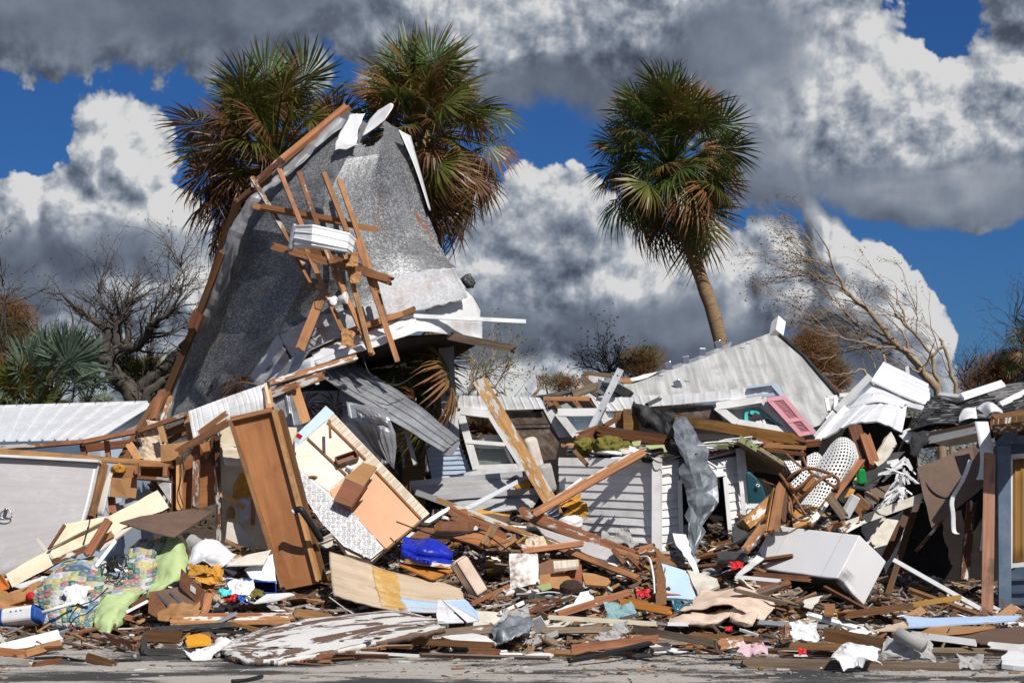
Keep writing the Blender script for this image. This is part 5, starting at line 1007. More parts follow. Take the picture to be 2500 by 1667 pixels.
def window(k, outer, glass, split=None, room='interior_dark'):
    wd = 'window_frame'; n_ = len(outer)
    fr = poly('window', None, None, [V(k, x, y, HYY+.35) for x, y in outer], .02, room, parent=t)  # sheet behind the panes, near-black by default as the shade of the room
    for i in range(n_):
        a, b = outer[i], outer[(i+1) % n_]; board('frame', None, None, V(k, *a, HYY-.06), V(k, *b, HYY-.06), .10, .09, 'white_paint', parent=fr, br=(0, 0))
    for gl in glass: 
        poly('pane', None, None, [V(k, x, y, HYY+.03) for x, y in gl], .004, 'glass', parent=fr)
        for i in range(len(gl)): board('sash', None, None, V(k, *gl[i], HYY+.0), V(k, *gl[(i+1) % len(gl)], HYY+.0), .035, .05, 'white_paint', parent=fr, br=(0, 0))
    return fr
w1 = window('b2', [(410, 410), (660, 440), (930, 870), (545, 885)], [[(470, 695), (775, 705), (850, 860), (555, 872)]])
board('frame', None, None, V('b2', 450, 660, HYY-.07), V('b2', 780, 685, HYY-.07), .05, .08, 'white_paint', parent=w1, br=(0, 0))
poly('dark_sill', None, None, [V('b2', x, y, HYY+.05) for x, y in ((425, 595), (720, 605), (755, 665), (450, 655))], .02, 'grey_metal', parent=w1)
rs = random.Random(41); fm = with_mat(frond_mesh(90, .3, .8, 40, 1.1, .05), 'frond_dry')
for i, (x, y) in enumerate(((470, 460), (560, 450), (640, 480), (520, 480), (600, 470))):
    o = put_frond(t, fm, V('b2', x, y, HYY+.25), Vector((rs.uniform(.1, .6), -.1, -.8)).normalized(), rs, .55); o.name = 'dry_frond'
w2 = window('b2', [(1205, 425), (1555, 422), (1640, 560), (1350, 610)], [[(1250, 448), (1540, 444), (1610, 540), (1350, 590)]], room='slate_blue')
w3 = window('b3', [(1160, 775), (1535, 715), (1800, 990), (1330, 910)], [[(1225, 792), (1520, 766), (1745, 975), (1330, 898)]])
hw('b3', (770, 792), (1140, 770), (1230, 892), (900, 850), dy=.02, m='plywood_old', nm='plywood_sheet', jag=.006)
hw('b3', (1140, 770), (1180, 766), (1320, 905), (1225, 892), dy=-.03)
# opened wall bay with studs
hw('b2', (1065, 310), (1475, 302), (1545, 405), (1190, 412), dy=.3, m='interior_dark', nm='wall_bay')  # near-black sheet painted as the shade inside the bay
for a, b in (((1085, 315), (1470, 312)), ((1165, 320), (1230, 405)), ((1330, 315), (1400, 405)), ((1110, 320), (1160, 375)), ((1475, 315), (1540, 405))): board('stud', None, None, V('b2', *a, HYY-.0), V('b2', *b, HYY-.0), .055, .09, 'lumber', parent=t)
hw('b2', (1215, 370), (1280, 345), (1350, 405), (1230, 408), dy=.15, m='grey_metal')
hw('b3', (1405, 690), (1680, 655), (1720, 680), (1420, 708), dy=-.1, m='blue_siding', th=.03, nm='blue_trim')
board('blue_trim', None, None, V('b3', 1620, 595, HYY-.1), V('b3', 1990, 1020, HYY-.15), .05, .04, 'blue_siding', parent=t, br=(0, 0))
board('blue_trim', None, None, V('b3', 1420, 620, HYY-.1), V('b3', 1630, 592, HYY-.1), .03, .04, 'blue_siding', parent=t, br=(0, 0))
# pink louvred shutter
s_ = thing('shutter', 'pink louvred window shutter hanging beside the corner window', 'shutter', V('b3', 1900, 1010, 25.8))
c = [V('b3', x, y, HYY-.16) for x, y in ((1572, 712), (1715, 692), (1970, 992), (1848, 1015))]
def bil(u_, v_): return c[0].lerp(c[1], u_).lerp(c[3].lerp(c[2], u_), v_)
for (u0, v0, u1, v1, w) in ((.08, 0, .08, 1, .055), (.92, 0, .92, 1, .055), (0, .03, 1, .03, .055), (0, .60, 1, .60, .055), (0, .965, 1, .965, .05)): board('stile', None, None, bil(u0, v0), bil(u1, v1), w, .035, 'pink', parent=s_, br=(0, 0))
for i in range(26):
    v_ = .075+.5*i/17 if i < 17 else .645+.30*(i-17)/9; j = random.uniform(-.008, .008)
    if i in (6, 11): j *= 3
    board('slat', None, None, bil(.12, v_), bil(.88, v_+j), .034, .006, 'pink', 52, parent=s_, br=(0, 0))
poly('backing', None, None, [bil(.05, .03)+Vector((0, .04, 0)), bil(.95, .03)+Vector((0, .04, 0)), bil(.95, .97)+Vector((0, .04, 0)), bil(.05, .97)+Vector((0, .04, 0))], .005, 'print_red', parent=s_)
# paddle board behind the glass
p_ = thing('paddle_board', 'grey and turquoise paddle board seen through the corner window', 'paddle board', V('b3', 1450, 1000, 25.95))
def boardshape(k, pts, Y, th, m, nm, par): return poly(nm, None, None, [V(k, x, y, Y) for x, y in pts], th, m, parent=par)
ol = [(1395, 930), (1393, 850), (1400, 805), (1420, 790), (1470, 800), (1560, 845), (1650, 905), (1745, 985), (1700, 1010), (1440, 960)]
boardshape('b3', ol, 25.96, .05, 'turquoise', 'hull', p_)
boardshape('b3', [(1440, 930), (1430, 870), (1425, 825), (1440, 808), (1480, 820), (1560, 865), (1640, 920), (1700, 975), (1600, 985)], 25.945, .01, 'board_grey', 'deck_pad', p_)
vs, fs, uvs = tube_geo([V('b3', 1455, 823, 25.93)-V('b3', 1455, 823, 25.93), Vector((0, -.008, 0))], .028, 16); link('valve', mesh('valve', vs, fs, uvs), 'turquoise', Matrix.Translation(V('b3', 1455, 823, 25.935)), p_)
tube('strap', None, None, Q('b3', (1450, 890, 25.93), (1510, 875, 25.92), (1570, 870, 25.93), (1680, 945, 25.93)), .006, 'black', 5, parent=p_)
for x0, y0, x1, y1, w in ((1490, 890, 1520, 920, .03), (1515, 885, 1550, 935, .03), (1545, 880, 1570, 935, .03), (1520, 930, 1570, 925, .025), (1560, 935, 1600, 950, .025)): board('logo_stroke', None, None, V('b3', x0, y0, 25.935), V('b3', x1, y1, 25.935), w, .004, 'white_paint', parent=p_, br=(0, 0))
# whitewashed roof plane
t = thing('whitewashed_roof', 'broad whitewashed plywood roof plane tipped up behind the white house', 'roof', P(1800, 1000, 27))
def rp(x, y): return V('b3', x, y, 29.4-2.6*(y-170)/800.)
poly('deck', None, None, [rp(*p) for p in ((395, 622), (700, 512), (1160, 335), (1615, 172), (1645, 178), (1760, 260), (1880, 380), (2000, 520), (2145, 690), (2060, 850), (1970, 965), (1820, 810), (1715, 695), (1620, 610), (1200, 680), (480, 700))], .05, 'white_wash', parent=t)
for a, b in (((1650, 175), (1880, 375)), ((1875, 370), (2150, 690))): board('verge_board', None, None, rp(*a)+Vector((0, -.0, .02)), rp(*b)+Vector((0, 0, .02)), .03, .06, 'dark_metal', parent=t, br=(0, 0))
poly('roof_edge', None, None, [rp(1660, 185)+Vector((0, .3, 0)), rp(1900, 400)+Vector((0, .3, 0)), rp(2150, 690)+Vector((.1, .4, 0)), rp(2210, 690)+Vector((.1, .6, 0)), rp(1960, 460)+Vector((0, .6, 0))], .04, 'lumber_dark', parent=t)
sheet('gutter', None, None, [[rp(690, 488), rp(1000, 372), rp(1285, 245)], [rp(700, 505), rp(1010, 390), rp(1290, 262)], [rp(690, 520), rp(1000, 410), rp(1270, 300)]], 20, 6, .01, 'mill_metal', parent=t, hard=True)
for x, y in ((770, 450), (910, 400), (1045, 335), (1175, 275), (845, 595)): link('clip', box_mesh(.10, .04, .12, .01), 'steel', Matrix.Translation(rp(x, y)+Vector((0, -.08, 0))) @ Matrix.Rotation(random.uniform(-.5, .5), 4, 'Y'), t)
for x, y in ((925, 565), (1420, 260), (1375, 297), (1510, 225), (710, 520)): link('patch', box_mesh(.07, .03, .03, .01), 'grey_metal', Matrix.Translation(rp(x, y)+Vector((0, -.02, 0))), t)
board('vent_stack', None, None, rp(1650, 200), rp(1672, 85), .15, .15, 'white_paint', parent=t, br=(0, 0), roll=25)
S('white roof edge and turquoise strip behind the gutter', 'trim_strip_board', 'trim', 'b3', [(405, 555, 28.9), (690, 490, 29.0), (600, 540, 28.9), (470, 575, 28.9)], .03, 'white_paint', .01)
for lb, a, b, w, m in (('stacked dark timber on top of the loose roof boards', (60, 520, 27.6), (315, 540, 27.6), .11, 'lumber_grey'), ('orange timber under the stacked dark timber', (90, 545, 27.5), (470, 570, 27.8), .07, 'lumber'), ('grey weathered beam sloping into the white wall top', (40, 550, 27.2), (230, 680, 27.0), .14, 'lumber_grey'), ('weathered round rail across the loose roof boards', (-10, 680, 26.8), (200, 605, 26.9), .10, 'lumber_grey'), ('black edged metal strip beside the whitewashed roof', (250, 570, 27.0), (470, 690, 26.6), .12, 'dark_metal'), ('white plank sloping behind the leaning perforated bar', (120, 570, 27.4), (330, 600, 27.3), .16, 'white_paint'), ('grey plank pair sloping to the white wall', (180, 600, 27.1), (380, 690, 26.8), .18, 'mill_metal'), ('short orange block among the loose roof boards', (45, 600, 27.0), (110, 670, 26.9), .07, 'lumber')): B(lb, 'b3', a, b, w, m, .06)
S('black tar paper strip trailing behind the wall top', 'roofing_scrap', 'roofing scrap', 'b2', [(1020, 290, 27.0), (1380, 225, 27.4), (1400, 250, 27.4), (1140, 300, 27.0)], .03, 'dark_metal', .02)
B('long pale plank leaning on the white house wall', 'b2', (565, 158, 24.7), (1150, 1150, 23.6), .165, 'lumber_pale', .05, 6, (.1, .25))
B('lower end of a pale plank wedged in the foam', 'b2', (1175, 1210, 23.5), (1225, 1330, 23.4), .16, 'lumber_pale', .05, 6)
t = board('steel_bar', 'perforated grey metal bar leaning against the teal window', 'metal bar', V('b2', 1720, 70, 25.6), V('b2', 1480, 555, 25.4), .09, .02, 'mill_metal', br=(0, 0))
for i in range(9): link('hole', box_mesh(.022, .022, .006, .003, 1), 'black', t.matrix_basis @ Matrix.Translation((.1+i*.26, 0, .0095)), t)
B('second short grey bar crossing the perforated bar', 'b2', (1580, 160, 25.8), (1730, 180, 25.8), .06, 'mill_metal')
# ------------------------------------------------------------------ grey metal awning in front
t = thing('fallen_awning', 'fallen grey metal awning panels below the leaning windows', 'awning', V('b2', 600, 1200, 24.4))
sheet('panel', None, None, [Q('b2', (0, 1010, 24.7), (500, 965, 24.6), (920, 935, 24.7)), Q('b2', (60, 1110, 24.4), (520, 1085, 24.3), (930, 1060, 24.4))], 8, 30, .02, 'grey_metal', corr=(.085, .008, 'v'), crumple=.02, parent=t)
sheet('panel', None, None, [Q('b2', (200, 1130, 24.4), (620, 1110, 24.25), (1080, 1080, 24.4)), Q('b2', (440, 1250, 24.0), (700, 1230, 24.0), (1000, 1200, 24.1))], 8, 30, .02, 'grey_metal', corr=(.085, .008, 'v'), crumple=.02, parent=t)
for a, b in (((0, 1005, 24.65), (920, 925, 24.6)), ((220, 1118, 24.25), (1060, 1060, 24.25)), ((60, 1075, 24.3), (420, 1210, 23.9))): board('lip', None, None, V('b2', *a), V('b2', *b), .07, .06, 'grey_metal', parent=t, br=(0, 0), bow=.02)
board('brace_bar', None, None, V('b2', 400, 1235, 23.7), V('b2', 1150, 850, 24.2), .055, .03, 'mill_metal', parent=t, br=(0, 0))
S('white trim pieces stacked at the low end of the tilted wall', 'trim_piece', 'trim', 'b2', [(100, 1310, 23.3), (330, 1180, 23.6), (350, 1200, 23.6), (160, 1320, 23.3)], .05, 'white_paint', .004)
box('mattress_roll', 'rolled patterned cushion jammed behind the pale plank', 'cushion', V('b2', 1010, 760, 24.2), (.17, .14, .42), 'drywall', (0, -16, 20), .06, seg=4)
box('cushion', 'lower grey patterned cushion under the rolled cushion', 'cushion', V('b2', 1115, 960, 24.1), (.19, .14, .36), 'grey_cloth', (0, -14, 20), .06, seg=4)
# ================================================================== small white shed
t = thing('garden_shed', 'small white clapboard shed with torn roof and dark doorway', 'shed', V('b2', 1990, 1540, 23.2))
CT, CB = V('b2', 2000, 800, 23.3), V('b2', 1998, 1560, 23.1)
LT, LB = V('b2', 1215, 790, 24.25), V('b2', 1240, 1500, 24.05)
def lf(u_, v_): return CT.lerp(LT, u_).lerp(CB.lerp(LB, u_), v_)
nl = (LT-CT).cross(CB-CT).normalized(); nl = nl if nl.y < 0 else -nl
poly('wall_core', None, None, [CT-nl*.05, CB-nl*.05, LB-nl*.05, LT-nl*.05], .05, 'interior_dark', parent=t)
for i in range(11):
    v0 = i/11; v1 = (i+1.06)/11; sh = .012 if i < 9 else .03; u1 = 1. if i < 5 else (.82 if i < 7 else .78)
    pts = [lf(.01, v0)-nl*.002, lf(u1, v0)-nl*.002, lf(u1, v1)+nl*sh, lf(.01, v1)+nl*(sh+(.02 if i > 7 else 0))]
    rows_ = [[pts[0], pts[0].lerp(pts[1], .5), pts[1]], [pts[3], pts[3].lerp(pts[2], .5)+nl*(.03*noise.noise(Vector((i*3.1, 0, 0))) if i > 6 else 0), pts[2]]]
    sheet('siding_board', None, None, rows_, 16, 3, .012, 'white_siding', parent=t, smooth=False, crumple=.008 if i > 6 else .002)
RT, RB = V('b3', 1345, 1090, 24.1), V('b3', 1440, 1900, 23.9); CT2, CB2 = V('b3', 690, 1205, 23.3), V('b3', 690, 1960, 23.1)
def rf(u_, v_): return CT2.lerp(RT, u_).lerp(CB2.lerp(RB, u_), v_)
nr = (RT-CT2).cross(CB2-CT2).normalized(); nr = nr if nr.y < 0 else -nr
poly('doorway_dark', None, None, [rf(.22, .28)-nr*.5, rf(.86, .28)-nr*.5, rf(.86, .92)-nr*.5, rf(.22, .92)-nr*.5], .02, 'black', parent=t)  # black sheet painted in as the shade within the doorway
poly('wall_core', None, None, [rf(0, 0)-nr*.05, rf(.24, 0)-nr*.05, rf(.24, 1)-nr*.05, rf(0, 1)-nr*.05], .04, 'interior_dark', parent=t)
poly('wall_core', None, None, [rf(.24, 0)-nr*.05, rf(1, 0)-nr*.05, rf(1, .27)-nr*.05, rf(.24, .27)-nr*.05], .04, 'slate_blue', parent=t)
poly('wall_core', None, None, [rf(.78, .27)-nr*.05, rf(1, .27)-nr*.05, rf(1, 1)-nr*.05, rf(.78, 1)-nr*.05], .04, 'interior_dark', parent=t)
for i in range(11):
    v0 = .015+i/11.2; v1 = v0+.088
    for u0, u1 in (((.02, .23),) if 3 <= i < 10 else ((.02, .24), (.26, .99))) + (((.80, .99),) if 3 <= i else ()):
        if i == 0 and u0 > .2: continue
        if i >= 3 and u0 == .26: continue
        sheet('siding_board', None, None, [[rf(u0, v0)-nr*.002, rf(u1, v0)-nr*.002], [rf(u0, v1)+nr*.014, rf(u1, v1)+nr*.014]], 4, 2, .012, 'white_siding', parent=t, smooth=False, crumple=.003)
board('corner_post', None, None, CT.lerp(CT2, .5)+Vector((0, -.06, .02)), CB.lerp(CB2, .5)+Vector((0, -.06, 0)), .10, .09, 'white_paint', parent=t, br=(.1, .1), roll=20)
board('corner_post', None, None, rf(1, -.02)+nr*.03, rf(1, 1.0)+nr*.03, .08, .06, 'white_paint', parent=t, br=(.1, .1))
board('loose_trim', None, None, rf(.93, -.02)+nr*.07, rf(.90, .75)+nr*.10, .05, .02, 'white_metal', parent=t, bow=.05)
for a, b in (((.235, .27), (.235, .93)), ((.775, .27), (.775, 1.)), ((.235, .275), (.775, .265))): board('door_frame', None, None, rf(*a)+nr*.02, rf(*b)+nr*.02, .05, .07, 'white_paint', parent=t, br=(0, 0))
pl = poly('sheathing', None, None, [rf(.56, .0)+nr*.004, rf(.97, -.04)+nr*.004, rf(.97, .06)+nr*.004, rf(.56, .09)+nr*.004], .01, 'drywall', parent=t)
MX = frame(rf(.97, .03)-rf(.58, .06), nr, rf(.58, .07)+nr*.008)
text('lettering', 'Grade  Insulative Sheathing', MX, .055, 'print_red', pl)
MX2 = frame(rf(.97, .03)-rf(.58, .06), nr, rf(.66, .028)+nr*.008); link('print_stroke', box_mesh(.28, .02, .002, .0005, 1), 'print_red', MX2 @ Matrix.Translation((.1, 0, 0)), pl)
ring = [MX2 @ Vector((.32+.035*math.cos(a), .005+.025*math.sin(a), 0)) for a in [i*math.tau/20 for i in range(21)]]; tube('print_ring', None, None, ring, .004, 'print_red', 5, parent=pl)
# torn roof of the shed: dark deck with ragged layers
t = thing('shed_roof', 'ragged layered roof deck torn open on top of the white shed', 'roof', V('b3', 700, 1150, 23.8))
poly('deck', None, None, Q('b3', (-20, 1130, 24.7), (640, 1200, 23.2), (1370, 1075, 23.9), (1300, 1000, 26.0), (300, 990, 26.0)), .05, 'interior_dark', .03, parent=t)
for i in range(46):
    f = random.random(); a = V('b3', 60+f*600, 1140+f*55-random.uniform(0, 35), 24.45-f*1.25); d_ = Vector((random.uniform(.1, .35)*random.choice((-1, 1)), random.uniform(-.1, .1), random.uniform(-.07, .07)))
    board('torn_layer', None, None, a, a+d_, random.uniform(.04, .12), .012, random.choice(('white_paint', 'drywall', 'lumber_dark', 'dark_metal', 'mill_metal', 'lumber')), random.uniform(30, 80), parent=t, br=(.8, .8))
for i in range(16):
    f = random.random(); a = V('b3', 900+f*440, 1115-f*40-random.uniform(0, 40), 23.5+f*.4); board('torn_layer', None, None, a, a+Vector((random.uniform(.15, .4), 0, random.uniform(-.04, .04))), random.uniform(.03, .08), .012, random.choice(('white_paint', 'drywall', 'foam_board_green', 'white_metal')), random.uniform(30, 80), parent=t, br=(.8, .8))
for i, (x, y, Y, sz) in enumerate(((90, 1100, 24.1, (.13, .1, .10)), (190, 1120, 24.0, (.10, .1, .09)), (270, 1100, 23.9, (.17, .1, .12)), (330, 1130, 23.9, (.12, .1, .07)), (60, 1130, 24.1, (.06, .05, .10)))): lump('insulation_wad', ['mustard green insulation wad heaped on the shed roof', 'smaller mustard insulation wad on the shed roof', 'largest mustard green insulation lump on the shed roof', 'insulation crumb at the end of the wad row on the shed roof', 'upright curl of insulation at the shed roof corner'][i], 'insulation', V('b3', x, y, Y), sz, 'insul_green', .5, 3, seed=i)
S('speckled green grey insulation batt lying flat on the shed roof', 'insulation_batt', 'insulation', 'b3', [(280, 1050, 24.4), (420, 1030, 24.6), (480, 1080, 24.2), (370, 1110, 24.0)], .04, 'insul_green', .02)
S('sheet of pale green foam board on the shed roof', 'foam_board', 'foam board', 'b3', [(540, 1090, 24.0), (740, 1085, 24.0), (765, 1140, 23.7), (700, 1150, 23.7)], .02, 'foam_board_green', .015)
S('small pale green foam chip leaning on the foam board', 'foam_board', 'foam board', 'b3', [(475, 1060, 24.1), (550, 1050, 24.1), (540, 1090, 24.0), (485, 1095, 24.0)], .02, 'foam_board_green', .012)
sheet('roof_overhang', 'sagging roof overhang edged with green foam beside the shed', 'roof', [Q('b3', (1330, 1060, 23.7), (1480, 1110, 23.6), (1720, 1260, 23.5)), Q('b3', (1340, 1120, 24.3), (1500, 1200, 24.2), (1740, 1330, 24.1)), Q('b3', (1380, 1290, 25.2), (1560, 1300, 25.2), (1740, 1340, 25.1))], 16, 12, .04, 'hardboard')
for i in range(7):
    a = (1350+i*50, 1030+i*30); B(['first', 'second', 'third', 'fourth', 'fifth', 'sixth', 'last'][i]+' green foam strip along the sagging roof overhang counted from the shed', 'b3', (a[0], a[1], 23.62), (a[0]+62, a[1]+38, 23.58), .07, 'foam_board_green', .03, 15, (.6, .6), 'foam_strip', 'foam strip')
B('massive yellow timber beam lying across the shed roof', 'b3', (755, 870, 24.9), (1800, 1040, 24.0), .128, 'lumber_yellow', .13, 8, (.15, .03), 'timber_beam', 'beam')
t = thing('timber_block', 'dark stacked timber blocks behind the crumpled black metal', 'timber', V('b3', 430, 960, 25))
for a, b in (((400, 905, 25.0), (530, 905, 25.0)), ((345, 930, 25.2), (400, 925, 25.2))): board('block', None, None, V('b3', *a), V('b3', *b), .30, .3, 'lumber_yellow', parent=t, br=(0, 0))
for lb, a, b, w, m, ro in (('long dark brown plank on the shed roof below the teal window', (180, 965, 24.6), (790, 1055, 24.2), .13, 'lumber_dark', 10), ('brown plank end jutting toward the perforated bar', (0, 1040, 24.6), (230, 955, 24.7), .12, 'lumber', 25), ('reddish plank at the left edge of the shed roof', (0, 1060, 24.4), (180, 1040, 24.4), .14, 'lumber', 15), ('short dark stick rising beside the black metal', (245, 940, 24.6), (380, 855, 24.7), .06, 'lumber_dark', 0), ('thin round stick sticking out of the shed roof', (10, 1140, 23.9), (115, 1250, 23.5), .045, 'lumber', 0), ('black strip on the white ribbed wall', (590, 765, 25.7), (715, 705, 25.8), .05, 'dark_metal', 0), ('broken lumber piece under the massive beam', (1530, 1110, 24.0), (2020, 1065, 24.1), .08, 'lumber', 30), ('thin lath below the massive beam end', (1540, 1090, 23.8), (1900, 1110, 23.9), .045, 'lumber', 10), ('second thin lath below the massive beam end', (1560, 1125, 23.7), (1890, 1165, 23.8), .04, 'lumber_dark', 10), ('rough plank beneath the massive beam end', (1480, 1050, 24.1), (1890, 1140, 24.1), .07, 'lumber', 10), ('orange plank end poking right of the massive beam', (1790, 1020, 24.1), (1900, 1060, 24.0), .06, 'lumber', 0)): B(lb, 'b3', a, b, w, m, .05, ro, (.7, .7))
B('long pair of brown planks sloping down in front of the shed', 'b2', (1925, 735, 23.0), (1000, 1255, 22.6), .09, 'lumber', .045, 12, (.7, .3))
B('second plank of the pair sloping down in front of the shed', 'b2', (1810, 760, 23.15), (1120, 1160, 22.75), .05, 'lumber', .045, -10, (.7, .3))
B('white edge strip along the sloping plank pair', 'b2', (1400, 960, 23.1), (1180, 1130, 22.9), .03, 'white_paint', .02)
sheet('metal_sheet', 'dark crumpled metal sheet curling over the timber blocks', 'metal sheet', [Q('b3', (500, 738, 25.0), (560, 770, 24.8), (700, 810, 24.6), (840, 835, 24.4)), Q('b3', (510, 830, 24.9), (600, 870, 24.6), (720, 900, 24.5), (838, 940, 24.3)), Q('b3', (560, 940, 24.8), (640, 950, 24.6), (740, 1010, 24.4), (838, 1065, 24.2))], 24, 20, .008, 'dark_metal', crumple=.03, cscale=3, jag=.03, crease=.05, smooth=False)
sheet('galvanised_strip', 'long crumpled galvanised strip draped down over the shed doorway', 'metal sheet', [Q('b3', (838, 855, 24.3), (870, 865, 24.2), (930, 930, 24.2)), Q('b3', (842, 1000, 23.8), (930, 985, 23.75), (985, 1000, 23.9)), Q('b3', (838, 1090, 23.35), (940, 1090, 23.3), (1060, 1120, 23.5)), Q('b3', (890, 1280, 23.1), (1010, 1270, 22.95), (1140, 1250, 23.2)), Q('b3', (920, 1450, 22.95), (1060, 1440, 22.8), (1170, 1350, 23.0)), Q('b3', (930, 1600, 22.8), (1050, 1590, 22.65), (1185, 1560, 22.85)), Q('b3', (920, 1800, 22.5), (1000, 1810, 22.4), (1080, 1720, 22.6)), Q('b3', (930, 1960, 22.2), (980, 1990, 22.1), (1000, 2000, 22.15))], 6, 21, .006, 'galv_crumpled', crumple=.02, cscale=3.1, crease=.055, jag=.08, smooth=False, hard=True)

# ================================================================== right: crushed white metal roof, shingle house
t = thing('crushed_metal_roof', 'white ribbed metal roof folded and buckled over the wreck beside the shingle roof', 'roof', V('b4', 1200, 650, 25))
sheet('upper_panel', None, None, [Q('b4', (1322, 105, 26.2), (1480, 180, 26.2), (1640, 262, 26.2)), Q('b4', (1270, 180, 25.6), (1450, 260, 25.6), (1655, 345, 25.7)), Q('b4', (1235, 238, 25.2), (1420, 325, 25.2), (1640, 422, 25.3))], 12, 30, .02, 'roof_white', corr=(.21, .012, 'v'), parent=t, hard=True, smooth=False)
sheet('middle_panel', None, None, [Q('b4', (1270, 258, 25.3), (1430, 330, 25.3), (1610, 425, 25.2)), Q('b4', (1160, 340, 25.0), (1280, 335, 24.8), (1480, 400, 24.8)), Q('b4', (1060, 430, 24.8), (1270, 375, 24.6), (1470, 420, 24.6))], 16, 16, .02, 'roof_white', parent=t, crumple=.03, cscale=2)
sheet('lower_panel', None, None, [Q('b4', (1065, 425, 24.9), (1180, 390, 24.8), (1290, 378, 24.8), (1400, 385, 24.8), (1490, 412, 24.9)), Q('b4', (960, 540, 24.5), (1100, 470, 24.4), (1210, 445, 24.3), (1330, 425, 24.3), (1485, 455, 24.5)), Q('b4', (870, 660, 24.2), (1000, 590, 24.1), (1090, 540, 24.0), (1280, 520, 23.9), (1455, 600, 24.1))], 36, 14, .02, 'roof_white', corr=(.30, .012, 'u'), parent=t, hard=True, smooth=False)
board('fold_edge', None, None, V('b4', 1245, 340, 24.75), V('b4', 1610, 425, 24.9), .06, .03, 'roof_white', parent=t, br=(0, 0))
board('side_flashing', None, None, V('b4', 1230, 200, 25.2), V('b4', 985, 450, 24.7), .09, .03, 'grey_metal', parent=t, br=(0, 0))
board('side_flashing', None, None, V('b4', 1060, 420, 24.7), V('b4', 850, 660, 24.15), .07, .03, 'white_metal', parent=t, br=(0, 0))
poly('gable_siding', None, None, Q('b4', (830, 615, 25.2), (985, 430, 25.4), (1010, 480, 25.2), (860, 650, 25.0)), .03, 'white_siding', parent=t)
t = thing('window_frame_wreck', 'broken white window frame poking up beside the whitewashed roof', 'window frame', V('b4', 950, 500, 25.6))
for a, b in (((920, 350, 25.8), (940, 450, 25.7)), ((925, 352, 25.8), (1000, 345, 25.8)), ((1085, 325, 25.7), (920, 510, 25.4)), ((1010, 335, 25.8), (1075, 330, 25.8)), ((990, 350, 25.8), (985, 440, 25.6)), ((1000, 360, 25.9), (960, 460, 25.7))): board('frame', None, None, V('b4', *a), V('b4', *b), .05, .04, 'white_paint', parent=t, br=(.2, .2))
B('thin vertical white pipe stub behind the upper metal panel', 'b4', (1490, 125, 26.6), (1505, 240, 26.6), .05, 'white_paint', .05)
# shingle roofed house
t = thing('shingle_house', 'collapsed house with dark shingle roof, blue trim and a tan curtained window', 'house', P(2450, 1400, 23))
def sr(u_, v_):   # roof surface: u along the eave, v from eave up to the ridge
    a = V('b4', 1560, 650, 23.2).lerp(V('b4', 2380, 470, 22.6), u_); b = V('b4', 1690, 345, 26.2).lerp(V('b4', 2500, 240, 26.0), u_); p = a.lerp(b, v_); return p+Vector((0, 0, .10*math.sin(u_*5+1)*(1-v_)-.12*math.exp(-((u_-.25)/.15)**2)*v_))
rdeck = sheet('roof_deck', None, None, [[sr(i/8, 1-j/6) for i in range(9)] for j in range(7)], 32, 18, .05, 'shingle_dark', parent=t)
rs = random.Random(6); shm = {}
for j in range(13):
    for i in range(22):
        u_, v_ = (i+(j % 2)*.5+rs.uniform(-.06, .06))/22, j/13
        if rs.random() < .16+(.3 if (v_ > .75 and u_ < .5) else 0): continue
        p = sr(u_, v_+.03); q = sr(min(u_+.03, 1.02), v_+.03); r = sr(u_, v_+.09); n_ = (q-p).cross(r-p).normalized(); n_ = n_ if n_.z > 0 else -n_
        m_ = 'shingle_grey' if (v_ > .55 and u_ > .55) or rs.random() < .22 else 'shingle_dark'; key = (m_, rs.randint(0, 2))
        if key not in shm:
            shm[key] = box_mesh(.165*rs.uniform(.85, 1.05), .36, .012, .003, 1); shm[key].materials.append(MAT[m_])
        link('shingle', shm[key], None, frame(q-p, n_, p+n_*.045) @ Matrix.Rotation(R(-3+rs.uniform(-3, 3)), 4, 'X') @ Matrix.Rotation(rs.uniform(-.05, .05), 4, 'Z'), rdeck)
sheet('torn_felt', None, None, [Q('b4', (1660, 420, 24.9), (1690, 410, 24.9), (1720, 450, 24.6)), Q('b4', (1560, 530, 23.6), (1620, 545, 23.5), (1680, 560, 23.4)), Q('b4', (1535, 620, 23.1), (1590, 640, 23.0), (1650, 640, 23.0)), Q('b4', (1522, 700, 22.95), (1560, 720, 22.9), (1600, 690, 22.95)), Q('b4', (1530, 770, 22.9), (1545, 765, 22.9), (1570, 740, 22.9))], 18, 30, .012, 'shingle_dark', crumple=.02, cscale=3, parent=t, jag=.05, crease=.05, smooth=False)
poly('cavity_shade_sheet', None, None, [P(1995, 1040, 26.3), P(2080, 1010, 26.3), P(2240, 1020, 26.3), P(2240, 1420, 26.3), P(1840, 1420, 26.3), P(1840, 1090, 26.3)], .06, 'interior_dark', parent=t)  # near-black sheet added behind the gaps as the shade of the cavity
board('ridge_flashing', None, None, V('b4', 1725, 325, 25.8), V('b4', 1890, 345, 25.2), .05, .03, 'white_metal', parent=t); board('ridge_flashing', None, None, V('b4', 1880, 345, 25.2), V('b4', 2180, 248, 25.7), .10, .03, 'white_metal', parent=t)
board('ridge_flashing', None, None, V('b4', 2150, 400, 24.2), V('b4', 2330, 310, 24.8), .07, .03, 'white_metal', parent=t)
sheet('curled_flashing', None, None, [Q('b4', (1865, 490, 23.0), (1900, 430, 23.2), (1985, 420, 23.3)), Q('b4', (1860, 525, 22.9), (1920, 505, 22.8), (1990, 500, 22.9))], 10, 8, .01, 'white_metal', parent=t, crumple=.02)
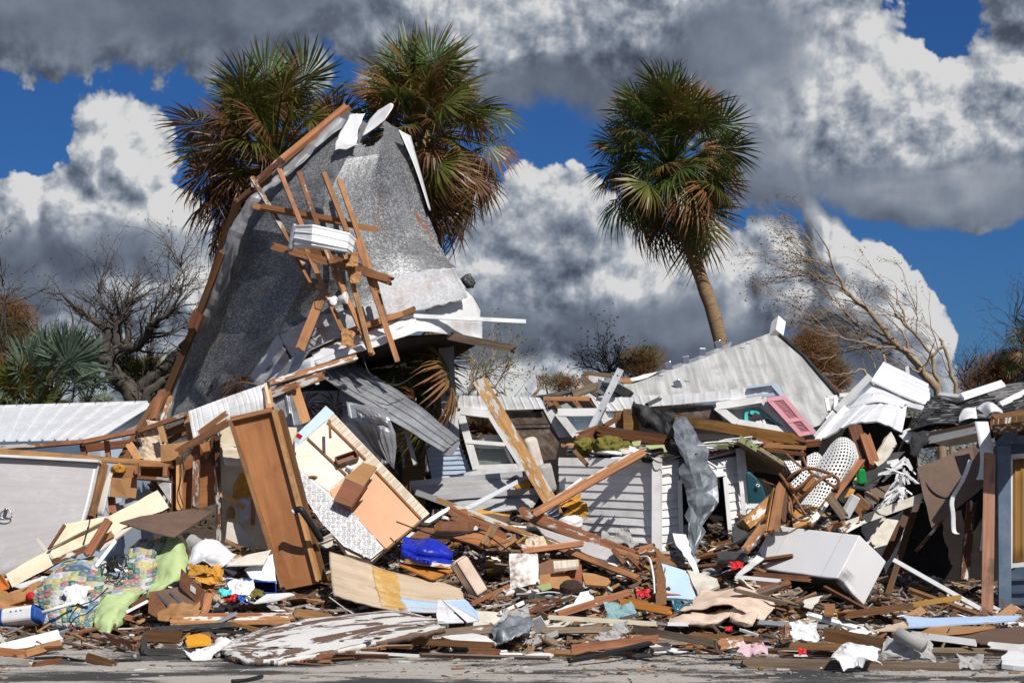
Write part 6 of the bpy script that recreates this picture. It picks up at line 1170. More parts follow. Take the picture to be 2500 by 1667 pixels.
sheet('curled_flashing', None, None, [Q('b4', (1985, 430, 23.2), (2070, 375, 23.3), (2150, 420, 23.3)), Q('b4', (2030, 450, 22.9), (2090, 400, 22.8), (2165, 450, 23.0)), Q('b4', (2060, 490, 22.7), (2100, 450, 22.6), (2165, 465, 22.9))], 14, 10, .01, 'white_metal', parent=t, crumple=.02)
for a, b, w, m in (((1640, 640, 23.0), (2000, 560, 22.75), .12, 'grey_metal'), ((1650, 605, 22.98), (2060, 520, 22.7), .03, 'lumber_dark'), ((2080, 540, 22.4), (2420, 480, 22.3), .20, 'lumber'), ((1470, 590, 23.3), (1540, 650, 23.2), .15, 'white_paint'), ((2110, 640, 22.5), (2420, 600, 22.4), .12, 'lumber_dark')): board('fascia', None, None, V('b4', *a), V('b4', *b), w, .05, m, 8, parent=t)
poly('soffit', None, None, Q('b4', (1640, 660, 23.05), (1990, 610, 22.8), (2010, 660, 22.9), (1780, 700, 23.1)), .03, 'drywall', parent=t)
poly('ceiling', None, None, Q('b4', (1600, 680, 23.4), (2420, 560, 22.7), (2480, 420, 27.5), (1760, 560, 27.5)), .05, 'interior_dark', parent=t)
poly('dark_backing', None, None, [P(2040, 1180, 27.6), P(2750, 1180, 27.6), P(2750, 1440, 27.6), P(2040, 1440, 27.6)], .08, 'interior_dark', parent=t)
poly('added_overhang', None, None, Q('b4', (2095, 545, 21.4), (2460, 500, 21.2), (2460, 600, 22.9), (2110, 640, 22.9)), .06, 'lumber_dark', parent=t)  # overhang added to throw shade on the blue wall
poly('wall', None, None, Q('b4', (2110, 690, 22.75), (2440, 640, 22.6), (2440, 1960, 22.6), (2150, 1980, 22.75)), .08, 'slate_blue', parent=t)  # wall and trims in dark slate: their shade is put into the colour
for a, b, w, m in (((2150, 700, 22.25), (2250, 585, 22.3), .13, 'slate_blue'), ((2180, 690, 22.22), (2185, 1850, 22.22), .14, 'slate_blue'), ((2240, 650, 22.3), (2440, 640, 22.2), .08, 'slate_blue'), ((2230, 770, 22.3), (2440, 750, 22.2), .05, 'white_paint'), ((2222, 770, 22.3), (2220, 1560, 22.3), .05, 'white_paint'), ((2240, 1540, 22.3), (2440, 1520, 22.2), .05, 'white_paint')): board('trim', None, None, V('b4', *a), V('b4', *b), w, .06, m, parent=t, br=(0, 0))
sheet('curtain', None, None, [Q('b4', (2232, 785, 22.36), (2300, 785, 22.32), (2450, 780, 22.25)), Q('b4', (2232, 1545, 22.36), (2300, 1545, 22.32), (2450, 1530, 22.25))], 24, 4, .01, 'curtain', corr=(.09, .012, 'u'), parent=t)
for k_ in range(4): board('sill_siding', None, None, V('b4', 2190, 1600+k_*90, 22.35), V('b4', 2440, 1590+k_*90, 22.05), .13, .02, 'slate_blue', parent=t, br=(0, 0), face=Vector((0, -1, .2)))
B('pale pinkish upright post in front of the blue trim', 'b5', (2155, -180, 21.9), (2140, 768, 21.7), .125, 'post_pink', .09, 12, (.5, .3), 'porch_post', 'post')
S('large brown door panel hanging askew under the shingle roof', 'loose_door', 'panel', 'b4', [(1562, 850, 22.6), (1790, 755, 22.6), (2010, 668, 22.6), (2040, 800, 22.4), (2052, 955, 22.3), (1870, 1100, 22.2), (1668, 1270, 22.15)], .04, 'hardboard', .006)
def strip(label, k, pts, w, m='white_metal', Y0=22.2, cat='metal strip', th=.006):
    pp = [V(k, *p) for p in pts]; rows_ = [[p-Vector((w/2, 0, 0)), p+Vector((0, -w*.06, 0)), p+Vector((w/2, 0, 0))] for p in pp]
    return sheet('hanging_strip', label, cat, rows_, 4, 10*len(pts), th, m)
strip('wide ribbed white strip peeling down beside the pinkish post', 'b4', [(2020, 520, 22.3), (2045, 650, 22.2), (2060, 780, 22.15), (2050, 880, 22.1), (2030, 930, 22.1)], .15)
strip('bent white strip dangling over the brown door panel', 'b4', [(1945, 790, 22.0), (1890, 930, 21.95), (1815, 1070, 21.95), (1820, 1180, 21.95), (1825, 1290, 21.95), (1850, 1315, 21.9)], .05)
strip('thin white strip hanging along the pinkish post', 'b4', [(2060, 900, 21.85), (2045, 1090, 21.85), (2035, 1300, 21.85), (2020, 1430, 21.85)], .035)
B('thin white diagonal bar propped in the dark cavity', 'b5', (1605, 440, 22.0), (2105, 722, 21.3), .045, 'white_metal', .05, 0, (0, 0))
for lb, pts, m in (('dim wall board standing in the dark cavity behind the hanging panel', [(1880, 200, 23.3), (1990, 150, 23.3), (2080, 420, 23.2), (1960, 500, 23.1), (1900, 330, 23.2)], 'tan_cloth'), ('dirty plaster board leaning into the dark cavity', [(1560, 200, 23.6), (1700, 140, 23.7), (1640, 350, 23.3), (1560, 520, 23.0), (1470, 330, 23.4)], 'drywall'), ('stained wall sheet standing behind the large white appliance', [(1420, 240, 23.8), (1560, 180, 23.8), (1540, 430, 23.4), (1450, 360, 23.5)], 'drywall')): S(lb, 'wall_sheet', 'wall board', 'b5', pts, .03, m, .02)
for lb, a, b, w in (('dark beam leaning inside the cavity', (1740, 100, 23.2), (1560, 660, 22.4), .07), ('second dark beam deep inside the cavity', (1690, 150, 23.6), (1490, 560, 23.0), .09), ('pale bent root across the dark cavity', (1890, 200, 22.8), (1730, 390, 22.8), .03), ('dark upright board behind the porch post', (2050, 100, 22.9), (2010, 560, 22.6), .10)): B(lb, 'b5', a, b, w, 'lumber_dark', .06)
board('long_trim', 'long grey trim board sloping down from the hanging panel', 'trim', V('b4', 1610, 1055, 22.6), V('b4', 1000, 1280, 22.5), .10, .05, 'drywall')
# ------------------------------------------------------------------ white appliance on its side
t = thing('white_appliance', 'big dented white appliance cabinet lying tipped on the pile', 'appliance', V('b5', 1300, 690, 21.3))
c0 = V('b5', 1410, 295, 21.3); e1 = Vector((-.80, 1.08, .075)); e2 = Vector((-.272, -.169, -.46)); e2 -= e1*(e1.dot(e2)/e1.length_squared); e3 = e1.cross(e2).normalized()*.52
if e3.z > 0: e3 = -e3
L1, L2, L3_ = e1.length, e2.length, e3.length
AM = Matrix.Translation(c0+(e1+e2+e3)/2) @ Matrix((( *(e1/L1), 0), (*(e2/L2), 0), (*(e3/L3_), 0), (0, 0, 0, 1))).transposed()
AM = Matrix.Translation(c0+(e1+e2+e3)/2) @ Matrix(((e1.x/L1, e2.x/L2, e3.x/L3_, 0), (e1.y/L1, e2.y/L2, e3.y/L3_, 0), (e1.z/L1, e2.z/L2, e3.z/L3_, 0), (0, 0, 0, 1)))
bm = bmesh.new(); bmesh.ops.create_cube(bm, size=1); bmesh.ops.subdivide_edges(bm, edges=bm.edges[:], cuts=9, use_grid_fill=True)
for v in bm.verts:
    v.co = Vector((v.co.x*L1, v.co.y*L2, v.co.z*L3_)); d_ = (v.co-Vector((-L1/2, L2/2, -.12))).length; v.co += Vector((.05, -.05, 0))*max(0, 1-d_/.16)*(1 if abs(v.co.z) < .3 else 0)+Vector((1, 1, 1))*.003*noise.noise(v.co*4)
me = bpy.data.meshes.new('cabinet'); bm.to_mesh(me); bm.free(); o = link('cabinet', me, 'car_white', AM, t); mb = o.modifiers.new('bevel', 'BEVEL'); mb.width = .012; mb.segments = 2; mb.limit_method = 'ANGLE'
link('underside', box_mesh(L1*.92, .02, L3_*.9, .004), 'dark_metal', AM @ Matrix.Translation((0, L2/2+.004, 0)), t)
for x_ in (-.32, .28): link('seam', box_mesh(.006, L2*.96, .004, .001, 1), 'grey_metal', AM @ Matrix.Translation((x_*L1, 0, -L3_/2-.001)), t)
link('hinge', box_mesh(.05, .05, .02, .005), 'grey_metal', AM @ Matrix.Translation((L1*.42, L2*.4, -L3_/2-.006)), t)
link('base_rail', box_mesh(L1*.9, .03, .04, .004), 'grey_metal', AM @ Matrix.Translation((0, L2/2+.02, .1)), t)
# ------------------------------------------------------------------ lattice sheets
# one rounded lattice drawn as a fan of strips bent round, and two flat pieces
def lattice_grid(label, k, rows_, nx, ny):
    g_ = [Q(k, *r) for r in rows_]; vs, fs, uvs = [], [], []; o0 = g_[-1][0]
    def at(u_, v_): return cat_rom([cat_rom(r, u_) for r in g_], v_)-o0
    for j in range(ny):
        for i in range(nx):
            k0 = len(vs); cx_, cy_ = (i+.5)/nx, (j+.5)/ny; h = .33
            for a, b in ((0, 0), (1, 0), (1, 1), (0, 1)): vs.append(at((i+a)/nx, (j+b)/ny)); uvs.append((i+a, j+b))
            for a, b in ((-1, -.7), (.7, -1), (1, .7), (-.7, 1)): vs.append(at(cx_+a*h/nx, cy_+b*h/ny)); uvs.append((i+.5, j+.5))
            fs += [(k0+m_, k0+(m_+1) % 4, k0+4+(m_+1) % 4, k0+4+m_) for m_ in range(4)]
    me = mesh('lattice', vs, fs, uvs); bm = bmesh.new(); bm.from_mesh(me); bmesh.ops.remove_doubles(bm, verts=bm.verts, dist=.0005); bm.to_mesh(me); bm.free()
    o = link('lattice_sheet', me, 'white_paint', Matrix.Translation(o0)); md = o.modifiers.new('thickness', 'SOLIDIFY'); md.thickness = .01
    return tag(o, label, 'lattice')
lattice_grid('large rounded white plastic lattice bowed behind the rattan chair', 'b4', [[(960, 680, 23.2), (1010, 640, 23.1), (1070, 640, 23.1), (1120, 680, 23.2)], [(920, 740, 23.0), (1000, 720, 22.8), (1080, 720, 22.8), (1150, 790, 23.0)], [(860, 830, 22.9), (960, 820, 22.7), (1060, 820, 22.7), (1130, 850, 22.9)], [(830, 940, 22.8), (900, 930, 22.6), (1000, 940, 22.6), (1070, 920, 22.8)], [(780, 1040, 22.6), (860, 1040, 22.5), (940, 1050, 22.5), (1000, 1020, 22.6)], [(740, 1110, 22.5), (800, 1115, 22.4), (880, 1125, 22.4), (930, 1090, 22.5)]], 12, 22)
lattice_grid('small flat white lattice scrap left of the rattan chair', 'b4', [[(620, 800, 23.0), (740, 800, 23.0)], [(680, 895, 22.9), (745, 865, 22.9)]], 7, 5)
lattice_grid('tilted white lattice square behind the rattan chair back', 'b4', [[(785, 770, 23.1), (850, 740, 23.1), (895, 780, 23.1)], [(770, 850, 22.9), (820, 870, 22.9), (880, 830, 22.9)], [(660, 960, 22.8), (720, 1000, 22.8), (800, 940, 22.8)]], 7, 13)
lattice_grid('tiny white lattice scrap at the foot of the shed', 'b4', [[(370, 1105, 22.9), (445, 1105, 22.9)], [(360, 1140, 22.8), (420, 1140, 22.8)]], 8, 4)
# rattan chair
t = thing('rattan_chair', 'bent brown rattan chair frame upside down in the pile', 'chair', V('b4', 740, 1210, 22.2))
for pts, r in (([(635, 745, 22.4), (730, 830, 22.3), (790, 850, 22.3)], .014), ([(755, 770, 22.3), (800, 870, 22.2), (900, 930, 22.1), (1000, 1000, 22.1)], .016), ([(590, 890, 22.3), (640, 960, 22.2), (700, 1060, 22.1), (780, 1190, 22.0)], .017), ([(640, 940, 22.25), (690, 890, 22.2), (800, 850, 22.2), (950, 890, 22.1), (1010, 940, 22.1), (1000, 1000, 22.1)], .02), ([(660, 960, 22.2), (690, 1000, 22.1), (760, 960, 22.1), (830, 890, 22.1)], .02), ([(720, 1090, 22.1), (800, 1010, 22.0), (880, 930, 22.0), (960, 900, 22.1)], .02), ([(640, 1020, 22.2), (670, 1090, 22.1), (690, 1190, 22.0), (760, 1220, 22.0), (850, 1190, 22.1)], .014), ([(600, 900, 22.35), (700, 1010, 22.15), (760, 1060, 22.1)], .012), ([(470, 940, 22.5), (600, 985, 22.3), (700, 1020, 22.2)], .010), ([(660, 1090, 22.1), (660, 1150, 22.05), (700, 1200, 22.0)], .02)):
    tube('rattan_pole', None, None, [V('b4', *p) for p in pts], r, 'rattan', 8, parent=t, res=14)
S('yellow foam seat board under the rattan chair', 'seat_board', 'board', 'b4', [(700, 1100, 22.5), (900, 1130, 22.5), (850, 1220, 22.3), (690, 1280, 22.2), (680, 1200, 22.3)], .03, 'lumber_yellow', .01)
S('bright yellow panel between the rattan poles and lattice', 'seat_board', 'board', 'b4', [(820, 910, 22.45), (850, 930, 22.45), (760, 1040, 22.3), (680, 1110, 22.3), (690, 1070, 22.3)], .02, 'lumber_yellow', .01)
# teal surfboard
ol = [(372, 1110), (358, 1000), (350, 900), (358, 880), (380, 880), (430, 925), (470, 985), (497, 1060), (498, 1085), (460, 1110), (420, 1110)]
t = poly('surfboard', 'rounded teal surfboard standing on end behind the shed corner', 'surfboard', [V('b4', x, y, 23.1+.0004*(y-880)) for x, y in ol], .07, 'teal')
bv = t.modifiers.new('bevel', 'BEVEL'); bv.width = .025; bv.segments = 3
for x, y in ((433, 968), (440, 972)): link('star_mark', box_mesh(.03, .004, .03, .001, 1), 'white_paint', Matrix.Translation(V('b4', x, y, 23.11)) @ Matrix.Rotation(.7, 4, 'Y'), t)
PB = [('thick square timber post lying in front of the surfboard', (335, 1260, 22.1), (570, 1050, 22.5), .13, 'lumber_yellow', .12, 5, (.05, .05)), ('bundle of splintered upright planks beside the rattan chair', (610, 950, 22.3), (545, 1310, 21.9), .11, 'lumber', .06, 20, (.9, .5)), ('second splintered plank of the upright bundle', (570, 1000, 22.35), (510, 1320, 21.95), .10, 'lumber_yellow', .05, -15, (.9, .5)), ('narrow plank resting against the upright bundle', (640, 980, 22.25), (610, 1240, 22.0), .06, 'lumber_dark', .05, 0, (.9, .5)),
      ('long thin plank leaning over the lattice', (1180, 780, 22.3), (960, 1080, 22.1), .075, 'lumber', .04, 20, (.6, .6)), ('second long plank below the lattice edge', (1020, 960, 22.2), (800, 1260, 21.9), .07, 'lumber_dark', .04, 10, (.6, .6)), ('thick dark beam standing under the buckled metal roof', (1120, 560, 23.8), (1215, 870, 23.4), .15, 'lumber_dark', .1, 0, (.3, .3)), ('orange beam standing under the buckled metal roof', (1190, 610, 23.6), (1270, 840, 23.3), .12, 'lumber', .08, 0, (.3, .3)), ('grey broken beam stub over the yellow seat board', (930, 1040, 21.9), (1060, 1210, 21.8), .09, 'lumber_grey', .06, 0, (.9, .4)), ('pair of brown offcuts above the long grey trim', (1110, 1060, 22.2), (1210, 1165, 22.1), .16, 'lumber', .05, 25, (.4, .4)), ('brown plank offcut beside the paired offcuts', (1180, 1040, 22.25), (1280, 1110, 22.2), .14, 'lumber_dark', .05, 35, (.4, .4)), ('brown stick lying along the long grey trim', (920, 1285, 22.1), (1060, 1235, 22.2), .06, 'lumber', .05, 0, (.4, .4)), ('second brown stick crossing the long grey trim', (1040, 1300, 22.1), (1190, 1220, 22.2), .06, 'lumber_dark', .05, 0, (.6, .6)), ('sloping plank behind the white appliance', (480, 1250, 21.9), (340, 1440, 21.5), .09, 'lumber', .05, 15, (.5, .5))]
for lb, a, b, w, m, th, ro, br in PB: B(lb, 'b4', a, b, w, m, th, ro, br)
for i, (lb, pts, m) in enumerate((('stained particle board slab under the buckled metal roof', [(1380, 590, 23.6), (1420, 680, 23.4), (1300, 850, 23.2), (1260, 800, 23.3), (1330, 640, 23.6)], 'drywall'), ('torn black roofing felt draped over the offcuts', [(1400, 740, 23.0), (1480, 730, 23.0), (1320, 900, 22.7), (1240, 1010, 22.4), (1120, 990, 22.3), (1190, 880, 22.7), (1280, 860, 22.8)], 'dark_metal'), ('dark cushion with orange foam edge in the pile', [(1000, 1050, 22.2), (1100, 970, 22.3), (1125, 1000, 22.2), (1040, 1090, 22.0)], 'dark_metal'), ('orange foam lip on the dark cushion', [(1050, 1060, 22.08), (1090, 990, 22.16), (1125, 1000, 22.16), (1110, 1040, 22.1)], 'foam_mustard'), ('folded brown paper flap near the shredded vinyl', [(1230, 1000, 22.4), (1380, 960, 22.5), (1330, 1060, 22.3), (1250, 1050, 22.3)], 'hardboard'), ('pale insulation board edge right of the lattice', [(1110, 940, 22.5), (1180, 880, 22.6), (1190, 900, 22.6), (1120, 980, 22.4)], 'foam_board_green'))): S(lb, ['particle_slab', 'roofing_felt', 'cushion', 'foam_lip', 'paper_flap', 'insulation_board'][i], ['board', 'felt', 'cushion', 'foam', 'paper', 'insulation'][i], 'b4', pts, .02, m, .015)
rs = random.Random(15); t = thing('shredded_vinyl', 'fan of shredded white vinyl strips hanging beside the brown panel', 'vinyl', V('b4', 1400, 1100, 22.6))
for i in range(46):
    a = V('b4', rs.uniform(1400, 1490), rs.uniform(770, 1040), rs.uniform(22.5, 22.9)); d_ = Vector((rs.uniform(-.30, .12), rs.uniform(-.15, .05), rs.uniform(-.22, -.02))); board('vinyl_strip', None, None, a, a+d_, rs.uniform(.015, .05), .003, 'white_metal', rs.uniform(-50, 50), parent=t, br=(.5, 1))
box('plastic_bottle', 'bright green plastic container wedged among the offcuts', 'container', V('b4', 1168, 908, 22.4), (.10, .07, .17), 'green', (5, -10, 10), .02, seg=3)
box('white_bracket', 'broken white plaster bracket between offcuts and seat board', 'plaster', V('b4', 1090, 1120, 21.9), (.10, .08, .26), 'plaster', (15, 25, 30), .012)
strip('bent white trim coil in front of the shredded vinyl', 'b4', [(1350, 850, 22.3), (1440, 880, 22.2), (1510, 910, 22.2), (1570, 960, 22.2)], .04)
for i, (x, y, m, lb) in enumerate(((430, 1300, 'dark_metal', 'grey dented metal duct between shed and pile'), (470, 1390, 'mill_metal', 'folded grey sheet below the square post'))):
    S(lb, 'metal_scrap', 'metal scrap', 'b4', [(x-160+i*60, y-60, 22.2), (x-60, y-130, 22.4), (x-10, y-30, 22.2), (x-90, y+40, 22.0), (x-180+i*60, y+90, 21.8)], .05, m, .02)

# ================================================================== things in the front of the pile
# cupboard, drawers, bins at the left
t = thing('chest_of_drawers', 'brown chest lying open with metal runners in front of the bedding', 'chest', V('k5', 1020, 700, 19.9))
poly('side', None, None, Q('k5', (950, 508, 20.3), (1000, 500, 20.3), (1075, 640, 20.0), (1060, 700, 19.85), (945, 640, 20.0)), .02, 'laminate', parent=t)
poly('base', None, None, Q('k5', (985, 505, 20.3), (1170, 468, 20.6), (1290, 600, 20.1), (1080, 645, 20.0)), .02, 'hardboard', parent=t)
for a, b in (((1000, 520, 20.25), (1085, 605, 20.05)), ((1085, 505, 20.35), (1155, 580, 20.15))): board('runner', None, None, V('k5', *a), V('k5', *b), .022, .015, 'steel', parent=t, br=(0, 0))
t = thing('upright_drawer', 'brown drawer front standing upright with a paper label', 'drawer', V('k5', 1220, 600, 20.2))
poly('front', None, None, Q('k5', (1155, 358, 20.55), (1312, 512, 20.2), (1282, 612, 20.1), (1145, 470, 20.45)), .03, 'laminate', .004, parent=t)
poly('label_sticker', None, None, Q('k5', (1215, 460, 20.33), (1248, 485, 20.26), (1245, 522, 20.24), (1212, 497, 20.31)), .002, 'white_paint', parent=t)
poly('side', None, None, Q('k5', (1312, 512, 20.2), (1368, 520, 20.3), (1325, 648, 20.0), (1282, 640, 20.0)), .03, 'lumber', .006, parent=t)
cloth('paper_bag', 'crumpled brown paper bag at the foot of the open chest', 'paper bag', 'k5', [[(1090, 600, 20.1), (1180, 580, 20.1), (1275, 590, 20.05)], [(1030, 650, 19.85), (1140, 620, 19.75), (1280, 640, 19.8)], [(1005, 700, 19.7), (1120, 690, 19.65), (1260, 660, 19.7)]], 22, 16, 'cardboard', .05, 6)
for i, (x0, x1, lb) in enumerate(((1448, 1605, 'blue plastic bin lying on its side holding a white bag'), (1608, 1757, 'empty blue plastic bin lying open beside the filled bin'))):
    t = thing('plastic_bin', lb, 'bin', V('k5', (x0+x1)/2, 520, 20.6)); y0, y1 = 430+10*i, 520-5*i
    f = Q('k5', (x0, y0, 20.55), (x1, y0+4, 20.55), (x1+2, y1, 20.45), (x0+10, y1, 20.45)); b = Q('k5', (x0+20, y0+14, 20.95), (x1-15, y0+16, 20.95), (x1-20, y1-8, 20.85), (x0+25, y1-10, 20.85))
    for j in range(4): poly('side', None, None, [f[j], f[(j+1) % 4], b[(j+1) % 4], b[j]], .006, 'bin_blue', parent=t)
    poly('bottom', None, None, b, .006, 'bin_blue', parent=t)
    tube('rim', None, None, f+[f[0]], .011, 'bin_blue', 8, parent=t)
rag('plastic_bag', 'thin white plastic bag spilling from the blue bin', 'bag', V('k5', 1530, 490, 20.45), .14, 'white_cloth', 1)
for i, (x, y, m, lb) in enumerate(((1440, 515, 'turquoise', 'light blue packet below the blue bin'), (1470, 545, 'red', 'red can below the blue bin'), (1560, 560, 'bin_blue', 'blue and silver crushed cans below the blue bin'), (1600, 545, 'steel', 'silver crushed can below the blue bin'), (1640, 520, 'insul_green', 'olive rag inside the empty blue bin'), (1400, 545, 'tan_cloth', 'tan pouch beside the drawer side'))): rag('small_packet', lb, 'packet', V('k5', x, y, 20.3), .06, m, i)
S('white flat panel lying over the blue bins', 'white_sheet', 'board', 'k5', [(1430, 342, 20.9), (1580, 270, 21.3), (1730, 238, 21.5), (1682, 332, 21.1)], .012, 'drywall', .006)
S('pale blue white box side standing behind the bins', 'white_sheet', 'board', 'k5', [(1560, 360, 21.1), (1740, 265, 21.4), (1765, 455, 21.1), (1600, 420, 21.0)], .02, 'white_paint', .004)
S('white board resting on the rubble beside the empty bin', 'white_sheet', 'board', 'k5', [(1620, 578, 20.0), (1700, 520, 20.4), (1850, 512, 20.5), (1880, 522, 20.4), (1760, 560, 20.1)], .012, 'white_paint', .006)
cloth('torn_sheet', 'torn white vinyl sheet crumpled behind the open chest', 'vinyl sheet', 'k5', [[(1310, 165, 21.4), (1390, 220, 21.3), (1520, 285, 21.2)], [(1240, 260, 21.2), (1330, 270, 20.9), (1450, 320, 20.95)], [(1205, 370, 21.0), (1290, 310, 20.85), (1375, 372, 20.85)]], 24, 20, 'white_metal', .07, 3)
cloth('grey_cloth', 'grey cloth draped behind the green bed sheet', 'cloth', 'k5', [[(1160, 140, 21.8), (1250, 150, 21.7), (1310, 175, 21.6)], [(1190, 210, 21.6), (1250, 205, 21.4), (1310, 200, 21.45)], [(1220, 270, 21.4), (1260, 250, 21.3), (1300, 220, 21.35)]], 16, 14, 'grey_cloth', .05, 4)
for i, (x, y, r) in enumerate(((1260, 370, .10), (1330, 400, .13), (1375, 390, .08), (1330, 470, .06))): rag('foam_chunk', ['mustard foam chunk beside the torn white sheet', 'largest mustard foam chunk behind the drawer front', 'mustard foam flake above the blue bin', 'mustard foam shred below the larger chunks'][i], 'foam', V('k5', x, y, 20.75), r*1.1, 'foam_mustard', i*3)
FB = [('k5', 'upper beam of the neat lumber stack under the chest', (1045, 662, 19.75), (1878, 655, 19.85), .045, 'lumber', .09), ('k5', 'middle beam of the neat lumber stack under the chest', (1080, 685, 19.7), (1878, 680, 19.8), .045, 'lumber', .09), ('k5', 'lowest beam of the neat lumber stack under the chest', (1085, 708, 19.65), (1875, 703, 19.75), .045, 'lumber', .09), ('k5', 'short thick beam offcut right of the lumber stack', (1885, 640, 20.1), (2120, 680, 19.9), .09, 'lumber', .08), ('k5', 'thin pale lath lying over the dark frame', (1480, 708, 19.3), (1925, 815, 18.6), .035, 'lumber_pale', .02), ('k5', 'grey metal angle standing by the lumber stack', (1390, 700, 19.6), (1515, 640, 19.7), .035, 'mill_metal', .02),
      ('k5', 'white plank lying in the road edge litter', (-20, 880, 18.4), (400, 775, 18.9), .10, 'white_paint', .03), ('k5', 'brown plank below the white plank', (95, 930, 17.9), (380, 838, 18.5), .07, 'lumber', .05), ('k5', 'short brown plank beside the brown plank', (-20, 885, 18.0), (180, 905, 18.0), .07, 'lumber', .05), ('k5', 'dark flat plank on the sand', (545, 940, 17.5), (725, 995, 17.2), .13, 'lumber_dark', .04), ('k5', 'dark brown plank below the green sheet', (650, 790, 18.9), (860, 855, 18.4), .09, 'lumber_dark', .05), ('k5', 'thin dark plank above the torn bed sheet corner', (830, 610, 20.0), (930, 540, 20.3), .05, 'lumber_dark', .04), ('k5', 'white trim strip below the thin dark plank', (800, 640, 19.9), (945, 565, 20.2), .03, 'white_paint', .02), ('k5', 'short brown block on the foam frame', (790, 665, 19.6), (860, 680, 19.6), .05, 'lumber', .05), ('k5', 'long splintered board at the left road edge', (210, 975, 17.2), (390, 945, 17.5), .05, 'lumber_dark', .04), ('k5', 'pale board corner at the left road edge', (-20, 945, 17.5), (210, 970, 17.3), .08, 'drywall', .02),
      ('b1', 'long thin rafter crossing the central brown heap', (960, -80, 22.9), (1840, 255, 22.0), .055, 'lumber', .09), ('b1', 'lower continuation of the long thin rafter', (1700, 215, 22.1), (2255, 425, 21.3), .06, 'lumber', .06), ('b1', 'second rafter beneath the long thin rafter', (1040, -20, 22.7), (1420, 170, 22.2), .075, 'lumber', .05), ('b1', 'stout stud leaning on the long thin rafter', (1320, 95, 22.0), (1250, 218, 21.7), .085, 'lumber', .06), ('b1', 'short stud below the long thin rafter', (1465, 160, 22.0), (1340, 240, 21.8), .075, 'lumber', .06), ('b1', 'level stud above the white peeling door piece', (1490, 252, 21.6), (1900, 198, 21.9), .06, 'lumber', .06), ('b1', 'thick brown beam with nail holes sloping beside the shed', (1490, -5, 22.9), (2262, 300, 21.8), .13, 'lumber', .10),
      ('b1', 'short brown stud at the lower end of the thick beam', (2230, 250, 21.7), (2330, 218, 21.9), .07, 'lumber', .05), ('b1', 'curved dark wood strip over the front heap', (1720, 655, 19.6), (2182, 510, 20.4), .07, 'lumber', .04), ('b1', 'orange yellow board under the red item', (2130, 555, 20.5), (2352, 620, 20.1), .10, 'yellow_wood', .04), ('b1', 'pale cream moulding across the front heap', (1660, 668, 19.4), (2370, 712, 19.2), .045, 'cream', .03), ('b1', 'long weathered board behind the metal foil', (1620, 755, 18.9), (2210, 748, 19.0), .06, 'lumber_grey', .05), ('b1', 'long brown board near the road on bare asphalt', (1805, 872, 17.7), (2370, 805, 18.1), .075, 'lumber', .05), ('b1', 'dark board end over the white foam litter', (900, 785, 18.6), (1312, 742, 18.9), .085, 'lumber_grey', .05), ('b1', 'dark timber under the peeling roof piece', (780, 820, 18.2), (1330, 850, 18.0), .06, 'lumber_dark', .07), ('b1', 'splinter board beside the white door piece', (1170, 590, 20.4), (1420, 470, 20.9), .045, 'lumber', .04), ('b1', 'red brown board on the asphalt litter', (1150, 880, 17.6), (1370, 892, 17.5), .05, 'lumber', .03), ('b1', 'white slat on the heap below the cushion', (1355, 645, 19.9), (1510, 575, 20.2), .04, 'white_paint', .03), ('b1', 'white narrow moulding on the asphalt', (400, 890, 17.7), (850, 915, 17.5), .025, 'white_paint', .02), ('b1', 'dark wood plank on the peeling roof piece', (670, 780, 18.8), (880, 740, 19.0), .06, 'lumber_dark', .05),
      ('b5', 'long tarred plank across the front right litter', (110, 830, 18.6), (640, 930, 17.7), .07, 'lumber_grey', .05), ('b5', 'brown beam end of the tarred plank', (580, 930, 17.6), (730, 905, 17.8), .10, 'lumber', .08), ('b5', 'long thick brown beam at the road edge', (720, 1030, 17.0), (1980, 1065, 16.9), .10, 'lumber_grey', .08), ('b5', 'brown board on the litter above the long beam', (1000, 930, 17.9), (1305, 938, 17.8), .06, 'lumber', .05), ('b5', 'yellowish broad plank raised in front of the cavity', (1240, 770, 19.9), (1965, 655, 20.4), .05, 'lumber_yellow', .20), ('b5', 'second plank below the yellowish broad plank', (1300, 760, 19.6), (1700, 700, 20.0), .06, 'lumber_dark', .12), ('b5', 'red brown post under the tipped appliance', (800, 520, 21.1), (1130, 550, 20.8), .06, 'lumber', .06), ('b5', 'white trim under the tipped appliance', (690, 535, 21.0), (960, 560, 20.8), .04, 'white_paint', .03), ('b5', 'short upright square stake in the litter', (985, 815, 18.6), (988, 880, 18.3), .035, 'lumber', .035), ('b5', 'orange board under the beige cushion', (30, 680, 20.2), (330, 735, 19.8), .08, 'yellow_wood', .04), ('b5', 'long weathered stick on the right litter', (450, 865, 18.3), (840, 900, 18.0), .04, 'lumber', .03), ('b5', 'flat brown board in the right litter', (1200, 860, 18.3), (1560, 930, 17.8), .12, 'lumber_dark', .04), ('b5', 'white flat strip in front of the beige wall sheet', (1800, 878, 18.2), (2080, 915, 17.9), .06, 'white_paint', .03), ('b5', 'second white flat strip in front of the beige wall sheet', (2140, 925, 17.9), (2360, 945, 17.8), .06, 'white_paint', .03), ('b5', 'grey metal bar below the beige cushion', (820, 795, 18.9), (1240, 825, 18.7), .04, 'mill_metal', .03), ('b5', 'white metal rail below the beige cushion', (300, 805, 18.9), (430, 808, 18.9), .035, 'white_metal', .03)]
for k, lb, a, b, w, m, th in FB: B(lb, k, a, b, w, m, th, random.uniform(-12, 12), (.5, .5))
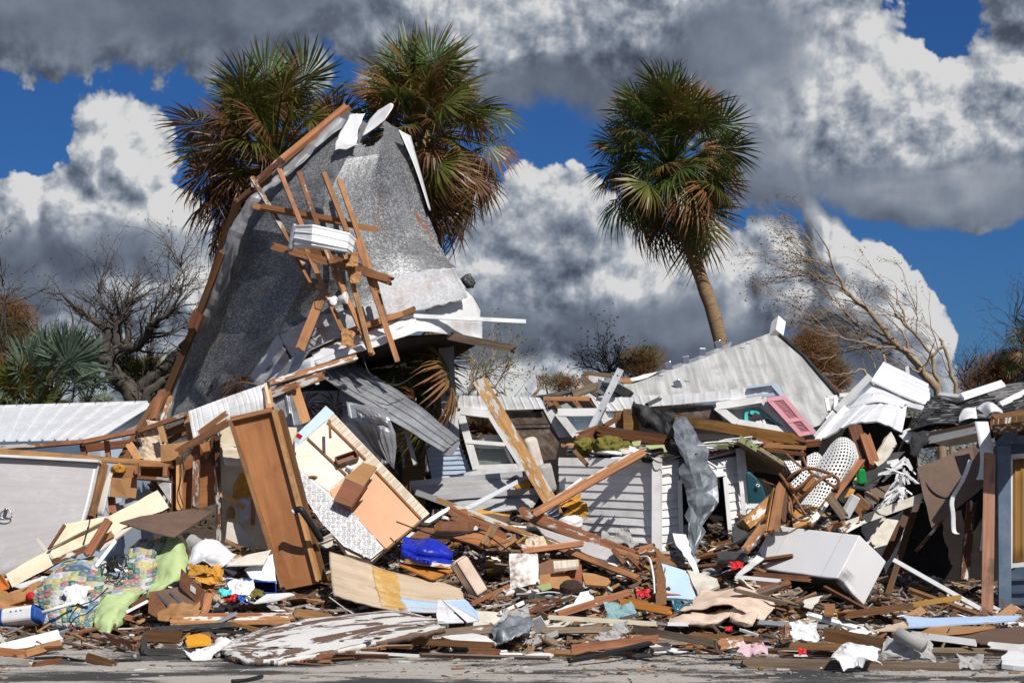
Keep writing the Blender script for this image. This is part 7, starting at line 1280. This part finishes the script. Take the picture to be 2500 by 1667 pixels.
# dark bed frame, yellow crate, crumpled plastic
t = thing('bedstead', 'dark grey metal bed frame lying flat at the front of the pile', 'bed frame', V('k5', 1200, 830, 18.8))
for a, b, w in (((920, 800, 18.9), (990, 742, 19.4), .04), ((985, 745, 19.4), (1500, 712, 19.6), .05), ((920, 795, 18.9), (920, 890, 18.2), .05), ((920, 885, 18.2), (1260, 890, 18.2), .05), ((1250, 745, 19.3), (1560, 770, 19.0), .03)): board('rail', None, None, V('k5', *a), V('k5', *b), w, .03, 'dark_metal', parent=t, br=(0, 0))
for i, (y, m) in enumerate(((785, 'lumber_dark'), (838, 'lumber_grey'))): B(['dark flat board inside the bed frame', 'grey flat board inside the bed frame'][i], 'k5', (925, y, 18.7), (1170, y+8, 18.6), .11, m, .04)
t = thing('yellow_crate', 'bright yellow plastic crate cracked open on the litter', 'crate', V('k5', 1250, 850, 18.4))
poly('side', None, None, Q('k5', (1185, 790, 18.6), (1300, 766, 18.9), (1348, 835, 18.3), (1195, 850, 18.25)), .02, 'yellow_plastic', .012, parent=t)
poly('side', None, None, Q('k5', (1300, 766, 18.9), (1340, 780, 19.0), (1348, 835, 18.32)), .02, 'yellow_plastic', .006, parent=t)
cloth('plastic_sheet', 'crumpled translucent white plastic sheet beside the yellow crate', 'plastic sheet', 'k5', [[(1330, 870, 18.4), (1420, 830, 18.6), (1500, 815, 18.7)], [(1250, 900, 18.1), (1350, 880, 18.0), (1480, 850, 18.3)], [(1170, 930, 17.9), (1270, 955, 17.7), (1400, 890, 18.0)]], 30, 20, 'white_cloth', .07, 5)
# peeling roof slab
t = thing('roof_slab', 'broad slab of old roof with peeling white coating lying flat by the road', 'roof slab', VG('b1', 400, 850, .1))
bk = [VG('b1', *p) for p in ((-400, 850, .06), (-190, 770, .16), (120, 700, .248), (440, 662, .29), (720, 640, .31), (900, 690, .26))]
ft = [VG('b1', *p) for p in ((-390, 930, .03), (-230, 962, .03), (0, 955, .03), (330, 890, .09), (650, 830, .157), (1010, 748, .242))]
pts = bk+ft[::-1]; pts = [bk[0], bk[1], bk[3], bk[4], bk[5], ft[5], ft[4], ft[3], ft[2]]
sheet('deck', None, None, [bk, [a.lerp(b, .5)+Vector((0, 0, .03)) for a, b in zip(bk, ft)], ft], 60, 20, .05, 'peeling', parent=t, jag=.07, crumple=.008, cscale=2.5)
for i in range(26):
    a = pts[6].lerp(pts[8], random.random())+Vector((0, 0, -.02)); board('splinter', None, None, a, a+Vector((random.uniform(-.5, .5), random.uniform(-.1, .1), random.uniform(-.03, .03))), random.uniform(.02, .05), .015, random.choice(('lumber', 'lumber_dark')), random.uniform(0, 90), parent=t, br=(1, 1))
for i in range(44):
    u_, v_ = random.random(), random.random(); a = cat_rom(ft, u_).lerp(cat_rom(bk, u_), v_)+Vector((0, 0, .05)); s_ = random.uniform(.02, .07); me = poly('coating_flake', None, None, [a+Vector((s_*random.uniform(.5, 1)*math.cos(q), s_*random.uniform(.5, 1)*math.sin(q), random.uniform(0, .008))) for q in (0, 1.2, 2.3, 3.6, 5)], .006, random.choice(('white_paint', 'white_paint', 'grey_cloth', 'shingle_grey', 'drywall')), parent=t)
# pale plywood sheet with mustard patch and blue paint
t = thing('plywood_sheet', 'bowed pale plywood sheet with a mustard patch and a light blue corner', 'plywood', V('b1', 700, 640, 20.6))
tp = Q('b1', (272, 255, 21.6), (460, 310, 21.4), (640, 372, 21.3), (860, 425, 21.2), (1095, 466, 21.2)); bt = Q('b1', (298, 530, 20.7), (480, 585, 20.3), (680, 625, 20.1), (900, 640, 20.1), (1212, 632, 20.2))
sheet('sheet', None, None, [tp, [a.lerp(b, .5)+Vector((0, -.05, -.05)) for a, b in zip(tp, bt)], bt], 30, 12, .015, 'plywood_pale', parent=t, jag=.02)
def pp_(u_, v_, l=.012):
    a, b = cat_rom(tp, u_), cat_rom(bt, u_); p = a.lerp(b, v_)+Vector((0, -.05, -.05))*(4*v_*(1-v_)); return p+Vector((0, -.6, .8))*l
sheet('mustard_patch', None, None, [[pp_(.37+.20*i/4+.04*j/6, .02+.95*j/6) for i in range(5)] for j in range(7)], 14, 16, .004, 'mustard', parent=t, jag=.035)
sheet('blue_patch', None, None, [[pp_(min(.57+.42*i/5+.03*j/4, 1), .55+.44*j/4) for i in range(6)] for j in range(5)], 14, 10, .004, 'blue_wall', parent=t, jag=.012)
t = thing('metal_bracket', 'white bent metal corner frame standing in front of the blue corner', 'metal frame', V('b1', 1080, 700, 19.4))
poly('flange', None, None, Q('b1', (985, 552, 19.9), (1000, 560, 19.9), (1225, 690, 19.3), (1150, 700, 19.3)), .01, 'white_metal', parent=t)
poly('web', None, None, Q('b1', (965, 560, 19.85), (985, 555, 19.9), (1030, 610, 19.6), (1130, 700, 19.25), (955, 705, 19.2), (960, 600, 19.6)), .01, 'white_metal', .006, parent=t)
poly('flange', None, None, Q('b1', (1140, 555, 20.1), (1210, 630, 20.0), (1230, 688, 19.3), (1000, 560, 19.9)), .006, 'blue_wall', parent=t)
# blue cushions, table top, chair cushion
t = thing('blue_cushion', 'bright blue outdoor cushion folded on the heap', 'cushion', V('b1', 900, 330, 21.4))
cloth_rows = [[(742, 185, 21.9), (860, 190, 21.9), (965, 182, 21.9)], [(740, 215, 21.6), (880, 215, 21.5), (1010, 225, 21.6)], [(745, 235, 21.5), (880, 265, 21.35), (1052, 275, 21.5)], [(760, 245, 21.55), (880, 285, 21.45), (1045, 310, 21.55)]]
sheet('upper_pad', None, None, [Q('b1', *r) for r in cloth_rows], 36, 22, .05, 'blue_vinyl', parent=t, crumple=.015, cscale=5, crease=.03)
sheet('lower_pad', None, None, [Q('b1', *r) for r in ([(740, 245, 21.55), (880, 290, 21.4), (1040, 312, 21.5)], [(738, 262, 21.4), (860, 310, 21.2), (1045, 332, 21.4)], [(750, 272, 21.45), (870, 325, 21.3), (1030, 342, 21.45)])], 26, 10, .05, 'blue_vinyl', parent=t, crumple=.025, cscale=6)
tube('tie', None, None, Q('b1', (820, 285, 21.25), (850, 300, 21.2), (905, 305, 21.2), (912, 345, 21.2)), .012, 'blue_vinyl', 6, parent=t, res=10)
t = S('orange wooden table top tilted under the blue cushion', 'table_top', 'table top', 'b1', [(715, 330, 21.3), (1075, 345, 21.5), (1060, 375, 21.4), (945, 420, 21.1), (915, 418, 21.1)], .03, 'yellow_wood')
t.modifiers.new('bevel', 'BEVEL').width = .008
B('brown splintered plank lying on the orange table top', 'b1', (745, 310, 21.3), (1140, 358, 21.2), .045, 'lumber', .04, 0, (.6, .9))
t = thing('chair_cushion', 'beige upholstered seat cushion with dark piping standing on edge', 'cushion', V('b1', 1170, 555, 20.8))
M_ = Matrix.Translation(V('b1', 1165, 415, 21.1)) @ Matrix.Rotation(R(-32), 4, 'Y') @ Matrix.Rotation(R(38), 4, 'Z')
link('pad', box_mesh(.20, .14, .46, .05, 4), 'beige_cloth', M_, t)
for s in (-1, 1):
    pts = [M_ @ Vector((x_, s*.062, z_)) for x_, z_ in ((-.085, -.21), (-.085, .21), (.085, .21), (.085, -.21), (-.085, -.21))]; tube('piping', None, None, pts, .006, 'black', 6, parent=t)
# peeling door piece, brown cabinet
t = thing('door_piece', 'broken white door piece with peeling paint and a latch hole', 'door piece', V('b1', 1510, 480, 21.2))
poly('leaf', None, None, Q('b1', (1420, 264, 21.5), (1602, 268, 21.5), (1606, 350, 21.45), (1606, 455, 21.35), (1500, 475, 21.3), (1425, 483, 21.3)), .035, 'peeled_door', .012, parent=t)
poly('latch_hole', None, None, Q('b1', (1515, 362, 21.42), (1555, 358, 21.42), (1556, 385, 21.42), (1515, 388, 21.42)), .005, 'black', parent=t)
t = thing('small_cabinet', 'brown open cabinet carcass beside the white door piece', 'cabinet', V('b1', 1745, 455, 21.2))
poly('back', None, None, Q('b1', (1610, 300, 21.8), (1865, 300, 21.8), (1890, 450, 21.7), (1612, 450, 21.7)), .02, 'laminate', parent=t)
poly('top', None, None, Q('b1', (1700, 310, 21.4), (1860, 300, 21.5), (1865, 345, 21.2), (1705, 360, 21.2)), .03, 'beadboard', .004, parent=t)
poly('door', None, None, Q('b1', (1765, 385, 21.35), (1880, 330, 21.5), (1892, 455, 21.3), (1830, 455, 21.2)), .02, 'cherry', parent=t)
poly('front', None, None, Q('b1', (1612, 400, 21.3), (1760, 378, 21.35), (1840, 450, 21.1), (1740, 490, 21.0), (1612, 460, 21.1)), .02, 'cardboard', .01, parent=t)
S('rounded tan chipboard offcut beside the open cabinet', 'chipboard', 'board', 'b1', [(1885, 382, 21.4), (1960, 390, 21.4), (2050, 418, 21.4), (2068, 440, 21.3), (2040, 470, 21.2), (1905, 460, 21.2)], .025, 'cardboard', .006)
S('grey white ceiling panel hanging under the thick brown beam', 'fallen_ceiling', 'ceiling', 'b1', [(1590, 90, 22.5), (1800, 160, 22.3), (2085, 232, 22.0), (2172, 335, 21.7), (1960, 285, 21.8), (1650, 150, 22.2)], .02, 'grey_wall', .006)
t = thing('wood_bracket', 'brown wooden corner bracket at the foot of the thick beam', 'bracket', V('b1', 2200, 340, 21.6))
for a, b in (((2085, 245, 21.75), (2170, 340, 21.6)), ((2180, 280, 21.7), (2262, 355, 21.5)), ((2085, 240, 21.8), (2262, 295, 21.7))): board('arm', None, None, V('b1', *a), V('b1', *b), .05, .12, 'lumber', parent=t)
vs, fs, uvs = tube_geo([Vector((0, 0, 0)), Vector((0, 0, .03)), Vector((0, 0, .08)), Vector((0, 0, .12))], [.10, .125, .12, .08], 18); tag(link('basket', mesh('basket', vs, fs, uvs), 'rug', Matrix.Translation(V('b1', 1815, 515, 20.5)) @ Matrix.Rotation(.25, 4, 'X')), 'small round dark woven basket on the heap', 'basket')
cloth('metal_foil', 'crumpled silver sheet metal lying at the front of the heap', 'metal scrap', 'b1', [[(1300, 735, 19.2), (1430, 715, 19.3), (1572, 708, 19.3)], [(1310, 780, 18.8), (1420, 770, 18.7), (1560, 745, 18.9)], [(1330, 840, 18.4), (1400, 815, 18.4), (1530, 800, 18.6)]], 26, 18, 'galv_crumpled', .09, 6)
for lb, k, pts, m, th in (('white torn panel piece on the heap', 'b1', [(1870, 510, 20.3), (1925, 500, 20.4), (1980, 578, 20.0), (1880, 600, 19.9), (1720, 642, 19.7), (1705, 625, 19.8), (1830, 580, 20.0)], 'white_paint', .012), ('white foam sheet litter beside the dark board end', 'b1', [(985, 790, 18.5), (1180, 770, 18.6), (1280, 790, 18.4), (1340, 835, 18.1), (1090, 825, 18.2)], 'white_paint', .02), ('pale green plastic flap by the open cabinet', 'b1', [(1590, 470, 20.9), (1680, 450, 21.0), (1690, 480, 20.8), (1630, 500, 20.7)], 'foam_board_green', .01), ('tan cardboard roll fragment above the blue cushion', 'b1', [(940, 85, 22.2), (980, 55, 22.4), (1210, 60, 22.4), (1180, 120, 22.1), (950, 115, 22.1)], 'laminate', .02), ('brown door leaf lying in the central heap', 'b1', [(1060, 160, 22.0), (1250, 120, 22.2), (1430, 180, 21.9), (1240, 220, 21.7)], 'plywood', .02), ('dark cupboard side behind the central heap', 'b1', [(780, 160, 22.3), (880, 95, 22.6), (1000, 110, 22.6), (1180, 150, 22.3), (980, 180, 22.1)], 'laminate', .03), ('burnt orange foam edged board above the central heap', 'b1', [(1190, 30, 22.6), (1230, -15, 22.8), (1290, -5, 22.8), (1420, 20, 22.7), (1425, 50, 22.5), (1340, 100, 22.4), (1230, 80, 22.4)], 'hardboard', .03), ('orange foam rim of the board above the central heap', 'b1', [(1185, 20, 22.58), (1230, -20, 22.78), (1290, -8, 22.76), (1425, 15, 22.68), (1420, 25, 22.66), (1290, 12, 22.7), (1235, 8, 22.7)], 'foam_mustard', .02),
        ('pale blue painted board leaning in front of the shed', 'b5', [(272, 457, 21.2), (410, 500, 21.2), (470, 665, 20.7), (300, 655, 20.7)], 'blue_wall', .03), ('grey washed board end behind the pale blue board', 'b5', [(415, 495, 21.25), (590, 545, 21.1), (605, 585, 20.9), (480, 640, 20.75)], 'drywall', .03), ('brown chipboard strip standing by the shed corner', 'b5', [(232, 358, 21.7), (360, 470, 21.4), (290, 465, 21.2), (300, 690, 20.5), (240, 700, 20.5), (245, 480, 21.2)], 'particle', .03), ('white vinyl siding strip bent beside the shed doorway', 'b5', [(335, 285, 22.3), (410, 292, 22.3), (450, 420, 21.8), (488, 510, 21.5), (455, 505, 21.5), (390, 390, 21.9), (350, 340, 22.2)], 'white_metal', .01), ('large beige flat wall sheet at the right road edge', 'b5', [(1740, 860, 18.8), (1830, 815, 19.2), (2190, 820, 19.0), (2050, 850, 18.6), (1760, 878, 18.4)], 'cardboard', .012), ('brown flat board over the beige wall sheet', 'b5', [(1920, 870, 18.6), (2060, 840, 18.9), (2360, 820, 19.0), (2360, 910, 18.1), (2100, 915, 18.1)], 'hardboard', .015), ('light blue wall sheet lying at the porch foot', 'b5', [(1660, 755, 19.8), (1800, 770, 19.6), (2340, 755, 19.6), (2290, 785, 19.2), (2060, 800, 19.2), (1690, 822, 19.1)], 'blue_wall', .015), ('cream wall sheet corner below the light blue sheet', 'b5', [(1480, 845, 18.8), (1660, 790, 19.3), (1690, 822, 19.0), (1640, 840, 18.8)], 'plywood_pale', .012), ('tan hardboard chip standing in the litter under the appliance', 'b5', [(1090, 665, 20.2), (1195, 640, 20.3), (1130, 720, 19.8), (1085, 705, 19.9)], 'drywall', .01), ('square particle board chip beside the tan chip', 'b5', [(1205, 690, 19.9), (1265, 688, 19.9), (1262, 755, 19.5), (1205, 752, 19.5)], 'particle', .02), ('cream board edge behind the beige cushion', 'b5', [(720, 545, 20.9), (740, 550, 20.9), (930, 700, 20.2), (910, 705, 20.2)], 'cream', .02), ('white corrugated strip fallen beside the appliance', 'b5', [(700, 520, 21.3), (820, 410, 21.9), (858, 430, 21.8), (780, 490, 21.4), (720, 530, 21.2)], 'white_metal', .01), ('grey foam insulation slab by the galvanised strip', 'b5', [(585, 400, 21.8), (640, 385, 21.9), (760, 400, 21.8), (740, 430, 21.6), (600, 440, 21.6)], 'dark_metal', .04), ('white corner scrap at the right road edge', 'b5', [(2225, 990, 17.2), (2280, 940, 17.6), (2360, 960, 17.5), (2360, 1050, 16.8), (2225, 1035, 16.9)], 'white_metal', .04)):
    S(lb, 'panel_scrap', 'panel', k, pts, th, m, .012)
cloth('beige_cushion', 'long beige sofa cushion crumpled on the front heap', 'cushion', 'b5', [[(500, 610, 20.7), (600, 615, 20.6), (720, 590, 20.6), (860, 660, 20.4), (925, 705, 20.2)], [(450, 680, 20.2), (570, 660, 20.1), (700, 640, 20.0), (830, 690, 19.9), (900, 740, 19.8)], [(380, 740, 19.8), (540, 710, 19.7), (660, 710, 19.6), (780, 750, 19.5), (850, 790, 19.4)]], 34, 26, 'beige_cloth', .05, 3)
cloth('sofa_cushion', 'rolled loose end of the beige sofa cushion', 'cushion', 'b5', [[(320, 770, 19.9), (450, 745, 19.9), (560, 745, 19.85), (655, 730, 19.8)], [(310, 785, 19.6), (440, 770, 19.5), (560, 770, 19.5), (660, 745, 19.6)], [(320, 805, 19.45), (450, 805, 19.35), (570, 800, 19.35), (650, 765, 19.5)], [(340, 815, 19.55), (450, 822, 19.45), (560, 818, 19.45), (640, 775, 19.6)]], 34, 18, 'beige_cloth', .04, 4.5)
cloth('sofa_cushion', 'sagging side of the beige sofa cushion', 'cushion', 'b5', [[(650, 720, 19.7), (740, 740, 19.6), (830, 770, 19.5)], [(670, 780, 19.5), (740, 790, 19.35), (800, 800, 19.4)], [(690, 800, 19.5), (750, 812, 19.4), (790, 815, 19.4)]], 22, 14, 'beige_cloth', .05, 5)
rag('pink_foam', 'pale pink foam sheet crumpled in a clear bag at the road edge', 'foam', VG('b5', 790, 985, .1)+Vector((0, 0, .05)), .12, 'pink_foam', 2, tall=.4)
lump('black_bag', 'small black plastic bag on the road litter', 'bag', VG('b5', 160, 965, .05), (.10, .08, .06), 'black', .4, 3)
rag('plastic_wrap', 'translucent grey plastic wrap draped on the litter', 'plastic', VG('b5', 1400, 1000, .12), .19, 'white_cloth', 3, tall=.3)
rag('plastic_wrap', 'large torn grey felt bundle on the right litter', 'plastic', VG('b5', 1690, 950, .16), .2, 'grey_cloth', 4, tall=.4)
tube('felt_roll', 'grey tube roll beside the torn felt bundle', 'roll', [VG('b5', 1620, 860, .3), VG('b5', 1780, 935, .2)], .06, 'grey_cloth', 12)
for i, (k, x, y, Y, r, m, lb) in enumerate((('b5', 160, 628, 20.8, .06, 'red', 'red plastic item near the orange board'), ('b5', 700, 470, 21.5, .055, 'red', 'red bag beside the grey insulation slab'), ('b5', 655, 835, 18.7, .03, 'red', 'small red box in the front litter'), ('b5', 1080, 965, 17.5, .035, 'red', 'red and white can near the pink foam'), ('b1', 2125, 640, 19.6, .12, 'teal_pale', 'pale teal bent foam cushion on the heap'), ('b5', 390, 715, 19.9, .09, 'teal', 'blue leafy patterned cloth beside the beige cushion'), ('b5', 1100, 850, 18.4, .10, 'white_cloth', 'white foam pillow scrap on the right litter'), ('b1', 1010, 40, 22.4, .03, 'white_paint', 'white plaster crumb in the central heap'), ('b1', 650, 790, 18.9, .035, 'red', 'red shard on the peeling slab'), ('b1', 2050, 800, 18.2, .08, 'grey_cloth', 'grey rag on the front litter'), ('b1', 1460, 660, 19.6, .12, 'grey_cloth', 'clear plastic sheet bunch on the front heap'), ('b1', 2130, 740, 18.7, .07, 'grey_cloth', 'second grey rag beside the pale moulding'), ('b2', 1300, 1170, 23.2, .14, 'foam_mustard', 'mustard insulation clump beside the shed wall'), ('b2', 1350, 1230, 23.1, .10, 'foam_mustard', 'lower mustard insulation clump beside the shed wall'), ('b2', 1100, 1260, 23.0, .15, 'galv_crumpled', 'balled silver foil near the pale plank'), ('b2', 1290, 1340, 22.9, .13, 'plaster', 'white plaster lump near the shed foot'), ('b2', 1700, 1460, 22.9, .14, 'grey_cloth', 'grey cloth draped at the shed foot'), ('b1', 1590, 200, 22.0, .09, 'plywood_pale', 'torn paper knot on the central heap'), ('b2', 910, 1010, 24.0, .08, 'foam_mustard', 'small mustard foam on the awning'), ('b5', 2040, 1020, 17.0, .09, 'grey_cloth', 'grey felt pad at the right road edge'))):
    if m in ('grey_cloth', 'white_cloth', 'plywood_pale', 'galv_crumpled', 'teal', 'teal_pale', 'foam_mustard', 'red'): rag('small_item', lb, 'small item', V(k, x, y, Y), r*1.25, m, i)
    else: lump('small_item', lb, 'small item', V(k, x, y, Y), (r*1.3, r, r*.8), m, .35, 3, seed=i*1.7, rot=random.uniform(-20, 20))
for lb, pts, r, m in (('white hose looping beside the shed corner', [('b5', 150, 420, 21.6), ('b5', 200, 430, 21.4), ('b5', 225, 540, 21.1), ('b5', 232, 630, 20.8)], .012, 'white_paint'), ('black hose snaking across the road litter', [('b1', 1800, 945, 17.2), ('b1', 2050, 900, 17.5), ('b1', 2250, 850, 17.9), ('b1', 2340, 830, 18.1)], .025, 'black'), ('pale wire trailing over the dirt below the cabinet', [('b1', 270, 540, 20.3), ('b1', 380, 620, 19.7), ('b1', 480, 680, 19.3)], .006, 'white_paint'), ('white wire curled by the long beam', [('b5', 1180, 1065, 16.9), ('b5', 1230, 1030, 17.0), ('b5', 1330, 1030, 17.0)], .006, 'white_paint'), ('black cable over the left litter', [('k5', 220, 930, 17.8), ('k5', 400, 925, 17.8), ('k5', 560, 950, 17.6), ('k5', 900, 940, 17.6)], .012, 'black'), ('black splinter of hose on the road', [('k5', 1480, 1085, 15.85), ('k5', 1580, 1075, 15.95), ('k5', 1670, 1045, 16.2)], .018, 'black')):
    pp = [V(*p) for p in pts]
    for p in pp: p.z = max(p.z, r)
    tube('hose', lb, 'hose', pp, r, m, 8, res=24)

# loose cables trailing over the heap
rs = random.Random(61)
for lb, k, pts in (('black cable drooping across the central brown heap', 'b1', [(700, 60, 22.3), (980, 150, 21.9), (1230, 130, 21.9), (1420, 250, 21.5)]), ('white cable trailing from the door piece', 'b1', [(1440, 470, 21.1), (1560, 520, 20.6), (1700, 510, 20.5), (1950, 560, 20.2)]), ('black cable looping below the white appliance', 'b5', [(900, 640, 20.6), (1040, 700, 20.0), (1200, 660, 20.3), (1330, 720, 19.9)]), ('grey cable hanging in the dark cavity', 'b4', [(1560, 820, 22.7), (1660, 1000, 22.4), (1790, 1060, 22.3), (1900, 980, 22.4)]), ('black cable crossing the shed roof edge', 'b3', [(560, 1130, 23.4), (700, 1230, 23.1), (860, 1180, 23.2), (1010, 1160, 23.1)]), ('black cable hanging from the crumpled eave', 'k2', [(1280, 780, 24.5), (1330, 900, 24.4), (1480, 960, 24.3), (1600, 900, 24.5)])):
    tube('cable', lb, 'cable', [V(k, *p) for p in pts], .008, 'white_paint' if 'white cable' in lb else 'black', 5, res=22)

# ================================================================== loose boards and shards over the heap
rs = random.Random(99)
kinds = [('lumber', 'brown', 'lumber'), ('lumber_dark', 'dark brown', 'lumber'), ('lumber_grey', 'weathered grey', 'lumber'), ('lumber_pale', 'pale', 'lumber'), ('white_paint', 'white painted', 'trim'), ('lumber_yellow', 'yellowish', 'lumber'), ('drywall', 'grey white', 'plaster')]
wts = [7, 9, 7, 2.2, 5, 1.6, 3]; PM_ = {}
def protomesh(m, L, w, t, var):
    key = (m, L, w, var)
    if key not in PM_:
        me = plank_mesh(L, w, t, (.7, .8), random.Random(hash(key) % 9999), bow=.01*(var-1)); me.materials.append(MAT[m]); PM_[key] = me
    return PM_[key]
KEEP = [(30, 500, 0, 20.9), (480, 1090, 0, 19.5), (380, 800, 19, 20.3), (790, 1180, 19.3, 21.2), (1520, 1900, 19.0, 20.2), (1850, 2180, 20.2, 22), (1330, 1500, 20.3, 21.6), (960, 1190, 20.6, 21.7), (1600, 1720, 20.2, 21.4)]
def keep(px, Y): return any(a < px < b and c < Y < d for a, b, c, d in KEEP)
def spot():
    while True:
        Y = 17.8+7.0*rs.random()**1.15; px = rs.uniform(-60, 2560)
        if Y < 18.9 and rs.random() < .55: continue
        if keep(px, Y) or (2060 < px < 2420 and Y > 20.6 and rs.random() < .85): continue
        return px, Y, (px-CX)/F*Y
MARKS = [(0, 260, 'the patchwork quilt'), (260, 470, 'the green bed sheet'), (470, 700, 'the blue bins'), (700, 830, 'the long plywood cabinet'), (830, 1080, 'the bowed plywood sheet'), (1080, 1240, 'the beige chair cushion'), (1240, 1420, 'the white door piece'), (1420, 1620, 'the front of the shed'), (1620, 1800, 'the beige sofa cushion'), (1800, 2060, 'the white appliance'), (2060, 2300, 'the dark cavity'), (2300, 2600, 'the pinkish post')]
def mark(px, Y): return ('by the road below ' if Y < 19.2 else 'low down near ' if Y < 21 else 'high up behind ')+next((n for a, b, n in MARKS if px < b), MARKS[-1][2])
SZ = [('long', 1.2), ('long', .9), ('short', .65), ('short', .45), ('stubby', .3)]
for i in range(298):
    m, cn, noun = rs.choices(kinds, wts)[0]; sz, L = rs.choice(SZ); w = rs.choice((.03, .045, .07, .09)); px, Y, X = spot()
    L_ = L*rs.uniform(.9, 1.0); yaw = rs.gauss(0, .5)+(math.pi if rs.random() < .5 else 0); pit = rs.gauss(0, .16)*(1 if Y > 19.4 else .25)
    d_ = Vector((math.cos(yaw)*math.cos(pit), math.sin(yaw)*math.cos(pit), math.sin(pit)))
    h0, h1 = H(X-d_.x*L/2, Y-d_.y*L/2), H(X+d_.x*L/2, Y+d_.y*L/2); slope = (h1-h0)/L; d_ = (d_+Vector((0, 0, slope))).normalized()
    c_ = Vector((X, Y, max(H(X, Y), (h0+h1)/2)+.02+abs(pit)*L*.22+rs.random()*.05))
    o = link('loose_board', protomesh(m, L, w, .035, rs.randint(0, 1)), None, frame(d_, Vector((rs.uniform(-.5, .5), -.5, 1)), c_-d_*L/2))
    tag(o, f'{sz} {"narrow" if w < .06 else "wide"} {cn} {noun} piece {mark(px, Y)}', 'board', 'loose boards strewn over the rubble heap')
shc = [('white_paint', 'white'), ('drywall', 'grey white plaster'), ('hardboard', 'brown hardboard'), ('cardboard', 'tan'), ('white_metal', 'glossy white metal'), ('dark_metal', 'black'), ('plywood', 'orange plywood'), ('mill_metal', 'silver metal'), ('blue_wall', 'pale blue')]
SM_ = {}
for i in range(190):
    m, cn = rs.choices(shc, [6, 4, 5, 4, 4, 3, 4, 3, .8])[0]; big = rs.random() < .35; px, Y, X = spot(); key = (m, big, rs.randint(0, 2))
    if key not in SM_:
        s_ = .22 if big else .11; n_ = rs.randint(5, 7); ol = [(s_*rs.uniform(.45, 1.1)*math.cos(q*math.tau/n_)*1.4, s_*rs.uniform(.45, 1.0)*math.sin(q*math.tau/n_)) for q in range(n_)]
        vs = [(x_, y_, .006+rs.uniform(0, .015)) for x_, y_ in ol]+[(x_, y_, 0) for x_, y_ in ol]; fs = [tuple(range(n_)), tuple(range(2*n_-1, n_-1, -1))]+[(q, q+n_, (q+1) % n_+n_, (q+1) % n_) for q in range(n_)]
        SM_[key] = mesh('shard', vs, fs, [(v[0], v[1]) for v in vs]); SM_[key].materials.append(MAT[m])
    nrm_ = Vector((rs.gauss(0, .45), rs.gauss(-.45, .4), 1)).normalized() if Y > 19 else Vector((rs.gauss(0, .12), rs.gauss(0, .12), 1)).normalized()
    o = link('panel_shard', SM_[key], None, frame(Vector((rs.gauss(0, 1), rs.gauss(0, .5), 0)), nrm_, Vector((X, Y, H(X, Y)+.03+(.06 if Y > 19 else .0)*rs.random()))))
    tag(o, f'{"large" if big else "small"} broken {cn} shard {mark(px, Y)}', 'shard', 'panel shards scattered on the rubble heap')
# fine litter: uncountable chips, splinters and crumbs
def litter(name, label, N, region, smin, smax, pal, lift, flatness):
    vs, fs, col = [], [], []
    for i in range(N):
        px, Y = region()
        if keep(px, Y) and rs.random() < .75: continue
        X = (px-CX)/F*Y; L = rs.uniform(smin, smax)*(1 if rs.random() < .8 else 2.2); w = L*rs.uniform(.04, .38); th = min(.02, w*.4)
        yaw = rs.gauss(0, .9); pit = rs.gauss(0, .3)*flatness; d_ = Vector((math.cos(yaw)*math.cos(pit), math.sin(yaw)*math.cos(pit), math.sin(pit)))
        M = frame(d_, Vector((rs.gauss(0, .4)*flatness, rs.gauss(-.2, .5)*flatness, 1)), Vector((X, Y, H(X, Y)+th*.6+lift*rs.random()**2)))
        k = len(vs); a = rs.uniform(.3, 1)
        for z_ in (-.5, .5):
            for x_, y_ in ((-.5, -.5), (.5, -.5*a), (.5, .5*a), (-.5, .5)): vs.append(M @ Vector((x_*L, y_*w, z_*th)))
        fs += [(k, k+3, k+2, k+1), (k+4, k+5, k+6, k+7), (k, k+1, k+5, k+4), (k+1, k+2, k+6, k+5), (k+2, k+3, k+7, k+6), (k+3, k, k+4, k+7)]
        c_ = rs.choices([p[0] for p in pal], [p[1] for p in pal])[0]; v_ = rs.uniform(.7, 1.25); col.append((min(1, c_[0]*v_), min(1, c_[1]*v_), min(1, c_[2]*v_), 1))
    me = mesh(name, vs, fs); at = me.attributes.new('piece', 'FLOAT_COLOR', 'FACE'); at.data.foreach_set('color', [x_ for c_ in col for _ in range(6) for x_ in c_])
    return tag(link(name, me, 'scrap', Matrix.Identity(4)), label, 'litter', kind='stuff')
WOOD = [((.30, .125, .05), 7), ((.16, .07, .032), 8), ((.42, .22, .095), 3), ((.09, .055, .038), 5), ((.24, .19, .145), 6)]; PALE = [((.74, .73, .71), 6), ((.55, .52, .47), 5), ((.36, .34, .32), 3)]; ODD = [((.03, .03, .032), 2), ((.45, .26, .06), 1), ((.35, .45, .6), .4), ((.4, .04, .03), .25), ((.1, .25, .2), .2)]
litter('splinter_litter', 'fine splinters and chips of wood and plaster covering the rubble heap', 32000, lambda: (rs.uniform(-250, 2750), 18.6+7.4*rs.random()), .04, .20, WOOD+[(c, w*.75) for c, w in PALE]+ODD, .10, 1.)
litter('road_litter', 'small chips and crumbs scattered on the sandy road', 9000, lambda: (rs.uniform(-250, 2750), 15.6+4*rs.random()**.55), .008, .055, [(c, w*.6) for c, w in WOOD]+[(c, w*1.5) for c, w in PALE]+ODD, .01, .25)
